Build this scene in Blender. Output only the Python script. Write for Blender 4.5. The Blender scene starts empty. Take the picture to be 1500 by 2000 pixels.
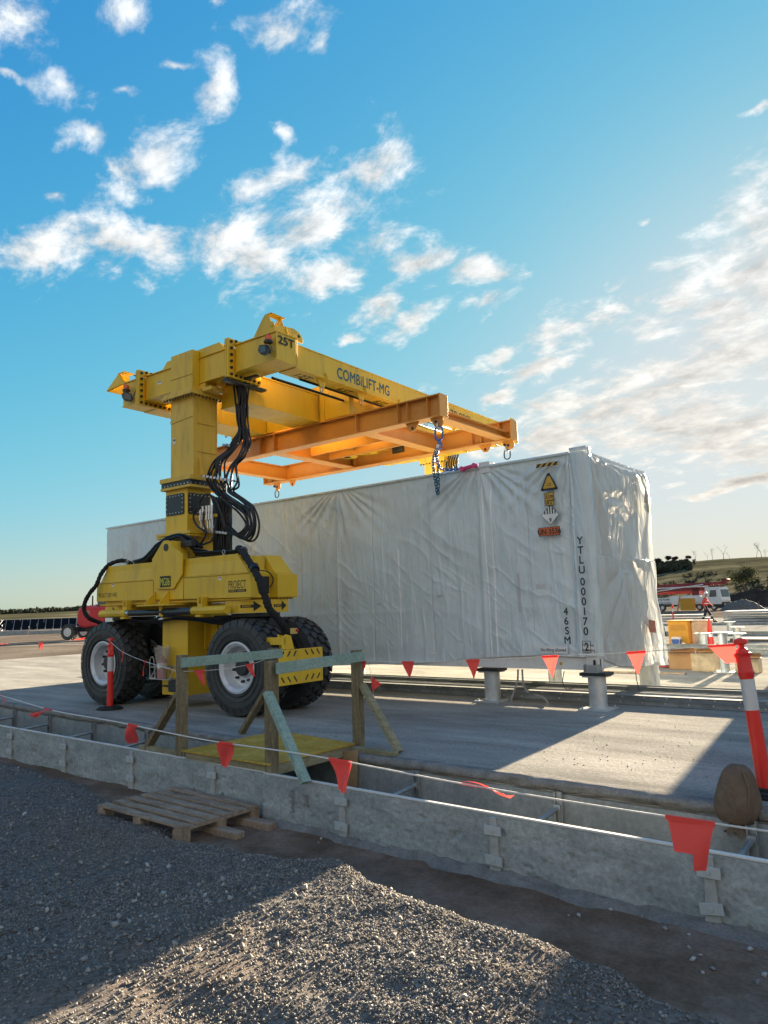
import bpy, math, random, bmesh
import numpy as np
from mathutils import Vector, Matrix
R = math.radians
scene = bpy.context.scene
COL = scene.collection
random.seed(7); RNG = np.random.default_rng(11)

# ---------------------------------------------------------------- camera
CAM_LOC = (4.0207, -9.7823, 1.4618); YAW, PITCH, ROLL = -0.6638, 0.129, -0.0316
cf = Vector((math.sin(YAW)*math.cos(PITCH), math.cos(YAW)*math.cos(PITCH), math.sin(PITCH)))
cr = Vector((math.cos(YAW), -math.sin(YAW), 0)); cu = cr.cross(cf)
r2 = cr*math.cos(ROLL)+cu*math.sin(ROLL); u2 = -cr*math.sin(ROLL)+cu*math.cos(ROLL)
cam_d = bpy.data.cameras.new('camera'); cam = bpy.data.objects.new('camera', cam_d); COL.objects.link(cam)
cam.matrix_world = Matrix(((r2.x,u2.x,-cf.x,CAM_LOC[0]),(r2.y,u2.y,-cf.y,CAM_LOC[1]),(r2.z,u2.z,-cf.z,CAM_LOC[2]),(0,0,0,1)))
cam_d.sensor_fit = 'VERTICAL'; cam_d.sensor_height = 36; cam_d.lens = 1436.8/2000*36
cam_d.clip_start = .05; cam_d.clip_end = 9000
scene.camera = cam

# ---------------------------------------------------------------- light
SUN_EL = R(10.6); SUN_AZ = math.atan2(-.08, 1.0)     # the sun stands behind the container, low
scene.view_settings.view_transform = 'Standard'; scene.view_settings.look = 'None'
scene.view_settings.exposure = 2.85; scene.view_settings.gamma = 1
sd = bpy.data.lights.new('sun', 'SUN'); sd.energy = 5.0; sd.angle = R(.5); sd.color = (1, .81, .57)
sun = bpy.data.objects.new('sun', sd); COL.objects.link(sun)
sdir = Vector((math.sin(SUN_AZ)*math.cos(SUN_EL), math.cos(SUN_AZ)*math.cos(SUN_EL), math.sin(SUN_EL)))
sun.rotation_euler = sdir.to_track_quat('Z', 'Y').to_euler(); sun.location = (0, 0, 30)

world = bpy.data.worlds.new('World'); scene.world = world; world.use_nodes = True
nt = world.node_tree; N = nt.nodes; Lk = nt.links; N.clear()
wout = N.new('ShaderNodeOutputWorld'); bg = N.new('ShaderNodeBackground'); bg.inputs[1].default_value = .05
sky = N.new('ShaderNodeTexSky'); sky.sky_type = 'NISHITA'; sky.sun_disc = False
sky.sun_elevation = SUN_EL; sky.sun_rotation = SUN_AZ; sky.altitude = 300; sky.air_density = 1.0; sky.dust_density = 0.8; sky.ozone_density = 2.2
def wn(t, **k):
    n = N.new(t)
    for a, b in k.items(): setattr(n, a, b)
    return n
def wmath(op, a, b=None, c=None, clamp=False):
    n = wn('ShaderNodeMath', operation=op, use_clamp=clamp)
    for i, v in enumerate((a, b, c)):
        if v is None: continue
        if isinstance(v, (int, float)): n.inputs[i].default_value = v
        else: Lk.new(v, n.inputs[i])
    return n.outputs[0]
tc = wn('ShaderNodeTexCoord'); sep = wn('ShaderNodeSeparateXYZ'); Lk.new(tc.outputs['Generated'], sep.inputs[0])
az = wmath('ARCTAN2', sep.outputs[0], sep.outputs[1]); el = wmath('ARCSINE', sep.outputs[2])
comb = wn('ShaderNodeCombineXYZ'); Lk.new(az, comb.inputs[0]); Lk.new(el, comb.inputs[1])
# slight warp of the lookup so that cloud outlines are ragged
wrp = wn('ShaderNodeTexNoise'); wrp.inputs['Scale'].default_value = 14; wrp.inputs['Detail'].default_value = 5
Lk.new(comb.outputs[0], wrp.inputs['Vector'])
wsub = wn('ShaderNodeVectorMath', operation='SUBTRACT'); Lk.new(wrp.outputs['Color'], wsub.inputs[0]); wsub.inputs[1].default_value = (.5, .5, .5)
wsc = wn('ShaderNodeVectorMath', operation='SCALE'); Lk.new(wsub.outputs[0], wsc.inputs[0]); wsc.inputs['Scale'].default_value = .05
wadd = wn('ShaderNodeVectorMath', operation='ADD'); Lk.new(comb.outputs[0], wadd.inputs[0]); Lk.new(wsc.outputs[0], wadd.inputs[1])
CL = [(-0.7538,0.5074,0.1093,0.036,0.273),(-0.8485,0.4621,0.0647,0.0392,0.034),(-0.6704,0.5657,0.0648,0.0383,0.525),(-0.7893,0.5621,0.0796,0.0164,0.352),(-1.0386,0.4576,0.1009,0.0256,0.229),(-0.9664,0.4657,0.041,0.0294,0.089),(-0.9674,0.563,0.0679,0.0336,0.579),(-0.7188,0.4462,0.0605,0.0245,0.436),(-0.6578,0.4133,0.0343,0.0205,0.68),(-1.094,0.6222,0.0444,0.018,0.043),(-0.8904,0.6507,0.0295,0.0334,0.453),(-0.7861,0.7073,0.0607,0.0217,0.137),(-0.7373,0.6915,0.025,0.0278,0.363),(-1.1515,0.6607,0.0472,0.0318,0.216),(-1.0139,0.6968,0.0416,0.0149,0.377),(-1.0159,0.6331,0.0239,0.0075,0.144),(-1.0542,0.5753,0.0254,0.0128,0.427),(-0.5258,0.4366,0.0464,0.0156,-0.014),(-0.6013,0.4522,0.0361,0.0126,0.166),(-0.6192,0.3763,0.0387,0.0148,0.429),(-0.5136,0.3975,0.0311,0.0119,0.311),(-1.0996,0.5066,0.0138,0.006,0.164),(-0.4191,0.3413,0.0416,0.022,0.051),(-0.4894,0.3264,0.0328,0.0121,0.329),(-0.3362,0.3722,0.0594,0.0166,0.217),(-0.2603,0.3601,0.0496,0.0227,0.352),(-0.21,0.3438,0.0341,0.0147,0.169),(-0.1595,0.4392,0.0462,0.0366,0.673),(-0.1771,0.38,0.0492,0.0298,0.137),(-0.251,0.2904,0.1244,0.0252,0.12),(-0.3615,0.2533,0.1181,0.033,0.231),(-0.2871,0.2253,0.1511,0.035,-0.225),(-0.1913,0.293,0.0663,0.0213,-0.036),(-0.2006,0.1892,0.0824,0.0277,-0.228),(-0.1932,0.1445,0.0598,0.0099,0.043),(-0.2344,0.1329,0.0288,0.0044,0.131),(-0.3336,0.4047,0.0143,0.0049,0.007),(-0.1406,0.5554,0.0194,0.0047,-0.055),(-0.2856,0.4677,0.0065,0.004,-0.188),(-0.7885,0.6029,0.0206,0.0099,-0.382),(-0.9475,0.66,0.0214,0.005,0.113),(-0.8975,0.7234,0.0162,0.0065,0.093),(-1.1554,0.6143,0.0246,0.0058,0.216),(-0.4303,0.2199,0.0788,0.0189,0.224),(-0.499,0.2792,0.0277,0.0081,0.09),(-0.703,0.3656,0.0145,0.0066,-0.018),(-0.4455,0.3047,0.0403,0.0094,0.239),
      (.35,.35,.22,.05,.2),(.9,.5,.2,.06,-.1),(1.7,.4,.3,.06,.1),(2.6,.5,.25,.07,0),(-1.9,.35,.2,.05,.1),(-2.7,.5,.25,.07,0)]
acc = None
for (a, e, rx, ry, th) in CL:
    m = wn('ShaderNodeMapping', vector_type='TEXTURE'); Lk.new(wadd.outputs[0], m.inputs[0])
    m.inputs['Location'].default_value = (a, e, 0); m.inputs['Rotation'].default_value = (0, 0, th); m.inputs['Scale'].default_value = (rx*1.5, ry*1.6, 1)
    ln = wn('ShaderNodeVectorMath', operation='LENGTH'); Lk.new(m.outputs[0], ln.inputs[0])
    v = wmath('SUBTRACT', 1.0, ln.outputs['Value'])
    acc = v if acc is None else wmath('MAXIMUM', acc, v)
vdot = wn('ShaderNodeVectorMath', operation='DOT_PRODUCT'); Lk.new(tc.outputs['Generated'], vdot.inputs[0]); vdot.inputs[1].default_value = (math.sin(YAW), math.cos(YAW), .25)
bk = wn('ShaderNodeMapRange'); Lk.new(vdot.outputs['Value'], bk.inputs[0]); bk.inputs[1].default_value = .45; bk.inputs[2].default_value = -.35; bk.inputs[3].default_value = -1.2; bk.inputs[4].default_value = 1.2
acc = wmath('MAXIMUM', acc, bk.outputs[0])      # added broken cloud sheet behind the viewer, unseen, for whiter fill light
rb = wn('ShaderNodeMapRange'); Lk.new(az, rb.inputs[0]); rb.inputs[1].default_value = -.55; rb.inputs[2].default_value = -.25; rb.inputs[4].default_value = .12
mask = wmath('SUBTRACT', wmath('ADD', wmath('MAXIMUM', acc, -1.2), rb.outputs[0]), wmath('MULTIPLY', wmath('MAXIMUM', wmath('SUBTRACT', el, .48), 0.0), 1.6))
# fibrous noise in the cloud layer (a plane high above: direction / height)
inv = wmath('DIVIDE', 1.0, wmath('MAXIMUM', wmath('ADD', sep.outputs[2], .28), .06))
cpl = wn('ShaderNodeVectorMath', operation='SCALE'); Lk.new(tc.outputs['Generated'], cpl.inputs[0]); Lk.new(inv, cpl.inputs['Scale'])
cmap = wn('ShaderNodeMapping'); Lk.new(cpl.outputs[0], cmap.inputs[0]); cmap.inputs['Rotation'].default_value = (0, 0, R(25)); cmap.inputs['Scale'].default_value = (1.1, 1.45, 1.1)
def fib(off):
    ad = wn('ShaderNodeVectorMath', operation='ADD'); Lk.new(cmap.outputs[0], ad.inputs[0]); ad.inputs[1].default_value = off
    n1 = wn('ShaderNodeTexNoise'); n1.inputs['Scale'].default_value = 7.5; n1.inputs['Detail'].default_value = 12; n1.inputs['Roughness'].default_value = .64; n1.inputs['Distortion'].default_value = .2
    Lk.new(ad.outputs[0], n1.inputs['Vector']); return n1.outputs['Fac']
f0 = fib((0, 0, 0)); f1 = fib((.018, .045, .02))
dens0 = wmath('ADD', wmath('MULTIPLY', mask, 1.3), wmath('MULTIPLY', wmath('SUBTRACT', f0, .49), 5.2))
mr = wn('ShaderNodeMapRange', interpolation_type='SMOOTHSTEP'); Lk.new(dens0, mr.inputs[0]); mr.inputs[1].default_value = .0; mr.inputs[2].default_value = 1.35
alpha = wmath('MULTIPLY', mr.outputs[0], .97)
# relief: thick parts away from the sun turn grey
rel = wmath('MULTIPLY', wmath('SUBTRACT', f1, f0), 1.6)
core = wmath('MULTIPLY', wmath('MULTIPLY', wmath('MAXIMUM', wmath('SUBTRACT', dens0, .7), 0.0), .36), wmath('MAXIMUM', wmath('SUBTRACT', 1.0, wmath('MULTIPLY', el, 2.0)), 0.0))
shade = wmath('SUBTRACT', wmath('SUBTRACT', 1.0, core), rel, clamp=False)
shade = wmath('MINIMUM', wmath('MAXIMUM', shade, .5), 1.22)
lowf = wn('ShaderNodeMapRange'); Lk.new(el, lowf.inputs[0]); lowf.inputs[1].default_value = .05; lowf.inputs[2].default_value = .5
ccol = wn('ShaderNodeMix', data_type='RGBA'); Lk.new(lowf.outputs[0], ccol.inputs[0])
ccol.inputs[6].default_value = (1.06, .98, .86, 1); ccol.inputs[7].default_value = (.96, .99, 1.0, 1)
dim = wn('ShaderNodeMapRange'); Lk.new(vdot.outputs['Value'], dim.inputs[0]); dim.inputs[1].default_value = -.4; dim.inputs[2].default_value = .45; dim.inputs[3].default_value = .95; dim.inputs[4].default_value = 1.0
cs = wn('ShaderNodeVectorMath', operation='SCALE'); Lk.new(ccol.outputs[2], cs.inputs[0]); Lk.new(wmath('MULTIPLY', wmath('MULTIPLY', shade, dim.outputs[0]), 2.5), cs.inputs['Scale'])
grade = wn('ShaderNodeMix', data_type='RGBA', blend_type='MULTIPLY'); grade.inputs[0].default_value = 1.0
Lk.new(sky.outputs[0], grade.inputs[6]); grade.inputs[7].default_value = (.62, 1.12, 1.30, 1)
# roll the glare round the low sun off softly, as a camera's exposure of a backlit sky does
den = wn('ShaderNodeVectorMath', operation='MULTIPLY_ADD'); Lk.new(grade.outputs[2], den.inputs[0]); den.inputs[1].default_value = (.26, .34, .40); den.inputs[2].default_value = (1, 1, 1)
soft = wn('ShaderNodeVectorMath', operation='DIVIDE'); Lk.new(grade.outputs[2], soft.inputs[0]); Lk.new(den.outputs[0], soft.inputs[1])
skyk = wn('ShaderNodeVectorMath', operation='SCALE'); Lk.new(soft.outputs[0], skyk.inputs[0]); skyk.inputs['Scale'].default_value = .425
sp3 = wn('ShaderNodeSeparateXYZ'); Lk.new(skyk.outputs[0], sp3.inputs[0]); cb3 = wn('ShaderNodeCombineXYZ')
for i_, (pw, gn, mx_) in enumerate(((1.68, 3.0, 2.12), (1.38, 3.22, 2.45), (1.05, 4.05, 2.45))):
    y_ = wmath('MULTIPLY', wmath('POWER', sp3.outputs[i_], pw), gn)
    Lk.new(wmath('DIVIDE', y_, wmath('POWER', wmath('ADD', wmath('POWER', wmath('DIVIDE', y_, mx_), 3.0), 1.0), .3333)), cb3.inputs[i_])
skc = wn('ShaderNodeMix', data_type='RGBA'); Lk.new(alpha, skc.inputs[0]); hz_ = wn('ShaderNodeMapRange', interpolation_type='SMOOTHSTEP'); Lk.new(el, hz_.inputs[0]); hz_.inputs[1].default_value = -.02; hz_.inputs[2].default_value = .15
tint = wn('ShaderNodeMix', data_type='RGBA'); Lk.new(hz_.outputs[0], tint.inputs[0]); tint.inputs[6].default_value = (1.16, .99, .76, 1); tint.inputs[7].default_value = (1, 1, 1, 1)
tm = wn('ShaderNodeVectorMath', operation='MULTIPLY'); Lk.new(cb3.outputs[0], tm.inputs[0]); Lk.new(tint.outputs[2], tm.inputs[1]); Lk.new(tm.outputs[0], skc.inputs[6]); Lk.new(cs.outputs[0], skc.inputs[7])
Lk.new(skc.outputs[2], bg.inputs[0]); Lk.new(bg.outputs[0], wout.inputs[0])
world.cycles.sampling_method = 'MANUAL'; world.cycles.sample_map_resolution = 512

# ---------------------------------------------------------------- numpy noise
def _hash(ix, iy, s):
    h = (ix.astype(np.int64)*374761393 + iy.astype(np.int64)*668265263 + s*1442695041) & 0xffffffff
    h = ((h ^ (h >> 13))*1274126177) & 0xffffffff
    return ((h ^ (h >> 16)) & 0xffff)/65535.0
def vnoise(x, y, s=0):
    x = np.asarray(x, float); y = np.asarray(y, float)
    ix = np.floor(x); iy = np.floor(y); fx = x-ix; fy = y-iy
    fx = fx*fx*(3-2*fx); fy = fy*fy*(3-2*fy)
    a = _hash(ix, iy, s); b = _hash(ix+1, iy, s); c = _hash(ix, iy+1, s); d = _hash(ix+1, iy+1, s)
    return (a*(1-fx)+b*fx)*(1-fy)+(c*(1-fx)+d*fx)*fy
def fbm(x, y, o=4, s=0, g=.5):
    t = 0; a = 1; n = 0
    for k in range(o): t = t+a*vnoise(x*2**k, y*2**k, s+k*17); n += a; a *= g
    return t/n
def ridge(x, y, s=0): return (1-np.abs(2*vnoise(x, y, s)-1))**3
def sstep(a, b, x):
    t = np.clip((np.asarray(x)-a)/(b-a), 0, 1); return t*t*(3-2*t)

# ---------------------------------------------------------------- materials
MATS = {}
def mat(name, col, rough=.5, metal=0, var=.12, vscale=3, dirt=None, dirt_amt=.3, bump=0, bscale=60, coat=0, emis=None, spec=.5, streak=False, island=0, transl=0, alpha=None, bdetail=4):
    if name in MATS: return MATS[name]
    m = bpy.data.materials.new(name); m.use_nodes = True; t = m.node_tree; n = t.nodes; l = t.links
    p = n['Principled BSDF']; p.inputs['Roughness'].default_value = rough; p.inputs['Metallic'].default_value = metal
    p.inputs['Specular IOR Level'].default_value = spec; p.inputs['Coat Weight'].default_value = coat
    tc = n.new('ShaderNodeTexCoord'); mp = n.new('ShaderNodeMapping'); l.new(tc.outputs['Object'], mp.inputs[0])
    if streak: mp.inputs['Scale'].default_value = (1, 1, .18)
    nz = n.new('ShaderNodeTexNoise'); nz.inputs['Scale'].default_value = vscale; nz.inputs['Detail'].default_value = 8; nz.inputs['Roughness'].default_value = .65
    l.new(mp.outputs[0], nz.inputs['Vector'])
    cr_ = n.new('ShaderNodeValToRGB'); l.new(nz.outputs['Fac'], cr_.inputs[0])
    c = np.array(col); lo = np.clip(c*(1-var), 0, 1); hi = np.clip(c*(1+var), 0, 1)
    cr_.color_ramp.elements[0].position = .3; cr_.color_ramp.elements[1].position = .7
    cr_.color_ramp.elements[0].color = (*lo, 1); cr_.color_ramp.elements[1].color = (*hi, 1)
    out = cr_.outputs[0]
    if dirt is not None:
        n2 = n.new('ShaderNodeTexNoise'); n2.inputs['Scale'].default_value = vscale*3.1; n2.inputs['Detail'].default_value = 10; n2.inputs['Roughness'].default_value = .7
        l.new(mp.outputs[0], n2.inputs['Vector'])
        mr_ = n.new('ShaderNodeMapRange'); mr_.inputs[1].default_value = .52; mr_.inputs[2].default_value = .72; mr_.inputs[4].default_value = dirt_amt; l.new(n2.outputs['Fac'], mr_.inputs[0])
        mx = n.new('ShaderNodeMix'); mx.data_type = 'RGBA'; l.new(mr_.outputs[0], mx.inputs[0]); l.new(out, mx.inputs[6]); mx.inputs[7].default_value = (*dirt, 1); out = mx.outputs[2]
    if island:
        g = n.new('ShaderNodeNewGeometry'); mr_ = n.new('ShaderNodeMapRange'); mr_.inputs[3].default_value = 1-island; mr_.inputs[4].default_value = 1+island; l.new(g.outputs['Random Per Island'], mr_.inputs[0])
        vm = n.new('ShaderNodeVectorMath'); vm.operation = 'SCALE'; l.new(out, vm.inputs[0]); l.new(mr_.outputs[0], vm.inputs['Scale']); out = vm.outputs[0]
    l.new(out, p.inputs['Base Color'])
    rr = n.new('ShaderNodeMapRange'); rr.inputs[3].default_value = max(0, rough-.08); rr.inputs[4].default_value = min(1, rough+.12); l.new(nz.outputs['Fac'], rr.inputs[0]); l.new(rr.outputs[0], p.inputs['Roughness'])
    if bump:
        nb = n.new('ShaderNodeTexNoise'); nb.inputs['Scale'].default_value = bscale; nb.inputs['Detail'].default_value = bdetail; l.new(tc.outputs['Object'], nb.inputs['Vector'])
        b = n.new('ShaderNodeBump'); b.inputs['Strength'].default_value = bump; b.inputs['Distance'].default_value = .01; l.new(nb.outputs['Fac'], b.inputs['Height']); l.new(b.outputs[0], p.inputs['Normal'])
    if emis: p.inputs['Emission Color'].default_value = (*emis[0], 1); p.inputs['Emission Strength'].default_value = emis[1]
    if alpha is not None: p.inputs['Alpha'].default_value = alpha
    if transl:
        tr = n.new('ShaderNodeBsdfTranslucent'); l.new(out, tr.inputs[0]); ms = n.new('ShaderNodeMixShader'); ms.inputs[0].default_value = transl
        l.new(p.outputs[0], ms.inputs[1]); l.new(tr.outputs[0], ms.inputs[2]); l.new(ms.outputs[0], n['Material Output'].inputs[0])
    MATS[name] = m; return m
YEL = mat('yellow_paint', (.74, .48, .025), .42, var=.10, vscale=1.3, dirt=(.26,.17,.05), dirt_amt=.5, bump=.05, bscale=25, streak=True)
YEL2 = mat('worn_yellow_paint', (.70, .46, .06), .5, var=.10, vscale=2.5, dirt=(.16,.12,.06), dirt_amt=.5, bump=.05, bscale=25, streak=True)
ORG = mat('orange_paint', (.66, .30, .06), .4, var=.08, vscale=1.6, dirt=(.35,.14,.03), dirt_amt=.3, bump=.03, bscale=20)
BLK = mat('black_rubber', (.012, .013, .015), .45, var=.3, vscale=8)
BLKM = mat('black_metal', (.018, .022, .027), .4, var=.2, vscale=4, spec=.5)
TYRE = mat('tyre_rubber', (.036, .039, .041), .5, var=.35, vscale=5, dirt=(.10,.095,.085), dirt_amt=.35, bump=.15, bscale=45)
RIM = mat('silver_rim_paint', (.62, .64, .66), .38, metal=.15, var=.1, dirt=(.16,.15,.14), dirt_amt=.45)
STEEL = mat('galvanised_steel', (.36, .39, .40), .48, metal=.75, var=.18, vscale=9, dirt=(.30,.30,.29), dirt_amt=.4)
BOLT = mat('dark_bolt', (.05, .05, .05), .35, metal=.6)
BOLTS = mat('bright_bolt', (.55, .55, .52), .35, metal=.6)
CHROME = mat('fitting_steel', (.55, .56, .57), .25, metal=.9)
ROD = mat('cylinder_blue_black', (.02, .028, .036), .3, spec=.6)
INK = mat('black_lettering', (.01, .012, .012), .5)
INKT = mat('teal_lettering', (.02, .12, .15), .5)
INKY = mat('yellow_lettering', (.75, .72, .05), .5)
WHT = mat('white_plastic', (.75, .76, .76), .4, var=.04)
AMB = mat('amber_lens', (.75, .10, .01), .2, spec=.6)
GLASS = mat('dark_glass', (.05, .06, .07), .08, spec=.8)
WTAPE = mat('white_tape', (.7, .7, .7), .5)

# ---------------------------------------------------------------- mesh helpers
class MB:
    def __init__(s): s.v = []; s.f = []
    def add(s, vs, fs):
        o = len(s.v); s.v.extend([tuple(v) for v in vs]); s.f.extend([tuple(i+o for i in f) for f in fs]); return s
    def box(s, x0, x1, y0, y1, z0, z1):
        return s.add([(x0,y0,z0),(x1,y0,z0),(x1,y1,z0),(x0,y1,z0),(x0,y0,z1),(x1,y0,z1),(x1,y1,z1),(x0,y1,z1)],
                     [(3,2,1,0),(4,5,6,7),(0,1,5,4),(1,2,6,5),(2,3,7,6),(3,0,4,7)])
    def beam(s, p0, p1, w, h, up=(0,0,1)):          # box of width w, height h along p0-p1
        p0 = Vector(p0); p1 = Vector(p1); d = (p1-p0).normalized(); sd_ = d.cross(Vector(up)).normalized(); u = sd_.cross(d)
        vs = []
        for p in (p0, p1):
            for a, b in ((-1,-1),(1,-1),(1,1),(-1,1)): vs.append(p+sd_*a*w/2+u*b*h/2)
        return s.add(vs, [(0,1,2,3),(7,6,5,4),(0,4,5,1),(1,5,6,2),(2,6,7,3),(3,7,4,0)])
    def prism(s, poly, ax, a, b):                   # polygon in the two other axes, extruded along ax
        def mk(p, t): return (t,p[0],p[1]) if ax=='x' else ((p[0],t,p[1]) if ax=='y' else (p[0],p[1],t))
        n = len(poly); vs = [mk(p,a) for p in poly]+[mk(p,b) for p in poly]
        fs = [tuple(range(n)), tuple(range(2*n-1,n-1,-1))]+[(i,n+i,n+(i+1)%n,(i+1)%n) for i in range(n)]
        return s.add(vs, fs)
    def cyl(s, p0, p1, r, n=16, r1=None, cap=True):
        return s.tube([p0, p1], r, n, radii=[r, r if r1 is None else r1], cap=cap)
    def tube(s, pts, r, n=8, radii=None, cap=True, closed=False):
        P = [Vector(p) for p in pts]; m = len(P); rings = []; prev = None; o = len(s.v)
        for i, p in enumerate(P):
            if closed: t = (P[(i+1)%m]-P[i-1]).normalized()
            else: t = (P[min(i+1,m-1)]-P[max(i-1,0)]).normalized()
            if prev is None:
                a = Vector((0,0,1)) if abs(t.z)<.9 else Vector((1,0,0)); nn = t.cross(a).normalized()
            else:
                nn = (prev-t*prev.dot(t)); nn = nn.normalized() if nn.length>1e-6 else t.orthogonal().normalized()
            prev = nn; b = t.cross(nn); rr = radii[i] if radii else r
            for k in range(n):
                an = 2*math.pi*k/n; s.v.append(tuple(p+nn*math.cos(an)*rr+b*math.sin(an)*rr))
        for i in range(m if closed else m-1):
            for k in range(n):
                a0 = o+i*n+k; a1 = o+i*n+(k+1)%n; j = (i+1)%m; b0 = o+j*n+k; b1 = o+j*n+(k+1)%n
                s.f.append((a0,a1,b1,b0))
        if cap and not closed:
            s.f.append(tuple(o+k for k in range(n-1,-1,-1))); s.f.append(tuple(o+(m-1)*n+k for k in range(n)))
        return s
    def lathe(s, prof, c, axis='z', n=32):          # prof: (radius, height)
        o = len(s.v); c = Vector(c)
        for r, h in prof:
            for k in range(n):
                a = 2*math.pi*k/n; x, y = r*math.cos(a), r*math.sin(a)
                v = {'z': (x,y,h), 'y': (x,h,y), 'x': (h,x,y)}[axis]; s.v.append(tuple(c+Vector(v)))
        for i in range(len(prof)-1):
            for k in range(n):
                a0=o+i*n+k; a1=o+i*n+(k+1)%n; s.f.append((a0,a1,a1+n,a0+n))
        return s
    def blob(s, c, rx, ry, rz, n=12, m=8, nz=0, seed=0):
        prof = []; o = len(s.v)
        for i in range(m+1):
            ph = math.pi*i/m
            for k in range(n):
                a = 2*math.pi*k/n; d = 1+nz*(random.random()-.5)
                s.v.append((c[0]+rx*math.sin(ph)*math.cos(a)*d, c[1]+ry*math.sin(ph)*math.sin(a)*d, c[2]-rz*math.cos(ph)*d))
        for i in range(m):
            for k in range(n): s.f.append((o+i*n+k, o+i*n+(k+1)%n, o+(i+1)*n+(k+1)%n, o+(i+1)*n+k))
        return s
    def build(s, name, m, parent=None, smooth=False, bevel=0, loc=None):
        me = bpy.data.meshes.new(name); me.from_pydata(s.v, [], s.f); me.validate(); me.update()
        bm = bmesh.new(); bm.from_mesh(me)
        bmesh.ops.remove_doubles(bm, verts=bm.verts, dist=1e-5)
        bmesh.ops.recalc_face_normals(bm, faces=bm.faces)
        for e in bm.edges:
            if len(e.link_faces)==2 and e.calc_face_angle(0)>.6: e.smooth = False
        bm.to_mesh(me); bm.free()
        if m: me.materials.append(m)
        if smooth: me.polygons.foreach_set('use_smooth', [True]*len(me.polygons))
        o = bpy.data.objects.new(name, me); COL.objects.link(o)
        if bevel:
            b = o.modifiers.new('bevel','BEVEL'); b.width = bevel; b.segments = 2; b.limit_method = 'ANGLE'; b.angle_limit = R(40)
        if loc: o.location = loc
        if parent: o.parent = parent
        return o
def tag(o, label=None, cat=None, group=None, kind=None):
    if label: o['label'] = label
    if cat: o['category'] = cat
    if group: o['group'] = group
    if kind: o['kind'] = kind
    return o
def empty(name, loc=(0,0,0), rz=0, label=None, cat=None, group=None):
    o = bpy.data.objects.new(name, None); COL.objects.link(o); o.location = loc; o.rotation_euler = (0,0,rz); o.empty_display_size = .2
    return tag(o, label, cat, group)
def copy_tree(o, parent=None, loc=None, rz=None, label=None):
    c = o.copy(); COL.objects.link(c); c.parent = parent
    if loc is not None: c.location = loc
    if rz is not None: c.rotation_euler = (c.rotation_euler[0], c.rotation_euler[1], rz)
    if label: c['label'] = label
    for ch in [k for k in bpy.data.objects if k.parent == o]: copy_tree(ch, c)
    return c
def grid_obj(name, X, Y, Z, m, parent=None, smooth=True, flip=False):
    nu, nv = X.shape; co = np.stack([X,Y,Z],-1).reshape(-1,3)
    i = np.arange(nu-1)[:,None]*nv+np.arange(nv-1)[None,:]
    q = np.stack([i, i+nv, i+nv+1, i+1],-1).reshape(-1,4)
    if flip: q = q[:,::-1]
    me = bpy.data.meshes.new(name); me.vertices.add(len(co)); me.vertices.foreach_set('co', co.ravel())
    me.loops.add(q.size); me.loops.foreach_set('vertex_index', q.ravel().astype(np.int32))
    me.polygons.add(len(q)); me.polygons.foreach_set('loop_start', np.arange(0,q.size,4,dtype=np.int32))
    me.update(calc_edges=True); me.validate()
    if smooth: me.polygons.foreach_set('use_smooth', [True]*len(q))
    me.materials.append(m); o = bpy.data.objects.new(name, me); COL.objects.link(o)
    if parent: o.parent = parent
    return o
def tri_soup(name, V, F, m, parent=None):           # V (n,3), F (k,3)
    me = bpy.data.meshes.new(name); me.vertices.add(len(V)); me.vertices.foreach_set('co', V.ravel())
    me.loops.add(F.size); me.loops.foreach_set('vertex_index', F.ravel().astype(np.int32))
    me.polygons.add(len(F)); me.polygons.foreach_set('loop_start', np.arange(0,F.size,3,dtype=np.int32))
    me.update(calc_edges=True); me.materials.append(m); o = bpy.data.objects.new(name, me); COL.objects.link(o)
    if parent: o.parent = parent
    return o
def lettering(txt, origin, xd, ud, h, m, parent, wscale=1.0, bold=.0, name='lettering', spacing=1.0, off=.0015, align='LEFT', width=None, label=None):
    cu_ = bpy.data.curves.new('t','FONT'); cu_.body = txt; cu_.size = 1; cu_.offset = 0; cu_.extrude = .0; cu_.space_character = spacing; cu_.align_x = align
    to = bpy.data.objects.new('t', cu_); COL.objects.link(to); bpy.context.view_layer.update()
    me = bpy.data.meshes.new_from_object(to.evaluated_get(bpy.context.evaluated_depsgraph_get())); bpy.data.objects.remove(to)
    if bold:            # heavier strokes: the same outline repeated with tiny steps, each a hair above the last
        bm = bmesh.new(); bm.from_mesh(me); base_ = bm.verts[:]+bm.edges[:]+bm.faces[:]
        for k_,(dx_,dy_) in enumerate(((.04,0),(.02,.02),(.02,-.02))):
            d_ = bmesh.ops.duplicate(bm, geom=base_); vv_ = [g for g in d_['geom'] if isinstance(g, bmesh.types.BMVert)]; bmesh.ops.translate(bm, verts=vv_, vec=(dx_,dy_,.004*(k_+1)))
        bm.to_mesh(me); bm.free()
    co = np.empty(len(me.vertices)*3); me.vertices.foreach_get('co', co); co = co.reshape(-1,3)
    s = h/.70; 
    if width is not None:
        w = (co[:,0].max()-co[:,0].min())*s; wscale = width/w
        if align=='LEFT': co[:,0] -= co[:,0].min()
    xd = np.array(Vector(xd).normalized()); ud = np.array(Vector(ud).normalized()); nn = np.cross(xd, ud)
    out = np.array(origin)+co[:,0:1]*s*wscale*xd+co[:,1:2]*s*ud+nn*(off+co[:,2:3]*min(s,.1))
    me.vertices.foreach_set('co', out.ravel()); me.update(); me.materials.clear(); me.materials.append(m); me.name = name
    o = bpy.data.objects.new(name, me); COL.objects.link(o)
    if parent: o.parent = parent
    if label: o['label'] = label
    return o
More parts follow.
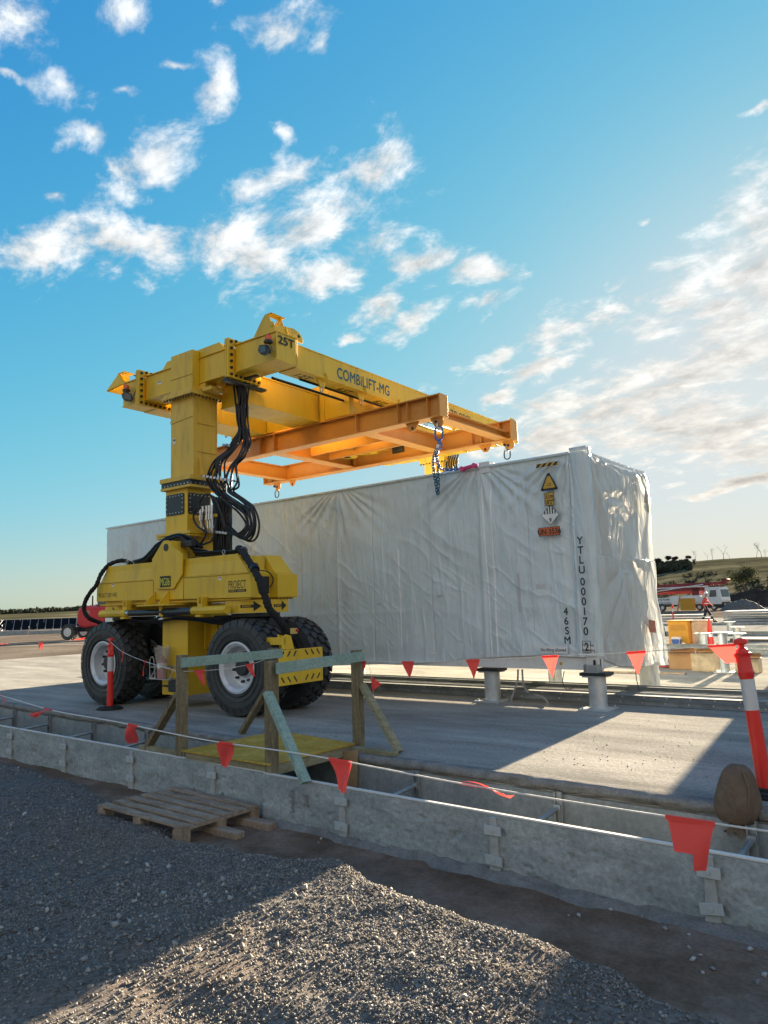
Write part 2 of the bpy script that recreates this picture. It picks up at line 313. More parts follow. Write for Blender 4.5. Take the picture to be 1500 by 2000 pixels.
def smooth_path(pts, k=6):
    P = [Vector(p) for p in pts]; out = []
    for i in range(len(P)-1):
        p0 = P[max(i-1,0)]; p1 = P[i]; p2 = P[i+1]; p3 = P[min(i+2,len(P)-1)]
        for j in range(k):
            t = j/k; out.append(.5*((2*p1)+(p2-p0)*t+(2*p0-5*p1+4*p2-p3)*t*t+(3*p1-p0-3*p2+p3)*t**3))
    out.append(P[-1]); return out
def bolts_each(pts, ax, r, h, m, parent, n=6, sgn=1):
    b = MB(); q = [0,0,0]; q['xyz'.index(ax)] = h*sgn; b.cyl((0,0,0), q, r, n); o = b.build('bolt', m, parent); o.location = pts[0]
    for p in pts[1:]: c = o.copy(); COL.objects.link(c); c.parent = parent; c.location = p
def bolt_row(mb, pts, ax, r=.018, h=.02, n=6, sgn=1):
    for p in pts:
        q = list(p); q['xyz'.index(ax)] += h*sgn; mb.cyl(p, q, r, n)
# ================================================================ SETTING
def ground_mat(name, c1, c2, c3, scale, bump, bscale, rough=.9, streak=(1,1,1), voro=0, spec=0):
    m = bpy.data.materials.new(name); m.use_nodes = True; t = m.node_tree; n = t.nodes; l = t.links; p = n['Principled BSDF']; p.inputs['Roughness'].default_value = rough; p.inputs['Specular IOR Level'].default_value = spec
    tc = n.new('ShaderNodeTexCoord'); mp = n.new('ShaderNodeMapping'); mp.inputs['Scale'].default_value = streak; l.new(tc.outputs['Object'], mp.inputs[0])
    a = n.new('ShaderNodeTexNoise'); a.inputs['Scale'].default_value = scale; a.inputs['Detail'].default_value = 10; a.inputs['Roughness'].default_value = .7; l.new(mp.outputs[0], a.inputs[0])
    r_ = n.new('ShaderNodeValToRGB'); l.new(a.outputs['Fac'], r_.inputs[0]); e = r_.color_ramp.elements; e[0].position = .32; e[0].color = (*c1,1); e[1].position = .68; e[1].color = (*c3,1); k = e.new(.5); k.color = (*c2,1)
    b = n.new('ShaderNodeTexNoise'); b.inputs['Scale'].default_value = bscale; b.inputs['Detail'].default_value = 6; b.inputs['Roughness'].default_value = .7; l.new(tc.outputs['Object'], b.inputs[0])
    f = n.new('ShaderNodeMix'); f.data_type = 'RGBA'; f.blend_type = 'MULTIPLY'; f.inputs[0].default_value = .5; l.new(r_.outputs[0], f.inputs[6])
    r2_ = n.new('ShaderNodeMapRange'); r2_.inputs[1].default_value = .3; r2_.inputs[2].default_value = .7; r2_.inputs[3].default_value = .45; r2_.inputs[4].default_value = 1.35; l.new(b.outputs['Fac'], r2_.inputs[0]); l.new(r2_.outputs[0], f.inputs[7])
    l.new(f.outputs[2], p.inputs['Base Color'])
    h = b.outputs['Fac']
    if voro:
        v = n.new('ShaderNodeTexVoronoi'); v.inputs['Scale'].default_value = voro; l.new(tc.outputs['Object'], v.inputs[0])
        ad = n.new('ShaderNodeMath'); ad.operation = 'SUBTRACT'; l.new(b.outputs['Fac'], ad.inputs[0]); l.new(v.outputs['Distance'], ad.inputs[1]); h = ad.outputs[0]
    bp = n.new('ShaderNodeBump'); bp.inputs['Strength'].default_value = bump; bp.inputs['Distance'].default_value = .02; l.new(h, bp.inputs['Height']); l.new(bp.outputs[0], p.inputs['Normal'])
    return m
CONC = ground_mat('slab_concrete', (.22,.215,.195), (.34,.33,.295), (.44,.425,.38), .8, .5, 28, .8, (.35,1.6,1))
CONCW = ground_mat('form_concrete', (.24,.275,.28), (.33,.37,.372), (.43,.47,.47), 2.2, .45, 30, .85, (1,1,2.6))
CONCR = ground_mat('rough_concrete', (.20,.195,.18), (.28,.275,.26), (.36,.35,.33), 5, 1.0, 60, .9)
FORM = ground_mat('form_panel', (.21,.235,.24), (.27,.295,.30), (.34,.36,.365), 2.2, .2, 20, .45, (1,1,.5), spec=.4)
YARD = ground_mat('yard_ground', (.10,.085,.07), (.16,.135,.11), (.23,.20,.165), .12, 1.0, 9, .95, (1,1,1), 3)

t_ = CONC.node_tree; pr_ = t_.nodes['Principled BSDF']; src_ = pr_.inputs['Base Color'].links[0].from_socket
tcc = t_.nodes.new('ShaderNodeTexCoord'); mpp = t_.nodes.new('ShaderNodeMapping'); mpp.inputs['Scale'].default_value = (.22,.6,1); t_.links.new(tcc.outputs['Object'], mpp.inputs[0])
st_ = t_.nodes.new('ShaderNodeTexNoise'); st_.inputs['Scale'].default_value = 1.6; st_.inputs['Detail'].default_value = 7; st_.inputs['Roughness'].default_value = .75; st_.inputs['Distortion'].default_value = 1.2; t_.links.new(mpp.outputs[0], st_.inputs[0])
sr_ = t_.nodes.new('ShaderNodeMapRange'); sr_.inputs[1].default_value = .35; sr_.inputs[2].default_value = .62; sr_.inputs[3].default_value = .84; sr_.inputs[4].default_value = 1.08; t_.links.new(st_.outputs['Fac'], sr_.inputs[0])
sv_ = t_.nodes.new('ShaderNodeVectorMath'); sv_.operation = 'SCALE'; t_.links.new(src_, sv_.inputs[0]); t_.links.new(sr_.outputs[0], sv_.inputs['Scale']); t_.links.new(sv_.outputs[0], pr_.inputs['Base Color'])
# big ground sheet to the horizon
g = MB(); g.add([(-4000,-4000,-.5),(4000,-4000,-.5),(4000,4000,-.5),(-4000,4000,-.5)], [(0,1,2,3)])
tag(g.build('ground', YARD), kind='structure')

# concrete slab (front edge follows the trench)
YF = [(-24,-2.75),(-10,-3.45),(-7,-3.7),(-3,-3.92),(0,-3.95),(3,-4.05),(46,-4.4)]
def yf(x): return float(np.interp(x,[a for a,_ in YF],[b for _,b in YF]))
s = MB(); n = len(YF); poly = YF+[(46,46),(-24,46)]
top = [(x,y,0) for x,y in poly]; bot = [(x,y,-.55) for x,y in poly]; m_ = len(poly)
s.add(top+bot, [tuple(range(m_))]+[(i,(i+1)%m_,m_+(i+1)%m_,m_+i) for i in range(m_)])
slab = s.build('concrete_slab', CONC); tag(slab, kind='structure')
# crumbly lip on the slab edge
xs = np.arange(-24, 12, .03); prof = [(.10,.0035),(.04,.006),(0,.004),(-.022,-.008),(-.03,-.03),(-.03,-.055),(-.012,-.075),(.0,-.08)]
PX = np.repeat(xs[:,None], len(prof), 1); yy = np.interp(xs,[a for a,_ in YF],[b for _,b in YF])
PY = yy[:,None]+np.array([a for a,_ in prof])[None]; PZ = np.repeat(np.array([b for _,b in prof])[None], len(xs), 0)
jit = (fbm(PX*7, PY*7+np.arange(len(prof))[None]*1.3, 4, 3)-.5); w_ = np.array([0,.3,1,1,1,1,1,.3])
PY = PY+jit*.05*w_; PZ = PZ+jit*.03*w_
lip = grid_obj('slab_edge', PX, PY, PZ, CONCR, flip=True); tag(lip, kind='structure')

# front yard: dirt strip by the wall, gravel bank in front of it
YC = [(-24,-5.25),(-6,-5.15),(-4,-5.3),(-2.8,-5.75),(-1.2,-6.05),(.2,-6.2),(1.0,-6.25),(1.8,-6.40),(2.6,-6.55),(3.2,-6.72),(8,-7.3)]
def crest(x): return np.interp(x,[a for a,_ in YC],[b for _,b in YC])
def yard_h(x, y):
    zg = np.interp(x, [-8,-3,-1.3,.0,.8,3], [-.40,-.36,-.33,-.19,-.14,-.13])
    c = crest(x)+(fbm(x*1.7, y*0+3, 3, 5)-.5)*.30
    wdt = np.interp(x,[-3,-1,1],[.2,.35,.5])
    t = sstep(0, 1, (c+wdt-y)/wdt)
    base = -.415+(fbm(x*2.2,y*2.2,4,9)-.5)*.05
    h = base*(1-t)+(zg+(fbm(x*.9,y*.9,4,21)-.5)*.07+(fbm(x*6,y*6,3,31)-.5)*.03-.018*np.exp(-((y+7.6+.12*x)/.16)**2)-.018*np.exp(-((y+8.35+.12*x)/.16)**2))*t
    return h, t
gx = np.concatenate([np.arange(-24,-8,.3), np.arange(-8,5,.035), np.arange(5,14,.3)]); gy = np.concatenate([np.arange(-30,-10.5,.5), np.arange(-10.5,-4.9,.03), np.array([-4.9,-4.7,-4.5])])
GX, GY = np.meshgrid(gx, gy, indexing='ij'); GZ, GT = yard_h(GX, GY)
YM = ground_mat('yard_soil', (.13,.085,.055), (.22,.15,.105), (.33,.255,.20), 1.8, .7, 40, .95, (1,1,1), 0)
t = YM.node_tree; at = t.nodes.new('ShaderNodeAttribute'); at.attribute_name = 'gravel'; pr = t.nodes['Principled BSDF']; src = pr.inputs['Base Color'].links[0].from_socket
v1 = t.nodes.new('ShaderNodeTexVoronoi'); v1.inputs['Scale'].default_value = 55; tcn = t.nodes.new('ShaderNodeTexCoord'); t.links.new(tcn.outputs['Object'], v1.inputs[0])
rg = t.nodes.new('ShaderNodeValToRGB'); t.links.new(v1.outputs['Color'], rg.inputs[0]); rg.color_ramp.elements[0].color = (.07,.066,.062,1); rg.color_ramp.elements[1].color = (.24,.225,.205,1)
mx = t.nodes.new('ShaderNodeMix'); mx.data_type = 'RGBA'; t.links.new(at.outputs['Fac'], mx.inputs[0]); t.links.new(src, mx.inputs[6]); t.links.new(rg.outputs[0], mx.inputs[7]); t.links.new(mx.outputs[2], pr.inputs['Base Color'])
yard = grid_obj('gravel_yard', GX, GY, GZ, YM, flip=False); tag(yard, kind='structure')
a_ = yard.data.attributes.new('gravel','FLOAT','POINT'); gm = GT*np.clip(.35+1.3*fbm(GX*.8,GY*.8,3,77),0,1)+(1-GT)*.12*fbm(GX*5,GY*5,3,4); a_.data.foreach_set('value', gm.ravel().astype(np.float32))

# loose stones
def stones(name, n, xr, yr, smin, smax, m, dens, seed, sink=.25, flat=.7):
    rg_ = np.random.default_rng(seed); X = rg_.uniform(*xr, n); Y = rg_.uniform(*yr, n); Z, T = yard_h(X, Y)
    keep = rg_.uniform(0,1,n) < dens(X,Y,T); X=X[keep]; Y=Y[keep]; Z=Z[keep]; k = len(X)
    base = np.array([(1,0,0),(0,1,0),(-1,0,0),(0,-1,0),(.2,.1,1),(-.1,-.2,-1),(.65,.6,.5),(-.6,.55,-.4)]);
    F0 = np.array([(0,6,4),(6,1,4),(1,2,4),(2,3,4),(3,0,4),(0,5,6),(6,5,1),(1,5,7),(7,5,2),(1,7,2),(2,5,3),(3,5,0)])
    V = np.repeat(base[None],k,0)*rg_.uniform(.6,1.15,(k,8,1)); S = rg_.uniform(0,1,k)**2*(smax-smin)+smin
    V = V*np.stack([S*rg_.uniform(.7,1.2,k),S*rg_.uniform(.6,1.0,k),S*flat*rg_.uniform(.6,1.1,k)],-1)[:,None,:]
    def rot(V, ang, i, j):
        c, s_ = np.cos(ang)[:,None], np.sin(ang)[:,None]; a, b = V[...,i].copy(), V[...,j].copy(); V[...,i] = a*c-b*s_; V[...,j] = a*s_+b*c
    rot(V, rg_.normal(0,.5,k), 1, 2); rot(V, rg_.normal(0,.5,k), 0, 2); rot(V, rg_.uniform(0,6.28,k), 0, 1)
    V = V+np.stack([X,Y,Z+S*flat*(1-sink)*.6],-1)[:,None,:]
    F = F0[None]+(np.arange(k)*8)[:,None,None]
    return tri_soup(name, V.reshape(-1,3), F.reshape(-1,3), m)
STONE = mat('gravel_stone', (.215,.205,.188), .95, spec=0, var=.25, vscale=6, island=.5)
def d_near(x,y,t): return t*(.35+.65*sstep(-2.2,.3,x))*np.clip(.15+2.2*(fbm(x*1.3,y*1.3,3,41)-.25),.08,1)
tag(stones('gravel_chips', 230000, (-3.2,4.2), (-9.6,-5.6), .0038, .0115, STONE, d_near, 1), 'small angular gravel chips covering the yard in front of the low wall', 'gravel', kind='stuff')
def d_far(x,y,t): return t*.6*(fbm(x*1.1,y*1.1,3,51)>.42)
tag(stones('coarse_gravel', 26000, (-9,3.5), (-9.5,-5.2), .009, .022, STONE, d_far, 2), 'coarser blue grey stones mixed into the shaded gravel', 'gravel', kind='stuff')
ROCK = mat('pale_rock', (.34,.335,.32), .85, spec=.2, var=.2, vscale=12, island=.3, bump=.5, bscale=60)
def d_rock(x,y,t): return (t*(np.exp(-((x+.1)**2/.9+(y+7.0)**2/.5))*.7+.05)+(1-t)*(np.exp(-((x-2.2)**2/.12+(y+5.30)**2/.010))+np.exp(-((x-3.0)**2/.1+(y+5.5)**2/.02))+.5*np.exp(-((x+.6)**2/.3+(y+5.12)**2/.006)))*3.5)
tag(stones('loose_rocks', 1500, (-6,3.6), (-8.8,-5.12), .014, .032, ROCK, d_rock, 3, flat=.8), 'pale broken stones and concrete crumbs lying on the gravel and dirt', 'stones', kind='stuff')
rgd = np.random.default_rng(9); k_ = 420; Xd = rgd.uniform(-8,4,k_); Yd = -3.4+rgd.exponential(1.1,k_)*.9; Sd = rgd.uniform(.003,.010,k_); Bd = np.array([(1,0,0),(0,1,0),(-1,0,0),(0,-1,0),(.2,.1,.8),(-.1,-.2,-.3)])
Vd = (Bd[None]*rgd.uniform(.6,1.3,(k_,6,1))*Sd[:,None,None])+np.stack([Xd,Yd,Sd*.3],-1)[:,None,:]; Fd = np.array([(0,1,4),(1,2,4),(2,3,4),(3,0,4),(0,5,1),(1,5,2),(2,5,3),(3,5,0)])[None]+(np.arange(k_)*6)[:,None,None]
tag(tri_soup('slab_grit', Vd.reshape(-1,3), Fd.reshape(-1,3), STONE), 'scattered grit and crumbs on the concrete slab', 'grit', kind='stuff')
# spilled concrete skirt along the foot of the wall
xs = np.arange(-1.2, 4.2, .03); us = np.linspace(0,1,9); SX, SU = np.meshgrid(xs, us, indexing='ij')
wd = .05+.16*fbm(SX*2.3, SX*0+2, 4, 61)**1.5*2; SY = -5.03-(SX+1.2)*.0242-.002-SU*wd*.6; hz,_ = yard_h(SX,SY); SZ = hz+ (1-SU)**2*.05*(.4+fbm(SX*9,SU*5,3,8)) + .012*np.sin(SU*np.pi)-.004
sk = grid_obj('concrete_spill', SX, SY, SZ, CONCR, flip=True); tag(sk, kind='structure')

CLAMP = mat('clamp_steel',(.46,.51,.52),.5,metal=.2,var=.15,dirt=(.3,.3,.29),dirt_amt=.4)
STRAP = mat('strap_concrete',(.36,.375,.365),.8,var=.2,vscale=14,bump=.5,bscale=60)
# low formwork wall, two sections; clamp plates every 1.44 m
def form_wall(x0, x1, yo, y1, label, plates, crooked=None):
    w = empty('formwork_wall', ((x0+x1)/2,(yo+y1)/2,-.45), 0, label, 'low wall', 'low formwork walls of the trench')
    c = w.location
    nx = int((min(x1,5)-max(x0,-9))/.012); xs = np.concatenate([[x0] if x0<-9 else [],np.linspace(max(x0,-9),min(x1,5),nx),[x1] if x1>5 else []]); zs = np.linspace(-.47,-.012,44); A,B = np.meshgrid(xs, zs, indexing='ij'); yb = yo+(y1-yo)*(A-x0)/(x1-x0)
    dn = (fbm(A*9,B*14,4,70)-.5)*.012*(B<-.13)+(fbm(A*40,B*40,2,71)-.5)*.004+.012*sstep(.68,.80,fbm(A*16,B*16,3,73))*(B<-.10)
    face = grid_obj('concrete_face', A-c.x, yb+dn-c.y, B-c.z, CONCW, w, flip=False)
    p = MB(); p.add([(x0-c.x,yo+.012-c.y,-.02),(x1-c.x,y1+.012-c.y,-.02),(x1-c.x,y1+.07-c.y,-.02),(x0-c.x,yo+.07-c.y,-.02),(x0-c.x,yo+.012-c.y,.438),(x1-c.x,y1+.012-c.y,.438),(x1-c.x,y1+.07-c.y,.438),(x0-c.x,yo+.07-c.y,.438)], [(3,2,1,0),(4,5,6,7),(0,1,5,4),(1,2,6,5),(2,3,7,6),(3,0,4,7)]); p.build('panel', FORM, w)
    e = MB(); e.beam((x0-c.x,yo+.028-c.y,.444),(x1-c.x,y1+.028-c.y,.444),.036,.014); e.build('top_edge', mat('pale_edge',(.62,.61,.58),.55,var=.15,dirt=(.3,.3,.3),dirt_amt=.4), w, bevel=.003)
    for px in plates:
        py = yo+(y1-yo)*(px-x0)/(x1-x0)
        st = MB(); st.prism([(px-.05-c.x,.0),(px+.05-c.x,.0),(px+.034-c.x,.2),(px+.026-c.x,.43),(px-.026-c.x,.43),(px-.034-c.x,.2)],'y',py-.022-c.y,py+.03-c.y); st.build('strap', STRAP, w, bevel=.004)
        for zz, an in ((.345,0),(.145,-.14 if px>2 else .04)):
            b = MB(); b.box(-.066,.066,-.006,.006,-.032,.032); b.cyl((0,-.008,0),(0,-.016,0),.013,8)
            o = b.build('clamp_plate', CLAMP, w, bevel=.002); o.location = (px-c.x,py-.032-c.y,zz); o.rotation_euler = (0,an,0)
    return w
form_wall(-1.2, 12, -5.03, -5.35, 'low concrete faced wall right of the vertical seam, with a bright top edge', [-.2,1.245,2.685,4.13])
form_wall(-24, -1.205, -4.42, -4.995, 'low concrete wall section left of the vertical seam, behind the pallet', [-1.955,-3.40,-4.89,-6.35,-7.8,-9.2,-10.7])
# slab side formwork with channel posts and braces
lettering('595', (-.66,-5.052,-.10), (0,0,-1), (1,0,0), .055, CONCR, bpy.data.objects['formwork_wall'], name='scribed_number', bold=.01, off=.006)
lettering('OMWS', (-.82,-5.050,-.09), (0,0,-1), (1,0,0), .045, CONCR, bpy.data.objects['formwork_wall'], name='scribed_letters', bold=.01, off=.006)
for n_ in ('scribed_number','scribed_letters'): bpy.data.objects[n_].location = -bpy.data.objects['formwork_wall'].location
fw = empty('slab_formwork', (-6,-3.9,-.5), 0, 'smooth grey panels lining the slab side of the trench, with tube braces to the wall', 'formwork')
for i in range(len(YF)-2):
    (xa,ya),(xb,yb) = YF[i],YF[i+1]
    p = MB(); p.beam((xa+6,ya-.022+3.9,.21),(xb+6,yb-.022+3.9,.21),.02,.40); p.build('panel', FORM, fw)
for px in (-10.4,-8.97,-7.56,-6.12,-4.7,-1.8,-.21,1.24,2.69,4.13):
    y_ = yf(px); q = MB()
    for s_ in (-.03,.03): q.box(px+6+s_-.006,px+6+s_+.006,y_+3.9-.075,y_+3.9-.034,.02,.43)
    q.box(px+6-.036,px+6+.036,y_+3.9-.046,y_+3.9-.034,.02,.43); q.build('channel_post', STEEL, fw, bevel=.002)
    yw = -5.0-(px+1.2)*.024
    b = MB(); b.tube([(px+6,y_+3.9-.06,.31),(px+6-.02,yw+3.9,.23)],.019,8); b.box(px+6-.03,px+6+.03,y_+3.9-.10,y_+3.9-.076,.28,.34); b.build('brace_tube', STEEL, fw)

# hills beyond the site: a strip of terrain seen from the south-east, one mesh
def ridge_h(a):     # elevation angle of the skyline (degrees) by azimuth (degrees)
    return np.interp(a, [-110,-90,-75,-66,-61,-45,-32,-24,-19,-18,-17.3,-15.9,-13.9,-12.2,-10.6,-5,5,20,40,70], [.3,.35,.3,.42,.52,.9,1.3,1.5,1.9,2.05,2.22,2.42,2.5,2.52,2.5,2.4,1.9,1.5,1.0,.6])
A_ = np.radians(np.arange(-110,70.1,.25)); Dd = np.array([180,230,300,380,470,560,650,720,760,900,1200.])
AA, DD = np.meshgrid(A_, Dd, indexing='ij'); zr = 760*np.tan(np.radians(ridge_h(np.degrees(AA))))
tt = np.clip((DD-180)/(720-180),0,1); HZ = -.55+(zr+2)*tt**1.25*(1+.10*(fbm(AA*30,DD*.006,4,90)-.5)*(tt<.99))
HZ = np.where(DD>760, HZ-(DD-760)*.08, HZ)
HM = ground_mat('hill_pasture', (.045,.047,.03), (.095,.09,.055), (.26,.235,.15), .014, .4, .35, .95, (1,1,9))
hl = grid_obj('hills', 4+DD*np.sin(AA), -9.8+DD*np.cos(AA), HZ, HM, flip=False); tag(hl, kind='structure')
# ================================================================ WRAPPED CONTAINER
def tarp_mat(name, base, transl=.2):
    m = bpy.data.materials.new(name); m.use_nodes = True; t = m.node_tree; n = t.nodes; l = t.links; p = n['Principled BSDF']
    p.inputs['Roughness'].default_value = .27; p.inputs['Specular IOR Level'].default_value = .8
    tc = n.new('ShaderNodeTexCoord'); mp = n.new('ShaderNodeMapping'); mp.inputs['Rotation'].default_value = (0,R(-35),0); mp.inputs['Scale'].default_value = (1,1,.22); l.new(tc.outputs['Object'], mp.inputs[0])
    a = n.new('ShaderNodeTexNoise'); a.inputs['Scale'].default_value = 5; a.inputs['Detail'].default_value = 9; a.inputs['Distortion'].default_value = .8; l.new(mp.outputs[0], a.inputs[0])
    big = n.new('ShaderNodeTexNoise'); big.inputs['Scale'].default_value = .8; big.inputs['Detail'].default_value = 4; l.new(tc.outputs['Object'], big.inputs[0])
    r_ = n.new('ShaderNodeValToRGB'); l.new(big.outputs['Fac'], r_.inputs[0]); e = r_.color_ramp.elements; e[0].position=.3; e[1].position=.7; e[0].color = (*[c*.86 for c in base],1); e[1].color = (*base,1)
    n2 = n.new('ShaderNodeTexNoise'); n2.inputs['Scale'].default_value = 2.3; n2.inputs['Detail'].default_value = 12; n2.inputs['Roughness'].default_value=.75; l.new(tc.outputs['Object'], n2.inputs[0])
    mr_ = n.new('ShaderNodeMapRange'); mr_.inputs[1].default_value=.55; mr_.inputs[2].default_value=.75; mr_.inputs[4].default_value=.35; l.new(n2.outputs['Fac'], mr_.inputs[0])
    mx = n.new('ShaderNodeMix'); mx.data_type='RGBA'; l.new(mr_.outputs[0], mx.inputs[0]); l.new(r_.outputs[0], mx.inputs[6]); mx.inputs[7].default_value=(.34,.33,.30,1); l.new(mx.outputs[2], p.inputs['Base Color'])
    b = n.new('ShaderNodeBump'); b.inputs['Strength'].default_value = 1.0; b.inputs['Distance'].default_value = .055; l.new(a.outputs['Fac'], b.inputs['Height']); 
    f = n.new('ShaderNodeTexNoise'); f.inputs['Scale'].default_value = 26; f.inputs['Detail'].default_value = 4; l.new(mp.outputs[0], f.inputs[0])
    b2 = n.new('ShaderNodeBump'); b2.inputs['Strength'].default_value = .5; b2.inputs['Distance'].default_value = .010; l.new(f.outputs['Fac'], b2.inputs['Height']); l.new(b.outputs[0], b2.inputs['Normal']); l.new(b2.outputs[0], p.inputs['Normal'])
    tr = n.new('ShaderNodeBsdfTranslucent'); l.new(mx.outputs[2], tr.inputs[0]); l.new(b2.outputs[0], tr.inputs['Normal'])
    ms = n.new('ShaderNodeMixShader'); ms.inputs[0].default_value = transl; l.new(p.outputs[0], ms.inputs[1]); l.new(tr.outputs[0], ms.inputs[2]); l.new(ms.outputs[0], n['Material Output'].inputs[0])
    return m
TARP = tarp_mat('grey_tarpaulin', (.66,.755,.785), .12); TARPE = tarp_mat('silver_film', (.74,.76,.75), .3); TARPE.node_tree.nodes['Principled BSDF'].inputs['Roughness'].default_value = .22
CWHT = mat('container_white', (.68,.69,.68), .45, var=.06, dirt=(.35,.28,.2), dirt_amt=.4)
ZT, ZB, LEN, WID = 3.575, .50, 12.14, 2.42
def side_disp(x, z):
    """outward bulge of the side cover (metres)"""
    seams = [-.235,-1.74,-4.67,-6.9,-9.1,-11.0]
    d = np.zeros_like(x)
    # long diagonal tension creases, fanning down to the left from the top
    u = x*.62+z*.78; v = -x*.78+z*.62
    d += .010*ridge(u*1.9+fbm(x,z,3,1)*1.2, v*.55, 12)*(.4+fbm(x*.8,z*.8,2,5))
    d += .009*ridge(u*4.5+fbm(x*2,z*2,3,2), v*.8, 14)*sstep(.35,.65,fbm(x*.9,z*.9,2,15))
    d += .007*ridge(u*8+fbm(x*3,z*3,3,22)*1.5, v*.9, 24)**2.2*sstep(.4,.62,fbm(x*1.3+7,z*1.1,2,25))
    d += .006*ridge(x*5.2+fbm(x*1.5,z*.8,3,26)*1.4, z*.35, 27)**1.6
    d += .005*ridge(x*11+fbm(x*2,z,3,28)*2+z*.8, z*.5, 29)**1.5*sstep(.4,.6,fbm(x*.7,z*.7+3,2,30))
    u2 = x*.9-z*.42; v2 = x*.42+z*.9
    d += .010*ridge(u2*2.6+fbm(x,z,3,6), v2*.5, 18)*sstep(2.6,1.2,z)
    # gathers under the rail and near the lifting points
    for sx in (-1.75,-.24,-4.67):
        r = np.hypot(x-sx+.05, (z-3.6)); th = np.arctan2(x-sx, 3.7-z)
        d += .016*np.sin(th*26+2*np.sin(th*7))*np.exp(-(r/.85)**2)*np.clip(r/.2,0,1)
    # low slack folds
    d += .035*(fbm(x*.55,z*.7,3,33)-.4)*sstep(3.3,1.6,z)
    d += .014*ridge(x*.8+fbm(x,z,2,8)*2, z*2.6, 40)*sstep(1.7,.9,z)
    for sx in seams:
        d += .020*np.exp(-((x-sx)/.035)**2)-.012*np.exp(-((x-sx+.09)/.05)**2)
    for sx in (-2.7,-3.9,-5.6,-8.0): d += -.008*np.exp(-((x-sx)/.012)**2)*sstep(3.5,3.3,z)
    return d
cont = empty('wrapped_container', (-6.07,1.21,ZB), 0, 'long shipping container wrapped in grey tarpaulin, standing on steel piers under the orange frame', 'container')
def cl(x,y,z): return (x+6.07, y-1.21, z-ZB)
xs = np.linspace(-LEN, -.0, 1100); zs = np.linspace(0,1,230); A,T_ = np.meshgrid(xs, zs, indexing='ij')
zlow = np.interp(A, [-12.1,-5,-3,-1.9,-.9,-.3,0], [.40,.47,.56,.66,.72,.70,.72]); 
B = zlow+(ZT-.02-zlow)*T_; D = side_disp(A,B)*sstep(0,.25,ZT-B)*1.0+.006
flare = .05*sstep(1.2,.5,B)*sstep(-5.,-11,A)
grid_obj('side_cover', A+6.07, -D*1.7+.02-flare-1.21, B-ZB, TARP, cont)
# end cover: deep swags hanging from the top corners, gathered at a knot
ys = np.linspace(0,1,260); A2,T2 = np.meshgrid(ys, np.linspace(0,1,330), indexing='ij'); 
kz = 2.08; ky = 1.15; zlo = np.interp(A2,[0,.3,.6,1],[.70,.52,.46,.40]); Bz = zlo+(ZT-.0-zlo)*T2; Ay = A2*(WID+.01)
th1 = np.arctan2(Ay-.02, 3.62-Bz); r1 = np.hypot(Ay-.02, 3.62-Bz)
th2 = np.arctan2(WID-Ay+.03, 3.55-Bz); r2_ = np.hypot(WID-Ay+.03, 3.55-Bz)
thk = np.arctan2(Ay-ky, kz-Bz); rk = np.hypot(Ay-ky, Bz-kz)
wv = lambda th,k,s: (np.abs(np.sin(th*k+s+1.5*np.sin(th*2.3+s))))**1.5
E_ = .075*wv(th1,7.5,.3)*sstep(.05,.9,r1)*sstep(3.4,1.6,r1)*sstep(1.15,.2,th1)
E_ += .05*wv(th2,6.0,1.0)*sstep(.1,.8,r2_)*sstep(2.6,1.2,r2_)
E_ += .05*wv(thk,5.5,.8)*sstep(.05,.5,rk)*sstep(1.7,.6,rk)*(Bz<kz)
E_ += .03*wv(Ay*0+Bz*2.2-Ay*1.1*(1-Ay/WID)*2.2+Ay*.5,2.6,.2)*sstep(2.5,3.1,Bz)
E_ += .045*(fbm(Ay*2.5,Bz*1.6,4,52)-.35)+.02*ridge(Ay*3+Bz*1.2+fbm(Ay*2,Bz*2,3,3)*1.5,Bz*1.1-Ay,57)
E_ += .03*ridge(Ay*4,Bz*4+fbm(Ay*3,Bz*3,3,9)*2,58)*np.exp(-(rk/.28)**2)
E_ += .035*(fbm(Ay*7,Bz*9,4,59)-.4)*sstep(1.15,.8,Bz)
E_ *= sstep(0,.12,ZT-Bz)*(.25+.75*sstep(0,.25,Ay)*1.0)
E_ += .10*sstep(1.6,.5,Bz)*sstep(1.2,2.3,Ay)-.03*sstep(0,.5,ZT-Bz)*sstep(WID,WID-.4,Ay)
sag = .03*np.sin(np.pi*A2)*sstep(3.2,ZT,Bz)
yoff = .09*sstep(2.9,.5,Bz)*sstep(.6,1,A2)-.05*np.sin(np.clip((3.57-Bz)/3,0,1)*np.pi)*0
grid_obj('end_cover', 6.07+.006+E_, Ay+yoff-1.21, Bz-sag-ZB, TARPE, cont)
# wrapped corner post sleeve (near right corner)
zz = np.linspace(.71,3.63,160); pr_ = [(-.235,-.012),(-.22,-.032),(-.12,-.036),(-.02,-.034),(.02,-.02),(.028,.02),(.03,.10),(.012,.13)]
PA = np.repeat(np.array([p[0] for p in pr_])[:,None],160,1); PB = np.repeat(np.array([p[1] for p in pr_])[:,None],160,1); ZZ = np.repeat(zz[None],len(pr_),0)
jj = (fbm(PA*9+PB*9,ZZ*5,4,88)-.5)*.022; grid_obj('corner_sleeve', PA+6.07+jj*.5+.004, PB-1.21-jj*.8, ZZ-ZB, TARP, cont, flip=True)
b = MB(); b.box(*cl(-.235,0,0)[:1], cl(.02,0,0)[0], -1.21-.03, -1.21+.14, 3.60-ZB, 3.635-ZB); b.build('corner_cap', TARP, cont, bevel=.012)
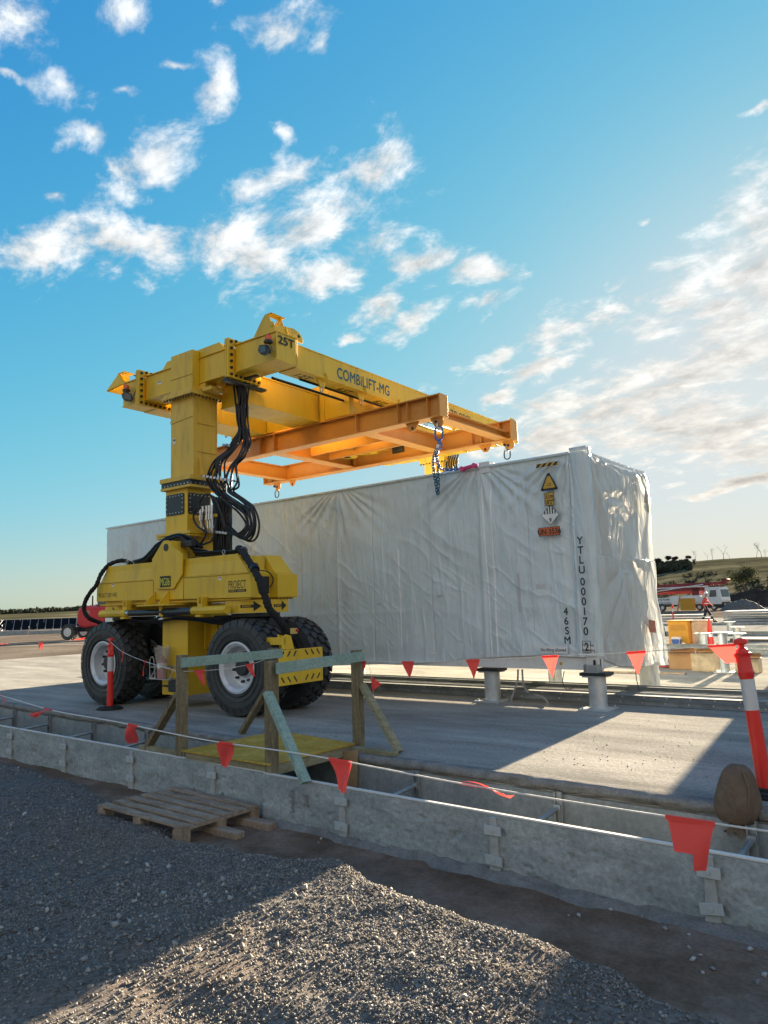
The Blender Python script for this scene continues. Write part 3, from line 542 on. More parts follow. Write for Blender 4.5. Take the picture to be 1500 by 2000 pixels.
# roof, far side, left end
b = MB(); b.box(-6.07,6.06,-1.20,1.205,ZT-.05-ZB,ZT-.002-ZB); b.build('roof_cover', TARP, cont, bevel=.01)
b = MB(); b.tube([(-6.09,-1.215,ZT-.012-ZB),(-3,-1.22,ZT-.004-ZB),(0,-1.218,ZT-.014-ZB),(3,-1.22,ZT-.004-ZB),(5.82,-1.216,ZT-.008-ZB)],.022,8); b.build('top_rail', TARP, cont, smooth=True)
b = MB(); b.box(-6.07,6.05,1.18,1.205,.0,ZT-.05-ZB); b.box(-6.08,-6.05,-1.2,1.2,-.05,ZT-.05-ZB); b.build('far_cover', TARP, cont)
b = MB(); b.box(-6.02,6.0,-1.14,1.14,.24,.30); b.build('floor', CWHT, cont)
# base frame
b = MB(); b.box(-6.05,5.88,-1.19,-1.10,.02,.19); b.box(-6.05,5.88,1.10,1.18,.02,.19)
b.box(-6.05,5.88,-1.2,-1.195,.20,.235)
for k in range(16): b.box(-5.9+k*.76,-5.8+k*.76,-1.1,1.1,.05,.17)
b.box(5.99,6.05,-1.0,1.18,.03,.21); b.build('base_frame', CWHT, cont, bevel=.006)
b = MB(); b.box(5.87,6.06,-1.215,-1.03,.005,.235); b.build('corner_fitting', CWHT, cont, bevel=.012)
b = MB(); b.box(5.86,6.03,-1.205,-1.04,ZT-ZB-.02,ZT-ZB+.0); b.build('lifting_casting', CWHT, cont, bevel=.012); b = MB(); b.box(5.0-.66,5.17-.66+.02,-1.225,-1.06,ZT-ZB-.11,ZT-ZB+.07); b.build('lifting_casting', CWHT, cont, bevel=.012)
b = MB(); b.prism([(5.985,.05),(6.02,.05),(6.02,.16),(5.985,.16)],'y',-1.2215,-1.2155); b.build('slot', BLKM, cont); b = MB(); b.prism([(-1.17,.05),(-1.13,.05),(-1.13,.17),(-1.17,.17)],'x',6.0605,6.064); b.build('slot', BLKM, cont)
# markings on the near side; the cover bulges, so every mark sits just proud of it
yM = -1.21-.095
def dec(name, m, poly, off=0):
    b = MB(); b.prism([(x+6.07,z-ZB) for x,z in poly],'y',yM-off,yM-off+.0012); return b.build(name, m, cont)
def rect(cx,cz,w,h): return [(cx-w/2,cz-h/2),(cx+w/2,cz-h/2),(cx+w/2,cz+h/2),(cx-w/2,cz+h/2)]
STY = mat('sticker_yellow',(.55,.33,.04),.5,dirt=(.3,.25,.15),dirt_amt=.3); STO = mat('sticker_orange',(.55,.12,.03),.5,dirt=(.3,.15,.1),dirt_amt=.3); STW = mat('sticker_white',(.72,.73,.72),.5)
cx = -.545; cz = 3.43
dec('hazard_strip', STY, [(cx-.17,cz-.028),(cx+.17,cz-.028),(cx+.17,cz+.028),(cx-.17,cz+.028)])
for i in range(4): x_ = cx-.155+i*.09; dec('hazard_stripe', INK, [(x_-.03,cz-.026),(x_+.015,cz-.026),(x_+.06,cz+.026),(x_+.015,cz+.026)], .002)
cz = 3.17
def rtri(w,h,cx,cz): return [(cx-w/2,cz-h*.45),(cx+w/2,cz-h*.45),(cx+w/2+.008,cz-h*.38),(cx+.018,cz+h*.52),(cx-.018,cz+h*.52),(cx-w/2-.008,cz-h*.38)]
dec('warning_triangle', INK, rtri(.25,.26,cx+.01,cz)); dec('warning_triangle', STY, rtri(.17,.18,cx+.01,cz-.003), .002)
dec('warning_triangle', INK, rect(cx+.01,cz-.045,.07,.007), .004); dec('warning_triangle', INK, rect(cx+.02,cz-.02,.06,.007), .004)
cz = 2.93
dec('height_sticker', INK, rect(cx,cz,.15,.19)); dec('height_sticker', STY, rect(cx,cz,.136,.176), .002)
X0 = cont
def ctext(s_, cx, cz, h, m=INK, off=.005, **k):
    return lettering(s_, (cx+6.07, yM-off, cz-ZB-h/2), (1,0,0), (0,0,1), h, m, cont, align='CENTER', off=0, **k)
ctext('3,1m', cx, cz+.04, .062, wscale=.7, bold=.005); ctext("10'2\"", cx, cz-.045, .062, wscale=.75, bold=.005)
cz = 2.70; q = .145
dec('danger_diamond', INK, [(cx-q,cz),(cx,cz-q),(cx+q,cz),(cx,cz+q)]); dec('danger_diamond', STW, [(cx-q+.008,cz),(cx,cz-q+.008),(cx+q-.008,cz),(cx,cz+q-.008)], .002)
for i in range(7):
    x_ = cx-.12+i*.04; hh = q-abs(x_-cx)-.006; dec('diamond_stripe', INK, [(x_-.009,cz+.012),(x_+.009,cz+.012),(x_+.009,cz+max(.02,hh)),(x_-.009,cz+max(.02,hh))], .004)
ctext('9', cx, cz-.075, .055, bold=.02)
cz = 2.465
dec('un_number_sticker', INK, rect(cx-.03,cz,.33,.125)); dec('un_number_sticker', STO, rect(cx-.03,cz,.316,.111), .002); ctext('UN 3536', cx-.03, cz, .075, wscale=.9, bold=.003)
zc = 2.30
for ch in 'YTLU 000170#2':
    if ch == ' ': zc -= .03; continue
    if ch == '#': zc -= .075; continue
    ctext(ch, -.125, zc, .104, wscale=.95, bold=.004)
    if ch == '2':
        for a,b_ in ((rect(-.125,zc+.075,.115,.006),0),(rect(-.125,zc-.075,.115,.006),0),(rect(-.182,zc,.006,.15),0),(rect(-.068,zc,.006,.15),0)): dec('check_digit_box', INK, a, .005)
    zc -= .135
zc = 1.33
for ch in '46SM': ctext(ch, -.40, zc, .10, wscale=.95, bold=.004); zc -= .132
dec('notice_label', STW, rect(-.62,.80,.42,.10)); ctext('No lifting allowed', -.62, .80, .05, width=.38)
dec('notice_label', STW, rect(-.10,.83,.20,.13)); ctext('No   No', -.10, .87, .045, width=.16); ctext('lifting lifting', -.10, .80, .04, width=.18)
b = MB(); b.cyl((5.78-.28,-1.193,.10),(5.78-.28,-1.197,.10),.022,16); b.build('round_sticker', STY, cont)
b = MB(); b.box(5.32,5.38,-1.2,-1.19,.05,.16); b.build('hinge_plate', STEEL, cont)
b = MB(); b.box(5.99,6.05,-1.226,-1.2225,.24,.34); b.build('masking_tape', mat('tape_tan',(.35,.27,.17),.7), cont)
# end stickers showing through the film
def edec(name,m,poly,off=0):
    b = MB(); b.prism([(y-1.21,z-ZB) for y,z in poly],'x',6.07+.135+off,6.07+.1365+off); return b.build(name,m,cont)
def rt2(w,h,cy,cz): return [(cy-w/2,cz-h*.45),(cy+w/2,cz-h*.45),(cy,cz+h*.5)]
STF = mat('faded_sticker',(.42,.34,.22),.6); STF2 = mat('faded_red_sticker',(.45,.12,.06),.6,dirt=(.5,.48,.45),dirt_amt=.8,vscale=9)
edec('faded_triangle', STF, rt2(.22,.26,2.0,3.10)); edec('faded_sticker', STF, [(2.0,2.84),(2.12,2.84),(2.12,2.98),(2.0,2.98)])
edec('faded_red_sticker', STF2, [(1.75,.96),(2.05,.93),(2.05,1.12),(1.75,1.15)], -.02)
# heat-sealed seams and the shadows of the ribs behind the film, laid on the bulging cover
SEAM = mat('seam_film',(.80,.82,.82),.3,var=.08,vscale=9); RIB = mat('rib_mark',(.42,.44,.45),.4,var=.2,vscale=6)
def cover_strip(name, sx, w_, m, off, lean=0, z0=0, z1=1):
    t_ = np.linspace(z0,z1,150); u_ = np.linspace(-w_/2,w_/2,5); Tt,Uu = np.meshgrid(t_,u_,indexing='ij'); Xs = sx+Uu+lean*(1-Tt)+.012*(fbm(Tt*9,Uu*0+sx,3,3)-.5)
    zl = np.interp(Xs,[-12.1,-5,-3,-1.9,-.9,-.3,0],[.40,.47,.56,.66,.72,.70,.72]); Zs = zl+(ZT-.02-zl)*Tt; Ds = (side_disp(Xs,Zs)*sstep(0,.25,ZT-Zs)+.006)*1.7-.02+.05*sstep(1.2,.5,Zs)*sstep(-5.,-11,Xs)+off
    grid_obj(name, Xs+6.07, -Ds-1.21, Zs-ZB, m, cont, flip=True)
for sx,ln in ((-4.67,.0),(-1.70,.05),(-3.35,.02),(-.27,0),(-6.9,0),(-1.55,.0)): cover_strip('seam_tape', sx, .022 if sx!=-3.35 else .03, SEAM, .004, ln, 0 if sx!=-3.35 else .08, 1 if sx!=-3.35 else .62)
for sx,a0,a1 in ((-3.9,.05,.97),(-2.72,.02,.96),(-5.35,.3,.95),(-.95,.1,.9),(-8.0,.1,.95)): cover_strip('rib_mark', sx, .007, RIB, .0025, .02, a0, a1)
for sx,w_,a0,a1 in ((-3.78,.09,.32,.335),(-2.55,.10,.335,.35),(-.80,.14,.33,.355),(-1.15,.05,.22,.42)): cover_strip('show_through_patch', sx, w_, mat('show_through',(.50,.51,.52),.4), .003, 0, a0, a1)  # painted patches where darker structure shows through the translucent film

# neighbouring container just outside the frame (its shadow falls on the slab)
nb = empty('wrapped_container', (1.25+6.07,7.3,.5), 0, 'second grey wrapped container to the right, beyond the first one', 'container')
b = MB(); rows = [(-.05,.90),(1.1,.95),(1.8,1.07),(2.34,1.60),(3.07,1.76)]; vs = []
for z_,x_ in rows: vs += [(x_+.34-7.32,-1.21,z_),(6.07,-1.21,z_),(6.07,1.21,z_),(x_-7.32,1.21,z_)]
fs = [(0,1,2,3),tuple(range(len(vs)-1,len(vs)-5,-1))]
for k in range(len(rows)-1):
    for j in range(4): fs.append((4*k+j,4*k+(j+1)%4,4*k+4+(j+1)%4,4*k+4+j))
b.add(vs,fs); b.build('side_cover', TARP, nb, bevel=.03)
b = MB(); b.box(-5.6,5.9,-1.1,1.1,-.2,-.051); b.build('base_frame', CWHT, nb)

# ================================================================ STEEL PIERS
PIERM = mat('pier_zinc', (.50, .54, .56), .42, metal=.55, var=.2, vscale=7, dirt=(.33,.34,.34), dirt_amt=.4)
def make_pier(h=.455, r=.12, plate=.21, label=None, loc=(0,0,0), top=.15, saddle=True, group='galvanised piers for containers'):
    p = empty('steel_pier', loc, 0, label, 'pier', group)
    b = MB(); b.box(-plate,plate,-plate,plate,0,.022)
    for i in (-1,1):
        for j in (-1,1): b.cyl((i*plate*.78,j*plate*.78,.022),(i*plate*.78,j*plate*.78,.05),.014,8)
    b.build('base_plate', PIERM, p, bevel=.003)
    b = MB(); b.cyl((0,0,.022),(0,0,h-.02),r,28); o = b.build('tube', PIERM, p, smooth=True)
    b = MB(); b.box(-top,top,-top,top,h-.02,h); b.build('top_plate', STEEL, p, bevel=.003)
    if saddle:
        b = MB(); b.box(-.185,.185,-.15,.15,h,h+.042); b.build('rubber_pad', BLK, p, bevel=.004)
    return p
P1 = make_pier(label='front galvanised pier under the right corner of the wrapped container', loc=(-.06,.02,0))
b = MB(); b.box(-.13,.08,-.14,.02,.497,.51); b.prism([(-.14,.51),(.02,.51),(.02,.56),(-.06,.61),(-.14,.60)],'x',-.125,-.115); b.prism([(-.14,.51),(.02,.51),(.02,.56),(-.06,.61),(-.14,.60)],'x',.065,.075); b.box(-.115,.065,-.10,-.09,.51,.60); b.cyl((-.05,-.1,.565),(-.05,-.115,.565),.012,8); b.cyl((.02,-.1,.545),(.02,-.115,.545),.012,8); b.build('locating_bracket', STEEL, P1, bevel=.003)
copy_tree(P1, None, (-1.80,.20,0), 0, 'galvanised pier under the long side of the wrapped container, next to the front corner pier')
for ch in [c for c in bpy.data.objects if c.name.startswith('locating_bracket') and c.parent and c.parent!=P1]: bpy.data.objects.remove(ch)
P3 = make_pier(label='pier at the far right corner of the container, partly wrapped in film', loc=(-.12,2.28,0))
zz = np.linspace(.03,.62,40); aa = np.linspace(0,2*np.pi,60); AAx,ZZx = np.meshgrid(aa,zz,indexing='ij'); rr = .135+.02*np.sin(AAx*5+ZZx*3)+.03*(fbm(AAx*2,ZZx*6,3,7)-.3)
grid_obj('film_wrap', rr*np.cos(AAx), rr*np.sin(AAx), ZZx*.75, TARPE, P3)
copy_tree(make_pier(label='far row pier seen below the container base, between the two front piers', loc=(-1.75,2.28,0)), None, (-6.2,2.28,0), 0, 'far row pier behind the middle of the container')
for x in (-4.6,-7.4,-10.2,-12.0): pass
for (x,y,h,r_,lb,sad) in [(.17,5.75,.78,.085,'tall thin pier standing behind the cardboard boxes',False),(-2.14,12.9,.44,.12,'wide capped pier just left of the traffic cone',False),(-2.37,18.0,.42,.12,'short pier on the far slab right of the traffic cone',False),(-1.05,12.2,.46,.11,'pier cut by the right edge of the photo, beside the leaning bollard head',False),(-3.9,23.5,.42,.12,'distant pier directly behind the traffic cone',False)]:
    make_pier(h,r_,.17,lb,(x,y,0),.2 if h<.5 else .16,sad)
RAILM = mat('rail_steel', (.25,.28,.29), .85, spec=.1, metal=0, var=.3, vscale=2, dirt=(.12,.12,.12), dirt_amt=.6)
def rail(x0,x1,y,z0,w,h,label,lip=True,grp='steel rails lying on the slab'):
    e = empty('steel_rail', ((x0+x1)/2,y,z0), 0, label, 'steel rail', grp); hl_ = (x1-x0)/2
    b = MB(); b.box(-hl_,hl_,-w/2,-w/2+.008,0,h); b.box(-hl_,hl_,w/2-.008,w/2,0,h); b.box(-hl_,hl_,-w/2+.008,w/2-.008,h*.55,h*.55+.01); b.box(-hl_,hl_,-w/2-.02,-w/2,h-.01,h); b.box(-hl_,hl_,-w/2-.02,-w/2,0,.01)
    b.build('profile', RAILM, e)
    b = MB(); k = -hl_+.2
    while k < hl_: b.cyl((k,-w/2,h*.5),(k,-w/2-.014,h*.5),.012,6); k += .31
    b.build('bolt_row', BOLTS, e); return e
rail(-13.2,9,.70,.005,.16,.075,'lowest rail nearest to the piers below the wrapped container')
rail(-13.5,9,.80,.082,.26,.048,'upper rail stacked on the one nearest the piers')
rail(-13.0,9,1.20,.02,.14,.10,'dark middle rail with a row of bright bolts under the container')
rail(-13.4,9,1.62,.005,.22,.15,'farthest pale topped rail running under the container')
# ================================================================ MOBILE GANTRY CRANE
HOSES= [[(-1.309,0.4,5.291),(-1.235,0.36,4.94),(-1.248,0.36,4.855),(-1.191,0.34,4.614),(-1.087,0.3,4.416),(-1.168,0.25,4.249),(-1.278,0.15,4.08),(-1.412,0.05,3.898),(-1.567,0.0,3.667),(-1.517,0.0,3.534),(-1.282,-0.02,3.336),(-0.935,-0.05,3.13),(-0.648,-0.08,2.953),(-0.559,-0.1,2.785),(-0.628,-0.1,2.681),(-0.822,-0.05,2.653),(-1.065,0.02,2.743),(-1.218,0.06,2.923),(-1.349,0.1,3.138),(-1.433,0.12,3.317)],[(-1.262,0.388,5.278),(-1.21,0.36,4.936),(-1.219,0.36,4.85),(-1.167,0.34,4.61),(-1.077,0.3,4.414),(-1.143,0.25,4.245),(-1.243,0.15,4.074),(-1.372,0.05,3.892),(-1.477,0.0,3.648),(-1.437,0.0,3.518),(-1.3,0.05,3.345),(-1.289,0.1,3.149),(-1.364,0.1,2.907),(-1.375,0.1,2.659),(-1.376,0.1,2.395)],[(-1.216,0.375,5.266),(-1.185,0.36,4.931),(-1.189,0.36,4.844),(-1.144,0.34,4.605),(-1.067,0.3,4.412),(-1.119,0.25,4.241),(-1.209,0.15,4.069),(-1.332,0.05,3.886),(-1.387,0.0,3.63),(-1.357,0.0,3.503),(-1.204,-0.02,3.34),(-0.864,-0.055,3.147),(-0.586,-0.09,2.977),(-0.491,-0.113,2.787),(-0.565,-0.113,2.656),(-0.785,-0.05,2.634),(-1.065,0.02,2.752),(-1.237,0.06,2.925),(-1.378,0.1,3.142),(-1.483,0.12,3.33)],[(-1.169,0.363,5.253),(-1.16,0.36,4.926),(-1.16,0.36,4.838),(-1.121,0.34,4.601),(-1.057,0.3,4.41),(-1.094,0.25,4.237),(-1.175,0.15,4.064),(-1.293,0.05,3.881),(-1.297,0.0,3.611),(-1.278,0.0,3.489),(-1.221,0.05,3.336),(-1.221,0.1,3.142),(-1.296,0.1,2.9),(-1.302,0.1,2.653),(-1.303,0.1,2.39)],[(-1.123,0.35,5.24),(-1.136,0.36,4.921),(-1.13,0.36,4.833),(-1.098,0.34,4.597),(-1.048,0.3,4.409),(-1.07,0.25,4.233),(-1.14,0.15,4.059),(-1.253,0.05,3.875),(-1.209,0.0,3.593),(-1.2,0.0,3.474),(-1.126,-0.02,3.344),(-0.793,-0.06,3.165),(-0.525,-0.1,3.002),(-0.424,-0.125,2.789),(-0.502,-0.125,2.631),(-0.748,-0.05,2.615),(-1.065,0.02,2.762),(-1.257,0.06,2.927),(-1.408,0.1,3.145),(-1.534,0.12,3.343)],[(-1.077,0.338,5.227),(-1.111,0.36,4.916),(-1.101,0.36,4.827),(-1.075,0.34,4.593),(-1.026,0.3,4.371),(-0.925,0.25,4.159),(-0.926,0.15,3.925),(-1.102,0.08,3.791),(-1.121,0.0,3.575),(-1.122,0.0,3.459),(-1.143,0.05,3.327),(-1.153,0.1,3.134),(-1.227,0.1,2.894),(-1.228,0.1,2.647),(-1.23,0.1,2.385)],[(-1.031,0.325,5.215),(-1.086,0.36,4.911),(-1.072,0.36,4.821),(-1.052,0.34,4.589),(-1.004,0.3,4.367),(-0.909,0.25,4.156),(-0.914,0.15,3.923),(-1.063,0.08,3.785),(-1.035,0.0,3.557),(-1.045,0.0,3.445),(-1.049,-0.02,3.348),(-0.722,-0.065,3.182),(-0.464,-0.11,3.026),(-0.357,-0.138,2.791),(-0.44,-0.138,2.606),(-0.711,-0.05,2.596),(-1.064,0.02,2.772),(-1.276,0.06,2.929),(-1.438,0.1,3.148),(-1.584,0.12,3.355)],[(-0.986,0.312,5.202),(-1.062,0.36,4.906),(-1.043,0.36,4.816),(-1.03,0.34,4.585),(-0.983,0.3,4.363),(-0.892,0.25,4.154),(-0.902,0.15,3.922),(-1.025,0.08,3.78),(-0.949,0.0,3.539),(-0.968,0.0,3.43),(-1.011,-0.02,3.35),(-0.687,-0.068,3.19),(-0.434,-0.115,3.038),(-0.324,-0.144,2.792),(-0.408,-0.144,2.594),(-0.693,-0.05,2.587),(-1.064,0.02,2.777),(-1.286,0.06,2.93),(-1.453,0.1,3.15),(-1.609,0.12,3.361)],[(-0.94,0.3,5.19),(-1.037,0.36,4.902),(-1.014,0.36,4.81),(-1.007,0.34,4.581),(-0.961,0.3,4.36),(-0.875,0.25,4.151),(-0.89,0.15,3.92),(-0.986,0.08,3.774),(-0.863,0.0,3.522),(-0.893,0.0,3.416),(-0.973,-0.02,3.352),(-0.652,-0.07,3.199),(-0.404,-0.12,3.05),(-0.291,-0.15,2.793),(-0.377,-0.15,2.582),(-0.675,-0.05,2.577),(-1.064,0.02,2.782),(-1.296,0.06,2.93),(-1.468,0.1,3.151),(-1.635,0.12,3.368)]]
HOSES2= [[(-1.421,0.12,3.198),(-1.427,0.12,2.998),(-1.423,0.12,2.747),(-1.444,0.12,2.401)],[(-1.382,0.12,3.184),(-1.387,0.12,2.994),(-1.383,0.12,2.744),(-1.407,0.12,2.398)],[(-1.342,0.12,3.17),(-1.348,0.12,2.99),(-1.344,0.12,2.74),(-1.37,0.12,2.396)],[(-1.302,0.12,3.185),(-1.308,0.12,2.986),(-1.305,0.12,2.737),(-1.333,0.12,2.393)],[(-1.263,0.12,3.171),(-1.269,0.12,2.982),(-1.266,0.12,2.734),(-1.296,0.12,2.391)],[(-1.224,0.12,3.157),(-1.23,0.12,2.978),(-1.227,0.12,2.73),(-1.26,0.12,2.388)],[(-1.185,0.12,3.173),(-1.191,0.12,2.975),(-1.188,0.12,2.727),(-1.224,0.12,2.386)],[(-1.146,0.12,3.159),(-1.152,0.12,2.971),(-1.149,0.12,2.724),(-1.187,0.12,2.383)],[(-1.685,-0.1,2.425),(-1.714,-0.2,2.521),(-1.488,-0.2,2.521),(-1.278,-0.15,2.588),(-1.239,-0.1,2.734),(-1.214,-0.1,2.943)],[(-1.736,-0.1,2.495),(-1.535,-0.1,2.595),(-1.448,-0.1,2.736),(-1.497,-0.1,2.905),(-1.548,-0.1,3.075)],[(-1.637,-0.12,3.116),(-1.599,-0.12,3.245),(-1.461,-0.12,3.338),(-1.288,-0.12,3.309),(-1.189,-0.1,3.202),(-1.093,-0.08,2.998),(-1.056,-0.05,2.786)],[(-1.545,-0.05,3.146),(-1.662,-0.1,3.137),(-1.725,-0.1,2.993),(-1.661,-0.1,2.853),(-1.51,-0.1,2.757)]]
GO = empty('mobile_gantry_crane', (-3.9563,-2.2103,0), .0265, 'tall yellow mobile gantry crane on four black tyres, straddling the grey wrapped container', 'gantry crane')
def gp(name, b, m=YEL, bevel=.006, **k): return b.build(name, m, GO, bevel=bevel, **k)
# ---- header: middle box, two bolted end boxes
b = MB(); b.box(-3.25,-.98,.03,.44,5.29,5.72); b.box(-3.25,-.98,.0,.46,5.715,5.735); b.box(-3.25,-.98,.0,.46,5.275,5.292)
gp('header_beam', b)
b = MB(); b.prism([(-2.80,5.735),(-2.66,5.87),(-1.28,5.89),(-1.14,5.735)],'y',.035,.05); b.prism([(-2.80,5.735),(-2.66,5.87),(-1.28,5.89),(-1.14,5.735)],'y',.40,.415); b.box(-2.66,-1.28,.05,.40,5.86,5.872); gp('header_gusset', b, bevel=.003)
b = MB(); b.box(-2.345,-1.775,-.12,.028,5.175,5.845); gp('column_head', b)
def endbox(x0, x1, side):
    e = MB(); e.box(x0,x1,.02,.45,5.295,5.725); e.box(x0,x1+(.0 if side<0 else .012),-.004,.47,5.722,5.742); e.box(x0,x1+(.0 if side<0 else .012),-.004,.47,5.278,5.296)
    if side>0: e.box(x1,x1+.012,-.004,.016,5.296,5.722); e.box(x1,x1+.012,.452,.47,5.296,5.722)
    return gp('end_box', e, bevel=.004)
EB = endbox(-.88, .055, 1); EL = endbox(-3.93,-3.35,-1)
lettering('25T', (.0675+.0,.035,5.545), (0,1,0), (0,0,1), .13, INK, GO, bold=.006, name='load_lettering', width=.36)
for x in (-3.30,-.93):
    b = MB()
    b.box(x-.045,x-.002,-.125,.58,5.185,5.30); b.box(x-.045,x-.002,-.125,.0,5.30,5.74); b.box(x-.045,x-.002,-.125,.58,5.74,5.825); b.box(x-.045,x-.002,.47,.58,5.30,5.74)
    b.box(x+.002,x+.045,-.125,.58,5.185,5.28); b.box(x+.002,x+.045,-.125,-.005,5.28,5.76); b.box(x+.002,x+.045,-.125,.58,5.76,5.825); b.box(x+.002,x+.045,.472,.58,5.28,5.76); f = gp('bolted_flange', b, bevel=.004)
    b = MB(); pts = [(x+.045,-.07,5.23+i*.108) for i in range(6)]+[(x+.045,.03+.1*i,5.225) for i in range(6)]+[(x+.045,.03+.1*i,5.795) for i in range(6)]
    bolts_each(pts, 'x', .024, .03, BOLT, f)
# striker fins at the header ends
b = MB(); b.prism([(-.47,5.742),(.02,5.742),(-.02,5.90),(-.08,5.93),(-.13,6.06),(-.20,6.065),(-.25,6.02)],'y',.02,.04); b.prism([(-.47,5.742),(.02,5.742),(-.02,5.90),(-.08,5.93),(-.13,6.06),(-.20,6.065),(-.25,6.02)],'y',.30,.32)
b.box(-.21,-.06,.02,.34,6.058,6.066); b.cyl((-.05,.02,5.86),(-.05,.005,5.86),.03,12); gp('top_fin', b, bevel=.003)
b = MB(); b.add([(-3.92,.02,5.74),(-4.36,-.06,5.66),(-4.13,.04,5.97),(-4.06,.06,5.90)],[(0,1,2,3)]); b.add([(-3.92,.05,5.74),(-4.36,-.03,5.66),(-4.13,.07,5.97),(-4.06,.09,5.90)],[(3,2,1,0)]); b.add([(-4.36,-.06,5.66),(-4.13,.04,5.97),(-4.13,.30,5.97),(-4.36,.30,5.66)],[(0,1,2,3),(3,2,1,0)]); b.box(-4.13,-3.92,.03,.26,5.972,5.98); b.box(-3.98,-3.93,.05,.12,5.60,5.8); gp('top_fin', b, bevel=0)
b = MB(); b.prism([(.06,5.742),(.70,5.742),(.70,5.82),(.62,5.90),(.50,5.93),(.20,5.90),(.06,5.83)],'x',-.06,-.03); lg = gp('top_lug', b, bevel=.003)
b = MB(); b.cyl((-.028,.60,5.83),(-.02,.60,5.83),.025,14); b.build('pin_hole', BLKM, lg)
# ---- long beams running away from the camera
for k,(x0,x1) in enumerate(((-.34,0.0),(-3.9,-3.56))):
    b = MB(); b.box(x0+.012,x1-.012,.47,7.75,5.29,5.66); b.box(x0,x1,.47,7.75,5.655,5.675); b.box(x0-.02,x1+.012,.47,7.75,5.262,5.292); bm_ = gp('long_beam', b, bevel=.004)
    for y in (1.20,2.25,3.30,4.35,5.4):
        b = MB(); xx = x1 if k==0 else x0-.02
        b.prism([(xx,5.27),(xx+.055,5.25),(xx+.04,5.33),(xx,5.36)],'y',y-.012,y+.012)
        b.prism([(y-.13,5.265),(y+.13,5.265),(y+.05,5.12),(y-.03,5.12)],'x',(x0+x1)/2+.07,(x0+x1)/2+.095)
        l_ = b.build('sling_lug', YEL, bm_, bevel=.002)
        b = MB(); cx_ = (x0+x1)/2+.08; b.tube([(cx_+.0+math.cos(t_)*.03, y, 5.10+math.sin(t_)*.055) for t_ in np.linspace(0,2*np.pi,17)[:-1]],.009,6,closed=True); b.build('ring', STEEL, l_, smooth=True)
lettering('COMBiLIFT-MG', (-.0125+.002,1.52,5.36), (0,1,0), (0,0,1), .19, INKT, GO, name='maker_lettering', width=1.50, bold=.012, spacing=1.06)
lettering('70,000kg', (-.0125+.002,5.18,5.38), (0,1,0), (0,0,1), .17, INK, GO, name='load_lettering', width=1.05, bold=.0)
for s_,y in (('12T',1.0),('6.5T',2.05),('8.5T',3.1)): lettering(s_, (-.04,y-.25,5.2615), (0,1,0), (-1,0,0), .16, INK, GO, name='load_lettering', width=.34, bold=.02, off=.001) if False else lettering(s_, (-.26,y-.28,5.2605), (0,1,0), (1,0,0), .15, INK, GO, name='load_lettering', width=.32, bold=.005, off=.0012)
# far header with its flanges and the far column
b = MB(); b.box(-3.9,.05,7.75,8.18,5.29,5.72); b.box(.0,.03,7.9,8.1,5.7,5.88); b.prism([(7.5,5.68),(7.8,5.68),(7.76,5.80),(7.55,5.80)],'x',-.30,-.26); gp('far_header_beam', b)
b = MB(); b.box(-2.36,-1.80,7.7,8.2,1.2,5.1); b.box(-2.45,-1.70,7.6,8.3,5.05,5.2); gp('far_column', b, YEL2)
b = MB(); b.prism([(-3.75,1.66),(.03,1.66),(.03,2.0),(-.24,2.3),(-3.48,2.3),(-3.75,2.0)],'y',8.3,9.1); gp('far_carriage', b)
b = MB(); bolt_row(b, [(-2.42+i*.09,7.63,5.05) for i in range(9)], 'z', .018, .03, sgn=-1); b.build('bolt_row', BOLT, GO)
for i in range(5):
    px = -1.58+i*.07; b = MB(); b.tube(smooth_path([(px-.1,7.8,5.2),(px-.15,7.75,4.95),(px-.05+.05*(i%2),7.7,4.65),(px+.12,7.7,4.45),(px+.2,7.75,4.2)],5),.022,7); b.build('hose', BLK, GO, smooth=True)
# ---- central telescopic boxes and carriage hardware
for x0,x1 in ((-1.72,-1.06),(-3.1,-2.44)):
    b = MB(); b.box(x0+.02,x1-.02,.44,2.24,4.93,5.42); b.box(x0,x1,.44,2.24,4.905,4.935); b.box(x0,x1,.44,2.24,5.415,5.44); gp('inner_beam', b, YEL, bevel=.004); b = MB(); b.box(x0+.02,x1-.02,5.0,7.7,5.16,5.5); gp('inner_beam', b, YEL, bevel=.004)
b = MB(); b.box(-3.5,-.36,2.26,2.40,4.93,5.60); b.box(-1.05,-.95,2.24,2.42,4.88,5.56); b.prism([(-1.05,5.56),(-.8,5.56),(-.8,5.47),(-.95,5.3)],'y',2.25,2.40); gp('cross_plate', b)
b = MB(); b.cyl((-1.0,2.75,5.17),(-.42,2.75,5.17),.30,28); b.box(-1.0,-.42,2.75,3.6,4.88,5.46); gp('winch_housing', b)
b = MB(); b.box(-.62,-.54,3.0,3.06,4.75,5.2); b.box(-.62,-.30,5.6,5.7,5.0,5.3); gp('support_strut', b)
b = MB(); b.cyl((-.50,.46,5.21),(-.50,7.9,5.21),.022,10); b.cyl((-.30,.9,5.245),(-.30,7.9,5.245),.018,10); b.build('hydraulic_pipe', BLK, GO, smooth=True)
b = MB()
for x in (-3.0,-1.5,-.5): b.box(x,x+.12,4.3,4.42,4.70,5.3)
b.box(-3.3,-.3,4.28,4.44,4.86,4.94); b.box(-2.9,-1.3,3.6,5.0,4.80,4.84); b.beam((-2.7,3.7,4.78),(-1.5,4.9,4.78),.12,.05); b.beam((-1.5,3.7,4.76),(-2.7,4.9,4.76),.12,.05); b.cyl((-2.1,4.3,4.70),(-2.1,4.3,4.8),.22,20); gp('trolley_frame', b, bevel=.003)
b = MB(); b.cyl((-2.1,4.3,4.69),(-2.1,4.3,4.705),.07,16); b.box(-1.2,-.9,4.7,5.1,4.70,4.84); b.build('trolley_motor', BLKM, GO)
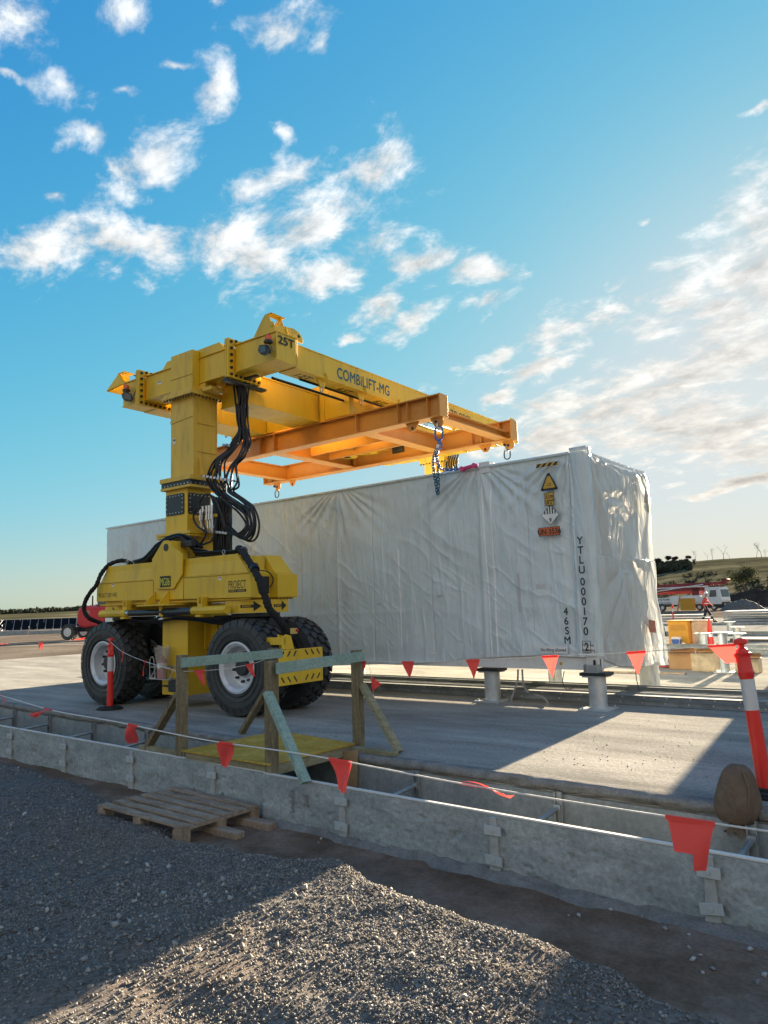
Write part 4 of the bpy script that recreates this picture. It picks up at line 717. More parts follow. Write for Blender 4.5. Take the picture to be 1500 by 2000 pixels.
# ---- lamps on the header ends
for (x,z,fl) in ((-.06,5.42,1),(-3.72,5.40,-1)):
    l_ = empty('work_light',(x,-.02,z),0); l_.parent = GO
    b = MB(); b.prism([(-.10,.02),(-.075,.08),(.06,.06),(.10,.0),(.085,-.07),(-.03,-.085),(-.085,-.04)],'y',-.15,-.08); b.box(-.02,.02,-.08,.01,-.03,.03); b.box(-.11,.10,-.155,-.15,-.01,.0); o = b.build('lamp_body', BLKM, l_, bevel=.006)
    b = MB(); b.prism([(-.07,.055),(.05,.04),(.075,-.055),(-.055,-.06)],'y',-.156,-.151); b.build('lens', GLASS, l_)
    if fl<0: l_.rotation_euler = (0,.2,.9)
    b = MB(); b.lathe([(0,.0),(.07,.0),(.07,.03),(.055,.035),(.055,.045)],(x+.03,-.08,z+.115),'z',16); bc = b.build('beacon_base', BLKM, GO)
    b = MB(); b.lathe([(.052,.0),(.052,.055),(.044,.072),(0,.076)],(x+.03,-.08,z+.16),'z',18); b.build('beacon_lens', AMB, bc, smooth=True)
    b = MB(); b.tube(smooth_path([(x+.03,-.07,z+.11),(x+.07,-.05,z+.05),(x+.09,-.06,z-.02)],5),.007,5); b.tube(smooth_path([(x-.05,-.02,z+.26),(x-.09,-.03,z+.2),(x-.03,-.05,z+.14)],5),.007,5); b.build('cable', BLK, GO)
b = MB(); b.tube(smooth_path([(-3.55,-.02,5.80),(-3.47,-.03,5.76),(-3.44,-.03,5.6),(-3.48,-.03,5.5),(-3.5,-.06,5.38)],5),.011,6); b.build('cable', BLK, GO)
# ---- column
b = MB(); b.box(-2.36,-1.79,-.10,.41,3.70,5.07); b.box(-1.79,-1.775,-.10,-.085,3.70,5.07); b.box(-1.79,-1.775,.395,.41,3.7,5.07)
for z in (4.60,4.12): b.box(-1.79,-1.77,.0,.36,z,z+.014)
for y in (.02,.30): b.prism([(-1.79,4.05),(-1.79,3.72),(-1.66,3.72)],'y',y,y+.015)
gp('column', b, YEL2, bevel=.005)
b = MB(); b.box(-2.47,-1.68,-.21,.50,5.065,5.112); b.box(-2.45,-1.70,-.19,.48,5.115,5.17); b.box(-1.68,-1.45,.0,.30,5.12,5.18); b.box(-1.76,-1.62,.02,.26,5.18,5.275); fl = gp('column_top_flange', b, YEL2, bevel=.004)
b = MB(); bolts_each([(-2.43+i*.07,-.18,5.065) for i in range(11)]+[(-1.71,-.105+i*.075,5.065) for i in range(8)], 'z', .016, .032, BOLT, fl, sgn=-1)
b = MB(); b.box(-2.47,-1.68,-.24,.52,3.625,3.70); fl = gp('column_foot_flange', b, YEL2, bevel=.004)
b = MB(); b.box(-2.45,-1.70,-.22,.50,3.545,3.623); b.build('slew_ring', BLKM, fl, bevel=.004)
b = MB(); b.box(-2.46,-1.69,-.23,.51,3.50,3.543); b.build('ring_plate', YEL2, fl, bevel=.004)
b = MB(); bolt_row(b, [(-2.43+i*.085,-.221,3.565) for i in range(9)]+[(-1.7,-.2+i*.09,3.565) for i in range(8)], 'y', .013, .012, sgn=-1); b.build('bolt_row', BOLTS, fl)
b = MB(); b.box(-2.42,-1.88,-.15,.36,2.76,3.50); b.box(-1.88,-1.865,-.15,-.13,2.76,3.5); gp('lower_column', b, YEL, bevel=.005)
def rrect(x0,x1,z0,z1,r=.035,k=4):
    o=[]
    for cx_,cz_,a0 in ((x1-r,z1-r,0),(x0+r,z1-r,90),(x0+r,z0+r,180),(x1-r,z0+r,270)):
        for i in range(k+1): a=R(a0+90*i/k); o.append((cx_+r*math.cos(a),cz_+r*math.sin(a)))
    return o
b = MB(); b.prism(rrect(-2.40,-1.93,3.08,3.43),'y',-.165,-.152); cp = b.build('cover_plate', BLKM, GO)
b = MB(); bolts_each([(-2.36+i*.078,-.165,3.395) for i in range(6)]+[(-2.36+i*.078,-.165,3.115) for i in range(6)]+[(x,-.165,z) for x in (-2.37,-1.96) for z in (3.19,3.27,3.34)], 'y', .011, .01, BOLTS, cp, sgn=-1)
b = MB(); b.prism([(-.10,3.08),(.30,3.08),(.32,3.11),(.32,3.40),(.30,3.43),(-.10,3.43),(-.12,3.4),(-.12,3.11)],'x',-1.878,-1.862); cp = b.build('cover_plate', BLKM, GO)
b = MB(); bolts_each([(-1.862,-.085+i*.075,3.40) for i in range(6)]+[(-1.862,-.085+i*.075,3.11) for i in range(6)]+[(-1.862,-.095,z) for z in (3.19,3.27,3.34)], 'x', .011, .01, BOLTS, cp)
b = MB(); b.box(-2.53,-1.66,-.26,.50,2.70,2.725); b.box(-2.53,-1.66,-.26,.50,2.735,2.775); fl = gp('lower_flange', b, YEL, bevel=.003)
b = MB(); bolt_row(b, [(-2.49+i*.08,-.235,2.70) for i in range(11)]+[(-1.69,-.22+i*.08,2.70) for i in range(9)]+[(-2.49+i*.08,-.235,2.79) for i in range(11)], 'z', .012, .022, sgn=-1); b.build('bolt_row', BOLTS, fl)
b = MB(); b.prism([(-2.44,2.70),(-1.82,2.70),(-1.78,2.25),(-2.5,2.25)],'y',-.17,.40); gp('turret', b, bevel=.005)
# ---- hull
def hull(y0, y1, yin, name='hull_beam'):
    b = MB(); b.prism([(-3.75,1.715),(.05,1.66),(.05,2.0),(-3.75,2.02)],'y',y0,y1)
    b.prism([(-3.735,2.003),(.02,2.003),(-.02,2.02),(-3.70,2.02)],'y',y0+.015,y1-.015)
    t = .05; xs_ = [(-3.70,-.02,y0+.022),(-3.43,-.30,y0+.06)]
    b.add([(-3.70,y0+.022,2.02),(-.02,y0+.022,2.02),(-.02,y1-.022,2.02),(-3.70,y1-.022,2.02),(-3.46,y0+.06,2.30),(-.27,y0+.06,2.30),(-.27,y1-.03,2.30),(-3.46,y1-.03,2.30)],[(3,2,1,0),(4,5,6,7),(0,1,5,4),(1,2,6,5),(2,3,7,6),(3,0,4,7)])
    b.box(-3.70,.0,y0+.03,y1-.03,1.635,1.66)
    return gp(name, b, bevel=.008)
hull(-.56,-.485,0); hull(-.02,.40,0)
b = MB(); b.box(-3.6,-.22,-.485,-.02,1.62,2.28); b.prism([(-.22,1.66),(-.10,1.66),(-.10,2.0),(-.22,2.1)],'y',-.38,-.03); b.prism([(-.02,2.28),(-.4,2.28),(-.4,2.29)],'x',-2,-1); gp('hull_core', b, bevel=.004)
b = MB(); b.prism([(-.24,1.98),(.10,1.98),(.10,1.70),(-.14,1.70)],'x',-.098,-.086) if False else b.prism([(-.33,1.97),(-.06,1.97),(-.06,1.72),(-.26,1.72)],'x',-.099,-.088); bp_ = b.build('access_panel', BLKM, GO, bevel=.002)
b = MB(); b.tube(smooth_path([(-.09,-.36,2.03),(-.06,-.25,2.05),(-.05,-.12,2.03),(-.04,-.03,1.94),(-.05,-.06,1.83),(-.07,-.17,1.80)],6),.009,6); b.build('cable', BLK, GO, smooth=True)
hx = [(-2.17,2.34),(-1.96,2.545),(-1.93,2.58),(-1.88,2.61),(-1.77,2.61),(-1.71,2.58),(-1.69,2.53),(-1.42,2.37),(-1.43,2.05),(-1.63,1.85),(-2.03,1.86),(-2.15,2.02)]
b = MB(); b.prism(hx,'y',-.592,-.565); pl = gp('centre_plate', b, bevel=.004)
b = MB(); b.prism([(-2.0,2.30),(-1.64,2.30),(-1.70,2.60),(-1.93,2.60)],'y',-.56,-.30); b.build('plate_boss', YEL, pl, bevel=.004)
b = MB(); b.cyl((-1.815,-.5925,2.50),(-1.815,-.598,2.50),.06,24); b.build('pin_hole', BLKM, pl)
b = MB(); b.box(-1.955,-1.695,-.600,-.594,1.885,2.055); sg = b.build('fleet_number_sign', INK, pl)
lettering('MG06', (-1.942,-.6005,1.908), (1,0,0), (0,0,1), .118, INKY, pl, width=.235, off=.001)
lettering('PROJECT', (-.41,-.5605,1.80), (1,0,0), (0,0,1), .115, INK, GO, width=.37, off=.001, name='hire_lettering')
b = MB(); b.box(-.41,-.04,-.5625,-.5612,1.745,1.785); b.build('hire_strip', INK, GO); lettering('DRY HIRE', (-.38,-.5628,1.752), (1,0,0), (0,0,1), .024, YEL, GO, width=.31, off=.001, name='hire_lettering')
lettering('PROJECT DRY HIRE', (-3.68,-.5605,1.78), (1,0,0), (0,0,1), .07, INK, GO, width=.52, off=.001, name='hire_lettering')
# gusset shelf and steering cylinders
b = MB(); b.prism([(-2.30,-.78),(-1.62,-.80),(-1.50,-.66),(-1.50,-.40),(-2.32,-.40)],'z',1.595,1.62); 
for x in (-2.13,-1.78): b.prism([(-.565,1.83),(-.565,1.62),(-.77,1.62),(-.74,1.66)],'x',x,x+.018)
gp('gusset_shelf', b, bevel=.003)
b = MB(); b.cyl((-1.86,-.62,1.60),(-1.86,-.62,1.43),.05,16); gp('cylinder_pin', b)
for (xa,xb,r_,m_,nm) in ((-2.78,-2.70,.05,CHROME,'cylinder_gland'),(-2.70,-1.98,.043,ROD,'cylinder_rod'),(-1.74,-1.10,.058,ROD,'cylinder_rod'),(-1.98,-1.74,.052,BLKM,'cylinder_joint')):
    b = MB(); b.cyl((xa,-.62,1.50),(xb,-.62,1.50),r_,20); b.build(nm, m_, GO, smooth=True)
for xa,xb in ((-3.50,-2.78),(-1.12,-.36)):
    b = MB(); b.cyl((xa,-.62,1.50),(xb,-.62,1.50),.066,8); gp('cylinder_tube', b, bevel=.004)
for x in (-2.80,-.93):
    b = MB(); b.prism([(x-.05,1.55),(x+.06,1.55),(x+.06,1.70),(x+.035,1.70),(x+.035,1.60),(x-.025,1.60),(x-.025,1.70),(x-.05,1.70)],'y',-.66,-.56); b.box(x-.05,x+.06,-.7,-.56,1.41,1.44); b.box(x-.2,x-.04,-.52,-.40,1.50,1.66); gp('square_lug', b, bevel=.002)
b = MB(); b.tube(smooth_path([(-3.1,-.5,1.42),(-2.6,-.45,1.36),(-2.2,-.5,1.38),(-1.9,-.62,1.43),(-1.5,-.6,1.42),(-1.0,-.5,1.38),(-.5,-.45,1.40)],6),.02,6); b.tube(smooth_path([(-3.1,-.4,1.40),(-2.5,-.35,1.33),(-1.7,-.5,1.39),(-.9,-.35,1.33),(-.4,-.3,1.38)],6),.02,6); b.tube(smooth_path([(-1.3,-.3,1.36),(-.8,-.3,1.31),(-.4,-.3,1.36)],6),.04,6); b.build('hose', BLK, GO, smooth=True)
# wheel housings (octagonal), slew rings, forks
def housing(cx_, x0, x1, arrows):
    o = MB(); c_ = .26; o.prism([(x0,-.50+c_),(x0+c_,-.50),(x1-c_,-.50),(x1,-.50+c_),(x1,.30-c_*.2),(x1-c_,.42),(x0+c_,.42),(x0,.30)],'z',1.445,1.632); h_ = gp('wheel_housing', o, bevel=.004)
    b = MB(); b.lathe([(.0,1.37),(.33,1.37),(.36,1.39),(.36,1.44),(0,1.44)],(cx_,-.04,0),'z',36); b.lathe([(.26,1.28),(.26,1.37)],(cx_,-.04,0),'z',24); b.build('slew_ring', BLK, GO)
    return h_
housing(-.40,-.80,-.0,1); housing(-3.42,-3.82,-2.98,1)
def arrow(o_, xd, L_=.27):
    xd = Vector(xd).normalized(); p_ = [(0,-.022),(.62*L_,-.022),(.62*L_,-.075),(L_,0),(.62*L_,.075),(.62*L_,.022),(0,.022)]; o_ = Vector(o_); nn = xd.cross(Vector((0,0,1)))
    b = MB(); b.add([o_+xd*u+Vector((0,0,v))+nn*.002 for u,v in p_],[(0,1,2,3,4,5,6)]); b.build('direction_arrow', INK, GO)
    lettering('FWD', o_+xd*.03+Vector((0,0,-.016))+nn*.003, xd, (0,0,1), .032, YEL, GO, width=.12, off=.0006, name='arrow_lettering')
arrow((-.245,-.485,1.54),(1,1,0),.30); arrow((.001,-.06,1.54),(0,1,0),.26); arrow((-3.52,-.5005,1.54),(1,0,0),.25)
b = MB(); bolt_row(b, [(.0,-.2+i*.07,1.635) for i in range(8)], 'z', .012, .015); b.build('bolt_row', BOLT, GO)
# ---- wheels
def make_wheel(x, y0, y1, parent, front=True):
    w = empty('wheel', (x,(y0+y1)/2,.685)); w.parent = parent; hw = (y1-y0)/2; Ro = .685; Rb = Ro-.044; Ri = .345
    t = MB(); prof = [(Ri,-hw*.80),(Ri+.03,-hw*.88),(Ri+.10,-hw*.97),(Ri+.20,-hw*1.0),(Rb-.06,-hw*.97),(Rb-.018,-hw*.90),(Rb,-hw*.72),(Rb+.003,0),(Rb,hw*.72),(Rb-.018,hw*.90),(Rb-.06,hw*.97),(Ri+.20,hw),(Ri+.10,hw*.97),(Ri+.03,hw*.88),(Ri,hw*.80)]
    t.lathe(prof,(0,0,0),'y',64)
    for rr in (Ri+.055,Ri+.13,Rb-.075): t.lathe([(rr-.006,-hw*.955-.0),(rr-.004,-hw*1.0-.006),(rr+.004,-hw*1.0-.006),(rr+.006,-hw*.955)],(0,0,0),'y',64)
    ty = t.build('tyre', TYRE, w, smooth=True)
    tr = MB(); NB = 26
    def block(ac, yc, da, dy, top, skew):
        # six sided lug on the tread
        pts = [(-.5,-.18),(-.22,-.5),(.34,-.5),(.5,-.1),(.22,.5),(-.34,.5)]
        vs = []
        for lay,(rad,sc) in enumerate(((Rb-.02,1.0),(top,.93))):
            for u,v in pts:
                a = ac+(u*sc+v*skew)*da; y = yc+v*sc*dy; rad2 = rad-(.030 if abs(y)>hw*.80 and lay else (.012 if abs(y)>hw*.66 and lay else 0)); vs.append((rad2*math.cos(a), y, rad2*math.sin(a)))
        n_ = 6; tr.add(vs, [tuple(range(n_)), tuple(range(2*n_-1,n_-1,-1))]+[(i,n_+i,n_+(i+1)%n_,(i+1)%n_) for i in range(n_)])
    for i in range(NB):
        a = 2*math.pi*i/NB; da = 2*math.pi/NB*.84
        for k,yc in enumerate((-.70,-.235,.235,.70)):
            block(a+(.5*2*math.pi/NB if k%2 else 0), yc*hw*1.04, da, hw*.455*.95, Ro, .12 if k<2 else -.12)
        # shoulder lugs
        for sg_ in (-1,1):
            a2 = a+(.25)*2*math.pi/NB*sg_; 
            c0 = [(Rb-.005, .86),(Rb-.085,.985)]; vs = []
            for rr,yy_ in ((Ro-.022,.90),(Rb-.095,1.0)):
                for da_ in (-.40,.40):
                    for dp in (0,-.03):
                        an = a2+da_*2*math.pi/NB; vs.append(((rr+dp*.6)*math.cos(an), sg_*hw*(yy_+dp+.012), (rr+dp*.6)*math.sin(an)))
            tr.add(vs,[(0,2,6,4),(1,5,7,3),(0,4,5,1),(2,3,7,6),(0,1,3,2),(4,6,7,5)])
    tr.build('tread', TYRE, ty)
    b = MB(); b.lathe([(Ri+.012,-hw*.86),(Ri+.02,-hw*.93),(Ri-.005,-hw*.96),(Ri-.02,-hw*.90),(Ri-.035,-hw*.88),(Ri-.05,-hw*.80),(Ri-.055,-hw*.45),(Ri-.075,-hw*.28),(.16,-hw*.16),(.13,-hw*.30),(0,-hw*.30)],(0,0,0),'y',48); rm = b.build('rim', RIM, w, smooth=True)
    b = MB(); b.lathe([(.125,-hw*.25),(.125,-hw*.52),(.11,-hw*.58),(0,-hw*.58)],(0,0,0),'y',28); b.build('hub', BLKM, rm, smooth=True)
    b = MB()
    for i in range(10):
        a = 2*math.pi*i/10+.2; c_ = (.205*math.cos(a),0,.205*math.sin(a)); b.cyl((c_[0],-hw*.20,c_[2]),(c_[0],-hw*.42,c_[2]),.021,6)
    b.build('wheel_nuts', BOLT, rm); return w
W1 = make_wheel(-.23,-.60,-.13,GO)
for x,y in ((-.23,.28),(-3.50,-.60),(-3.50,.28)):
    c_ = copy_tree(W1, GO, (x,y+.235,.685)); c_.rotation_euler = (0,.35*x+y,0)
for x in (-.23,-3.50):
    b = MB(); b.box(x-.17,x+.17,-.09,.24,.45,1.36); b.cyl((x,-.3,.685),(x,.5,.685),.10,16); b.build('axle_fork', BLKM, GO, bevel=.01)
# centre leg
b = MB(); b.box(-2.28,-1.665,-.30,.55,.20,1.62); b.box(-1.665,-1.65,-.30,-.275,.20,1.6); b.box(-1.62,-1.60,.0,.5,.9,1.35); b.prism([(-1.65,1.42),(-1.38,1.32),(-1.36,1.02),(-1.52,.78),(-1.65,.74)],'y',.12,.14); b.prism([(-2.29,1.25),(-2.36,1.20),(-2.36,1.0),(-2.29,.9)],'y',-.2,-.18)
lg = gp('centre_leg', b, YEL, bevel=.006)
b = MB(); b.box(-1.38,-1.10,.10,.34,1.06,1.27); b.build('bracket_box', YEL, lg, bevel=.006)
b = MB(); b.cyl((-1.24,.098,1.17),(-1.24,.08,1.17),.035,14); b.box(-1.36,-1.33,.115,.118,1.12,1.2); b.box(-1.44,-1.42,.115,.119,1.2,1.27); b.cyl((-1.30,.098,1.225),(-1.30,.09,1.225),.014,8); b.build('bracket_hole', BLKM, lg)
b = MB(); b.box(-1.28,-1.0,-.1,.2,1.30,1.42); b.build('valve_block', BLKM, GO, bevel=.01)
# wire basket and tool on the leg
b = MB(); x0,x1,y0,y1,z0,z1 = -2.30,-1.80,-.52,-.32,.46,.76
for z in (z0,z1*.62+z0*.38): b.tube([(x0,y0,z),(x1,y0,z),(x1,y1,z),(x0,y1,z)],.007,5,closed=True)
b.tube(smooth_path([(x0,y0,z0),(x0+.03,y0-.02,z1),(x0+.12,y0-.02,z1+.02),(x0+.14,y0,z0)],5),.007,5); b.tube([(x0+.02,y0,z0+.02),(x0+.02,y1,z1)],.007,5); b.tube([(x1-.02,y0,z0),(x1-.02,y1,z1+.05)],.007,5); b.box(x0,x0+.16,y0-.01,y0+.02,z0+.0,z0+.025)
b.build('wire_basket', mat('basket_wire',(.45,.42,.38),.5,metal=.3), GO)
b = MB(); b.box(-2.0,-1.76,-.40,-.30,.26,.45); b.box(-2.18,-1.95,-.38,-.34,.33,.36); b.build('leg_actuator', BLKM, GO, bevel=.01)
# slotted bumper in front of the right wheels
bu = empty('bumper_guard', (.66,-.20,.70)); bu.parent = GO
b = MB(); b.box(-.008,.008,-.44,.44,-.235,.235); b.box(-.03,-.008,-.42,.42,-.2,-.18); b.build('plate', YEL, bu, bevel=.006)
def slot(y,z,sg): b = MB(); b.beam((.0095,y-.028*sg,z-.036),(.0095,y+.028*sg,z+.036),.022,.003,up=(1,0,0)); b.build('slot', BLKM, bu)
for i in range(3): slot(-.37+i*.12,.18,1); slot(.10+i*.12,.18,-1); slot(-.37+i*.12,-.16,-1); slot(.10+i*.12,-.16,1)
b = MB(); b.box(.0085,.0105,.01,.09,.02,.06); b.build('latch_hole', BLKM, bu)
b = MB(); b.prism([(-.22,.235),(-.10,.235),(-.16,.42),(-.26,.44),(-.33,.40),(-.33,.24)],'x',-.05,-.03); b.prism([(-.22,.235),(-.10,.235),(-.16,.42),(-.26,.44)],'x',-.20,-.18); b.box(-.6,-.03,-.30,-.26,.30,.40); b.build('bracket', YEL, bu, bevel=.004)
b = MB(); b.box(-.05,.02,-.16,-.08,.44,.52); b.build('sensor', mat('sensor_tan',(.6,.42,.12),.5), bu, bevel=.006); b = MB(); b.cyl((.02,-.10,.49),(.04,-.10,.49),.02,12); b.build('sensor_knob', mat('sensor_red',(.5,.03,.05),.4), bu)
bl = copy_tree(bu, GO, (-4.26,.14,.70)); bl.rotation_euler = (0,0,math.pi)
# sleeved hose looms at both ends
def loom(name, pts, r, n=10, rib=True):
    P_ = smooth_path(pts, 10); rad = [r*(1+(.10*math.sin(i*1.9)+.06*math.sin(i*.7) if rib else 0)) for i in range(len(P_))]
    b = MB(); b.tube(P_, r, n, radii=rad); return b.build(name, mat('braided_sleeve',(.014,.015,.017),.85,bump=.8,bscale=120), GO, smooth=True)
loom('hose_loom', [(-.62,-.2,2.33),(-.50,-.28,2.39),(-.36,-.36,2.37),(-.10,-.50,2.24),(.16,-.60,2.05),(.33,-.64,1.86),(.40,-.62,1.66),(.43,-.56,1.48),(.44,-.40,1.34),(.42,-.24,1.18),(.30,-.10,1.0)], .052)
loom('hose_loom', [(-3.2,-.25,2.33),(-3.35,-.33,2.40),(-3.50,-.48,2.34),(-3.56,-.60,2.18),(-3.62,-.65,1.99),(-3.75,-.68,1.87),(-3.88,-.69,1.72),(-3.94,-.67,1.57),(-3.87,-.62,1.44),(-3.84,-.45,1.36),(-3.7,-.2,1.2)], .036)
b = MB(); b.cyl((.15,-.58,2.09),(.20,-.61,2.04),.064,14); b.build('hose_clamp', BLKM, GO); b = MB(); b.cyl((-.30,-.36,2.36),(-.27,-.39,2.34),.06,12); b.build('hose_clamp', CHROME, GO)
for k,pts in enumerate(([(-2.95,-.35,2.33),(-2.6,-.40,2.36),(-2.44,-.38,2.46),(-2.30,-.34,2.58),(-2.05,-.30,2.64),(-1.80,-.30,2.66),(-1.62,-.30,2.56),(-1.48,-.30,2.46),(-1.3,-.2,2.40)],[(-1.45,-.30,2.38),(-1.1,-.30,2.36),(-.8,-.28,2.35),(-.5,-.28,2.34)],[(-2.95,-.28,2.34),(-2.55,-.3,2.38),(-2.3,-.28,2.62),(-1.9,-.26,2.70),(-1.6,-.24,2.62),(-1.42,-.22,2.48)])):
    b = MB(); P_ = smooth_path(pts,6); b.tube(P_,.036,8); b.tube([p+Vector((0,-.05,.03)) for p in P_],.018,6); b.build('hose', BLK, GO, smooth=True)
b = MB(); b.box(-1.68,-1.42,-.42,-.34,2.50,2.60); b.box(-1.30,-.78,-.3,-.18,2.30,2.36); b.build('hose_bracket', BLKM, GO, bevel=.006)
# ---- the hanging hose bundle
for h in HOSES+HOSES2:
    h = [(x+random.uniform(-.012,.012)+.014*math.sin(k*1.7+h[0][0]*40),y+random.uniform(-.03,.03),z) for k,(x,y,z) in enumerate(h)]; P_ = smooth_path(h, 8); b = MB(); b.tube(P_, .0185 if h in HOSES else .0165, 8); b.build('hose', BLK, GO, smooth=True)
for k,h in enumerate(HOSES[::2]+HOSES[1:4]):
    h2 = [(x+.012+.022*math.sin(j*1.3+k*2.1)+(.03 if 10<j<16 else 0),y+.05,z-(.03 if 10<j<16 else 0)) for j,(x,y,z) in enumerate(h)]; b = MB(); b.tube(smooth_path(h2, 8), .016, 8); b.build('hose', BLK, GO, smooth=True)
b = MB(); b.box(-1.33,-.60,.20,.27,5.205,5.235); b.box(-1.02,-.93,-.13,.72,5.12,5.175); b.cyl((-.93,-.13,5.15),(-.93,.74,5.15),.022,8); b.build('hose_hanger', BLKM, GO, bevel=.004)
for k,(p0,p1) in enumerate((((-1.58,-.03,3.675),(-.82,-.03,3.49)),((-1.68,.07,2.80),(-1.10,.07,2.70)))):
    b = MB(); d_ = Vector(p1)-Vector(p0); b.beam(p0,p1,.055,.016); b.beam(Vector(p0)+Vector((0,-.03,0)),Vector(p1)+Vector((0,-.03,0)),.012,.032); c_ = b.build('hose_comb', BLKM, GO)
    for i in range(9): b = MB(); q_ = Vector(p0)+d_*(i+.5)/9; b.box(q_.x-.024,q_.x+.024,q_.y-.05,q_.y-.037,q_.z-.018,q_.z+.018); b.build('comb_clip', WTAPE, c_)
b = MB(); b.cyl((-1.30,.12,4.18),(-1.17,.16,4.13),.02,8); b.cyl((-1.235,.1,4.15),(-1.19,.12,4.15),.03,8); b.build('hose_clamp', CHROME, GO)
for i in range(5):
    x = -1.63+i*.062+(.03 if i>1 else 0); b = MB(); b.cyl((x,-.07,3.17),(x,-.07,3.07),.024,10); b.cyl((x,-.07,3.07),(x,-.07,3.02),.018,10); b.cyl((x+.01,-.08,3.02),(x+.01,-.08,2.94),.026,6); b.cyl((x+.02,-.07,2.94),(x+.03,-.07,2.80),.015,8); b.build('hose_coupling', CHROME, GO, smooth=False)
b = MB(); b.box(-1.75,-1.30,-.03,.0,2.98,3.03); b.box(-1.88,-1.6,-.06,-.02,3.0,3.03); b.build('coupling_bracket', YEL, GO)
b = MB(); b.box(-1.55,-1.2,.12,.22,2.35,3.3); b.build('hose_back_plate', BLKM, GO)

# ---- small fittings and weld beads
WELD = mat('weld_bead', (.42,.29,.03), .6, var=.3, vscale=30, bump=.6, bscale=200)
def weld(pts, r=.006): b = MB(); b.tube(pts, r, 6); b.build('weld_bead', WELD, GO, smooth=True)
weld([(-2.36,-.102,4.66),(-1.79,-.102,4.70)]); weld([(-2.345,-.122,5.42),(-1.775,-.122,5.42)]); weld([(-.88,.018,5.297),(.055,.018,5.297)]); weld([(-3.25,.028,5.293),(-2.345,.028,5.293)]); weld([(-1.775,.028,5.293),(-.98,.028,5.293)])
weld([(-1.788,-.06,3.705),(-1.788,.38,3.705)]); weld([(-2.02,-.595,1.86),(-1.63,-.595,1.85)]); weld([(-1.42,-.563,2.04),(-1.42,-.563,1.68)]); weld([(-2.17,-.563,2.0),(-2.17,-.563,1.72)]); weld([(-3.72,-.562,2.012),(-2.16,-.562,2.006)]); weld([(-1.43,-.562,2.006),(.03,-.562,2.002)])
DEC = mat('safety_decal_yellow',(.75,.55,.03),.4); DECW = mat('safety_decal_white',(.75,.75,.72),.4)
for (x,z,w_,h_,m_) in ((-2.30,4.30,.07,.10,DECW),(-.62,1.93,.06,.05,DECW),(-3.30,1.95,.06,.05,DECW),(-2.9,5.5,.09,.06,DECW)):
    y_ = -.1025 if 3<z<5 else (-.5625 if z<3 else .0275); b = MB(); b.box(x,x+w_,y_-.0015,y_,z,z+h_); o = b.build('decal', m_, GO); b = MB(); b.box(x+.008,x+w_-.008,y_-.0025,y_-.0018,z+h_*.55,z+h_*.85); b.build('decal_mark', INK, o)
# lifting eyes and pipework on the hull deck
for x in (-3.2,-.75): b = MB(); b.lathe([(.018,0),(.018,.04)],(x,-.35,2.30),'z',8); b.tube([(x+.03*math.cos(a),-.35,2.365+.03*math.sin(a)) for a in np.linspace(0,2*np.pi,13)[:-1]],.009,6,closed=True); b.build('lifting_eye', STEEL, GO)
for k in range(3): b = MB(); b.tube(smooth_path([(-3.1+.1*k,-.22+.05*k,2.31),(-2.7,-.2+.05*k,2.33+.012*k),(-2.3,-.18+.05*k,2.33+.02*k),(-1.2,-.2+.05*k,2.33),(-.5,-.22+.05*k,2.32)],5),.012,6); b.build('hydraulic_line', BLKM if k else STEEL, GO, smooth=True)
# ================================================================ ORANGE LIFTING FRAME (hangs under the crane)
SF = empty('spreader_frame', (-5.78,1.32,4.55), 0, 'orange steel lifting frame hanging under the yellow crane beams', 'lifting frame')
def sb(b, name, bevel=.004, m=ORG): return b.build(name, m, SF, bevel=bevel)
def X_(x): return x+5.78
for y0,xl in ((-.02,-9.2),(2.38,-9.2)):
    y0 -= 1.32; b = MB(); b.box(X_(xl),X_(-2.42),y0+.105,y0+.125,.0,.33); b.box(X_(xl),X_(-2.40),y0,y0+.235,.33,.352); b.box(X_(xl),X_(-2.40),y0,y0+.235,-.022,.0)
    for x in (-2.66,-3.07,-3.27,-4.2,-6.3,-6.7,-8.6,-8.95): b.box(X_(x)-.006,X_(x)+.006,y0+.008,y0+.225,.0,.33)
    m_ = sb(b,'main_beam')
    b = MB(); b.box(X_(-2.418),X_(-2.392),y0-.003,y0+.238,-.025,.355); b.box(X_(-9.21),X_(-9.19),y0-.003,y0+.238,-.025,.355); b.build('end_plate', ORG, m_, bevel=.004)
    yc = y0+.10
    for x,w,big in ((-2.52,.15,1),(-3.02,.14,0),(-8.30,.12,0),(-8.82,.14,1)):
        b = MB()
        if big: b.prism([(X_(x)-w*.9,-.022),(X_(x)+w*.75,-.022),(X_(x)+w*.75,-.15),(X_(x)+w*.5,-.19),(X_(x)-w*.2,-.19),(X_(x)-w*.45,-.14)],'y',yc-.012,yc+.012)
        else: b.prism([(X_(x)-w,-.022),(X_(x)+w,-.022),(X_(x)+w*.55,-.12),(X_(x)+w*.3,-.165),(X_(x)-w*.3,-.165),(X_(x)-w*.55,-.12)],'y',yc-.012,yc+.012)
        lg = b.build('lifting_lug', ORG, m_, bevel=.002); b = MB(); b.cyl((X_(x),yc-.0125,-.115),(X_(x),yc-.016,-.115),.026,14); b.build('pin_hole', BLKM, lg)
for x,w in ((-2.62,.24),(-4.12,.26),(-6.45,.28),(-8.52,.20)):
    b = MB(); ya,yb = -1.10,1.165; ht = .13 if x>-3 else .30; b.box(X_(x)-.01,X_(x)+.01,ya,yb,.02,ht); b.box(X_(x)-w/2,X_(x)+w/2,ya,yb,ht,ht+.018); b.box(X_(x)-w/2,X_(x)+w/2,ya,yb,-.0,.02); sb(b,'cross_beam')
b = MB(); b.box(X_(-6.3),X_(-4.25),-.30,-.26,.05,.30); b.box(X_(-6.3),X_(-4.25),.26,.30,.05,.30); sb(b,'inner_bar')
b = MB()
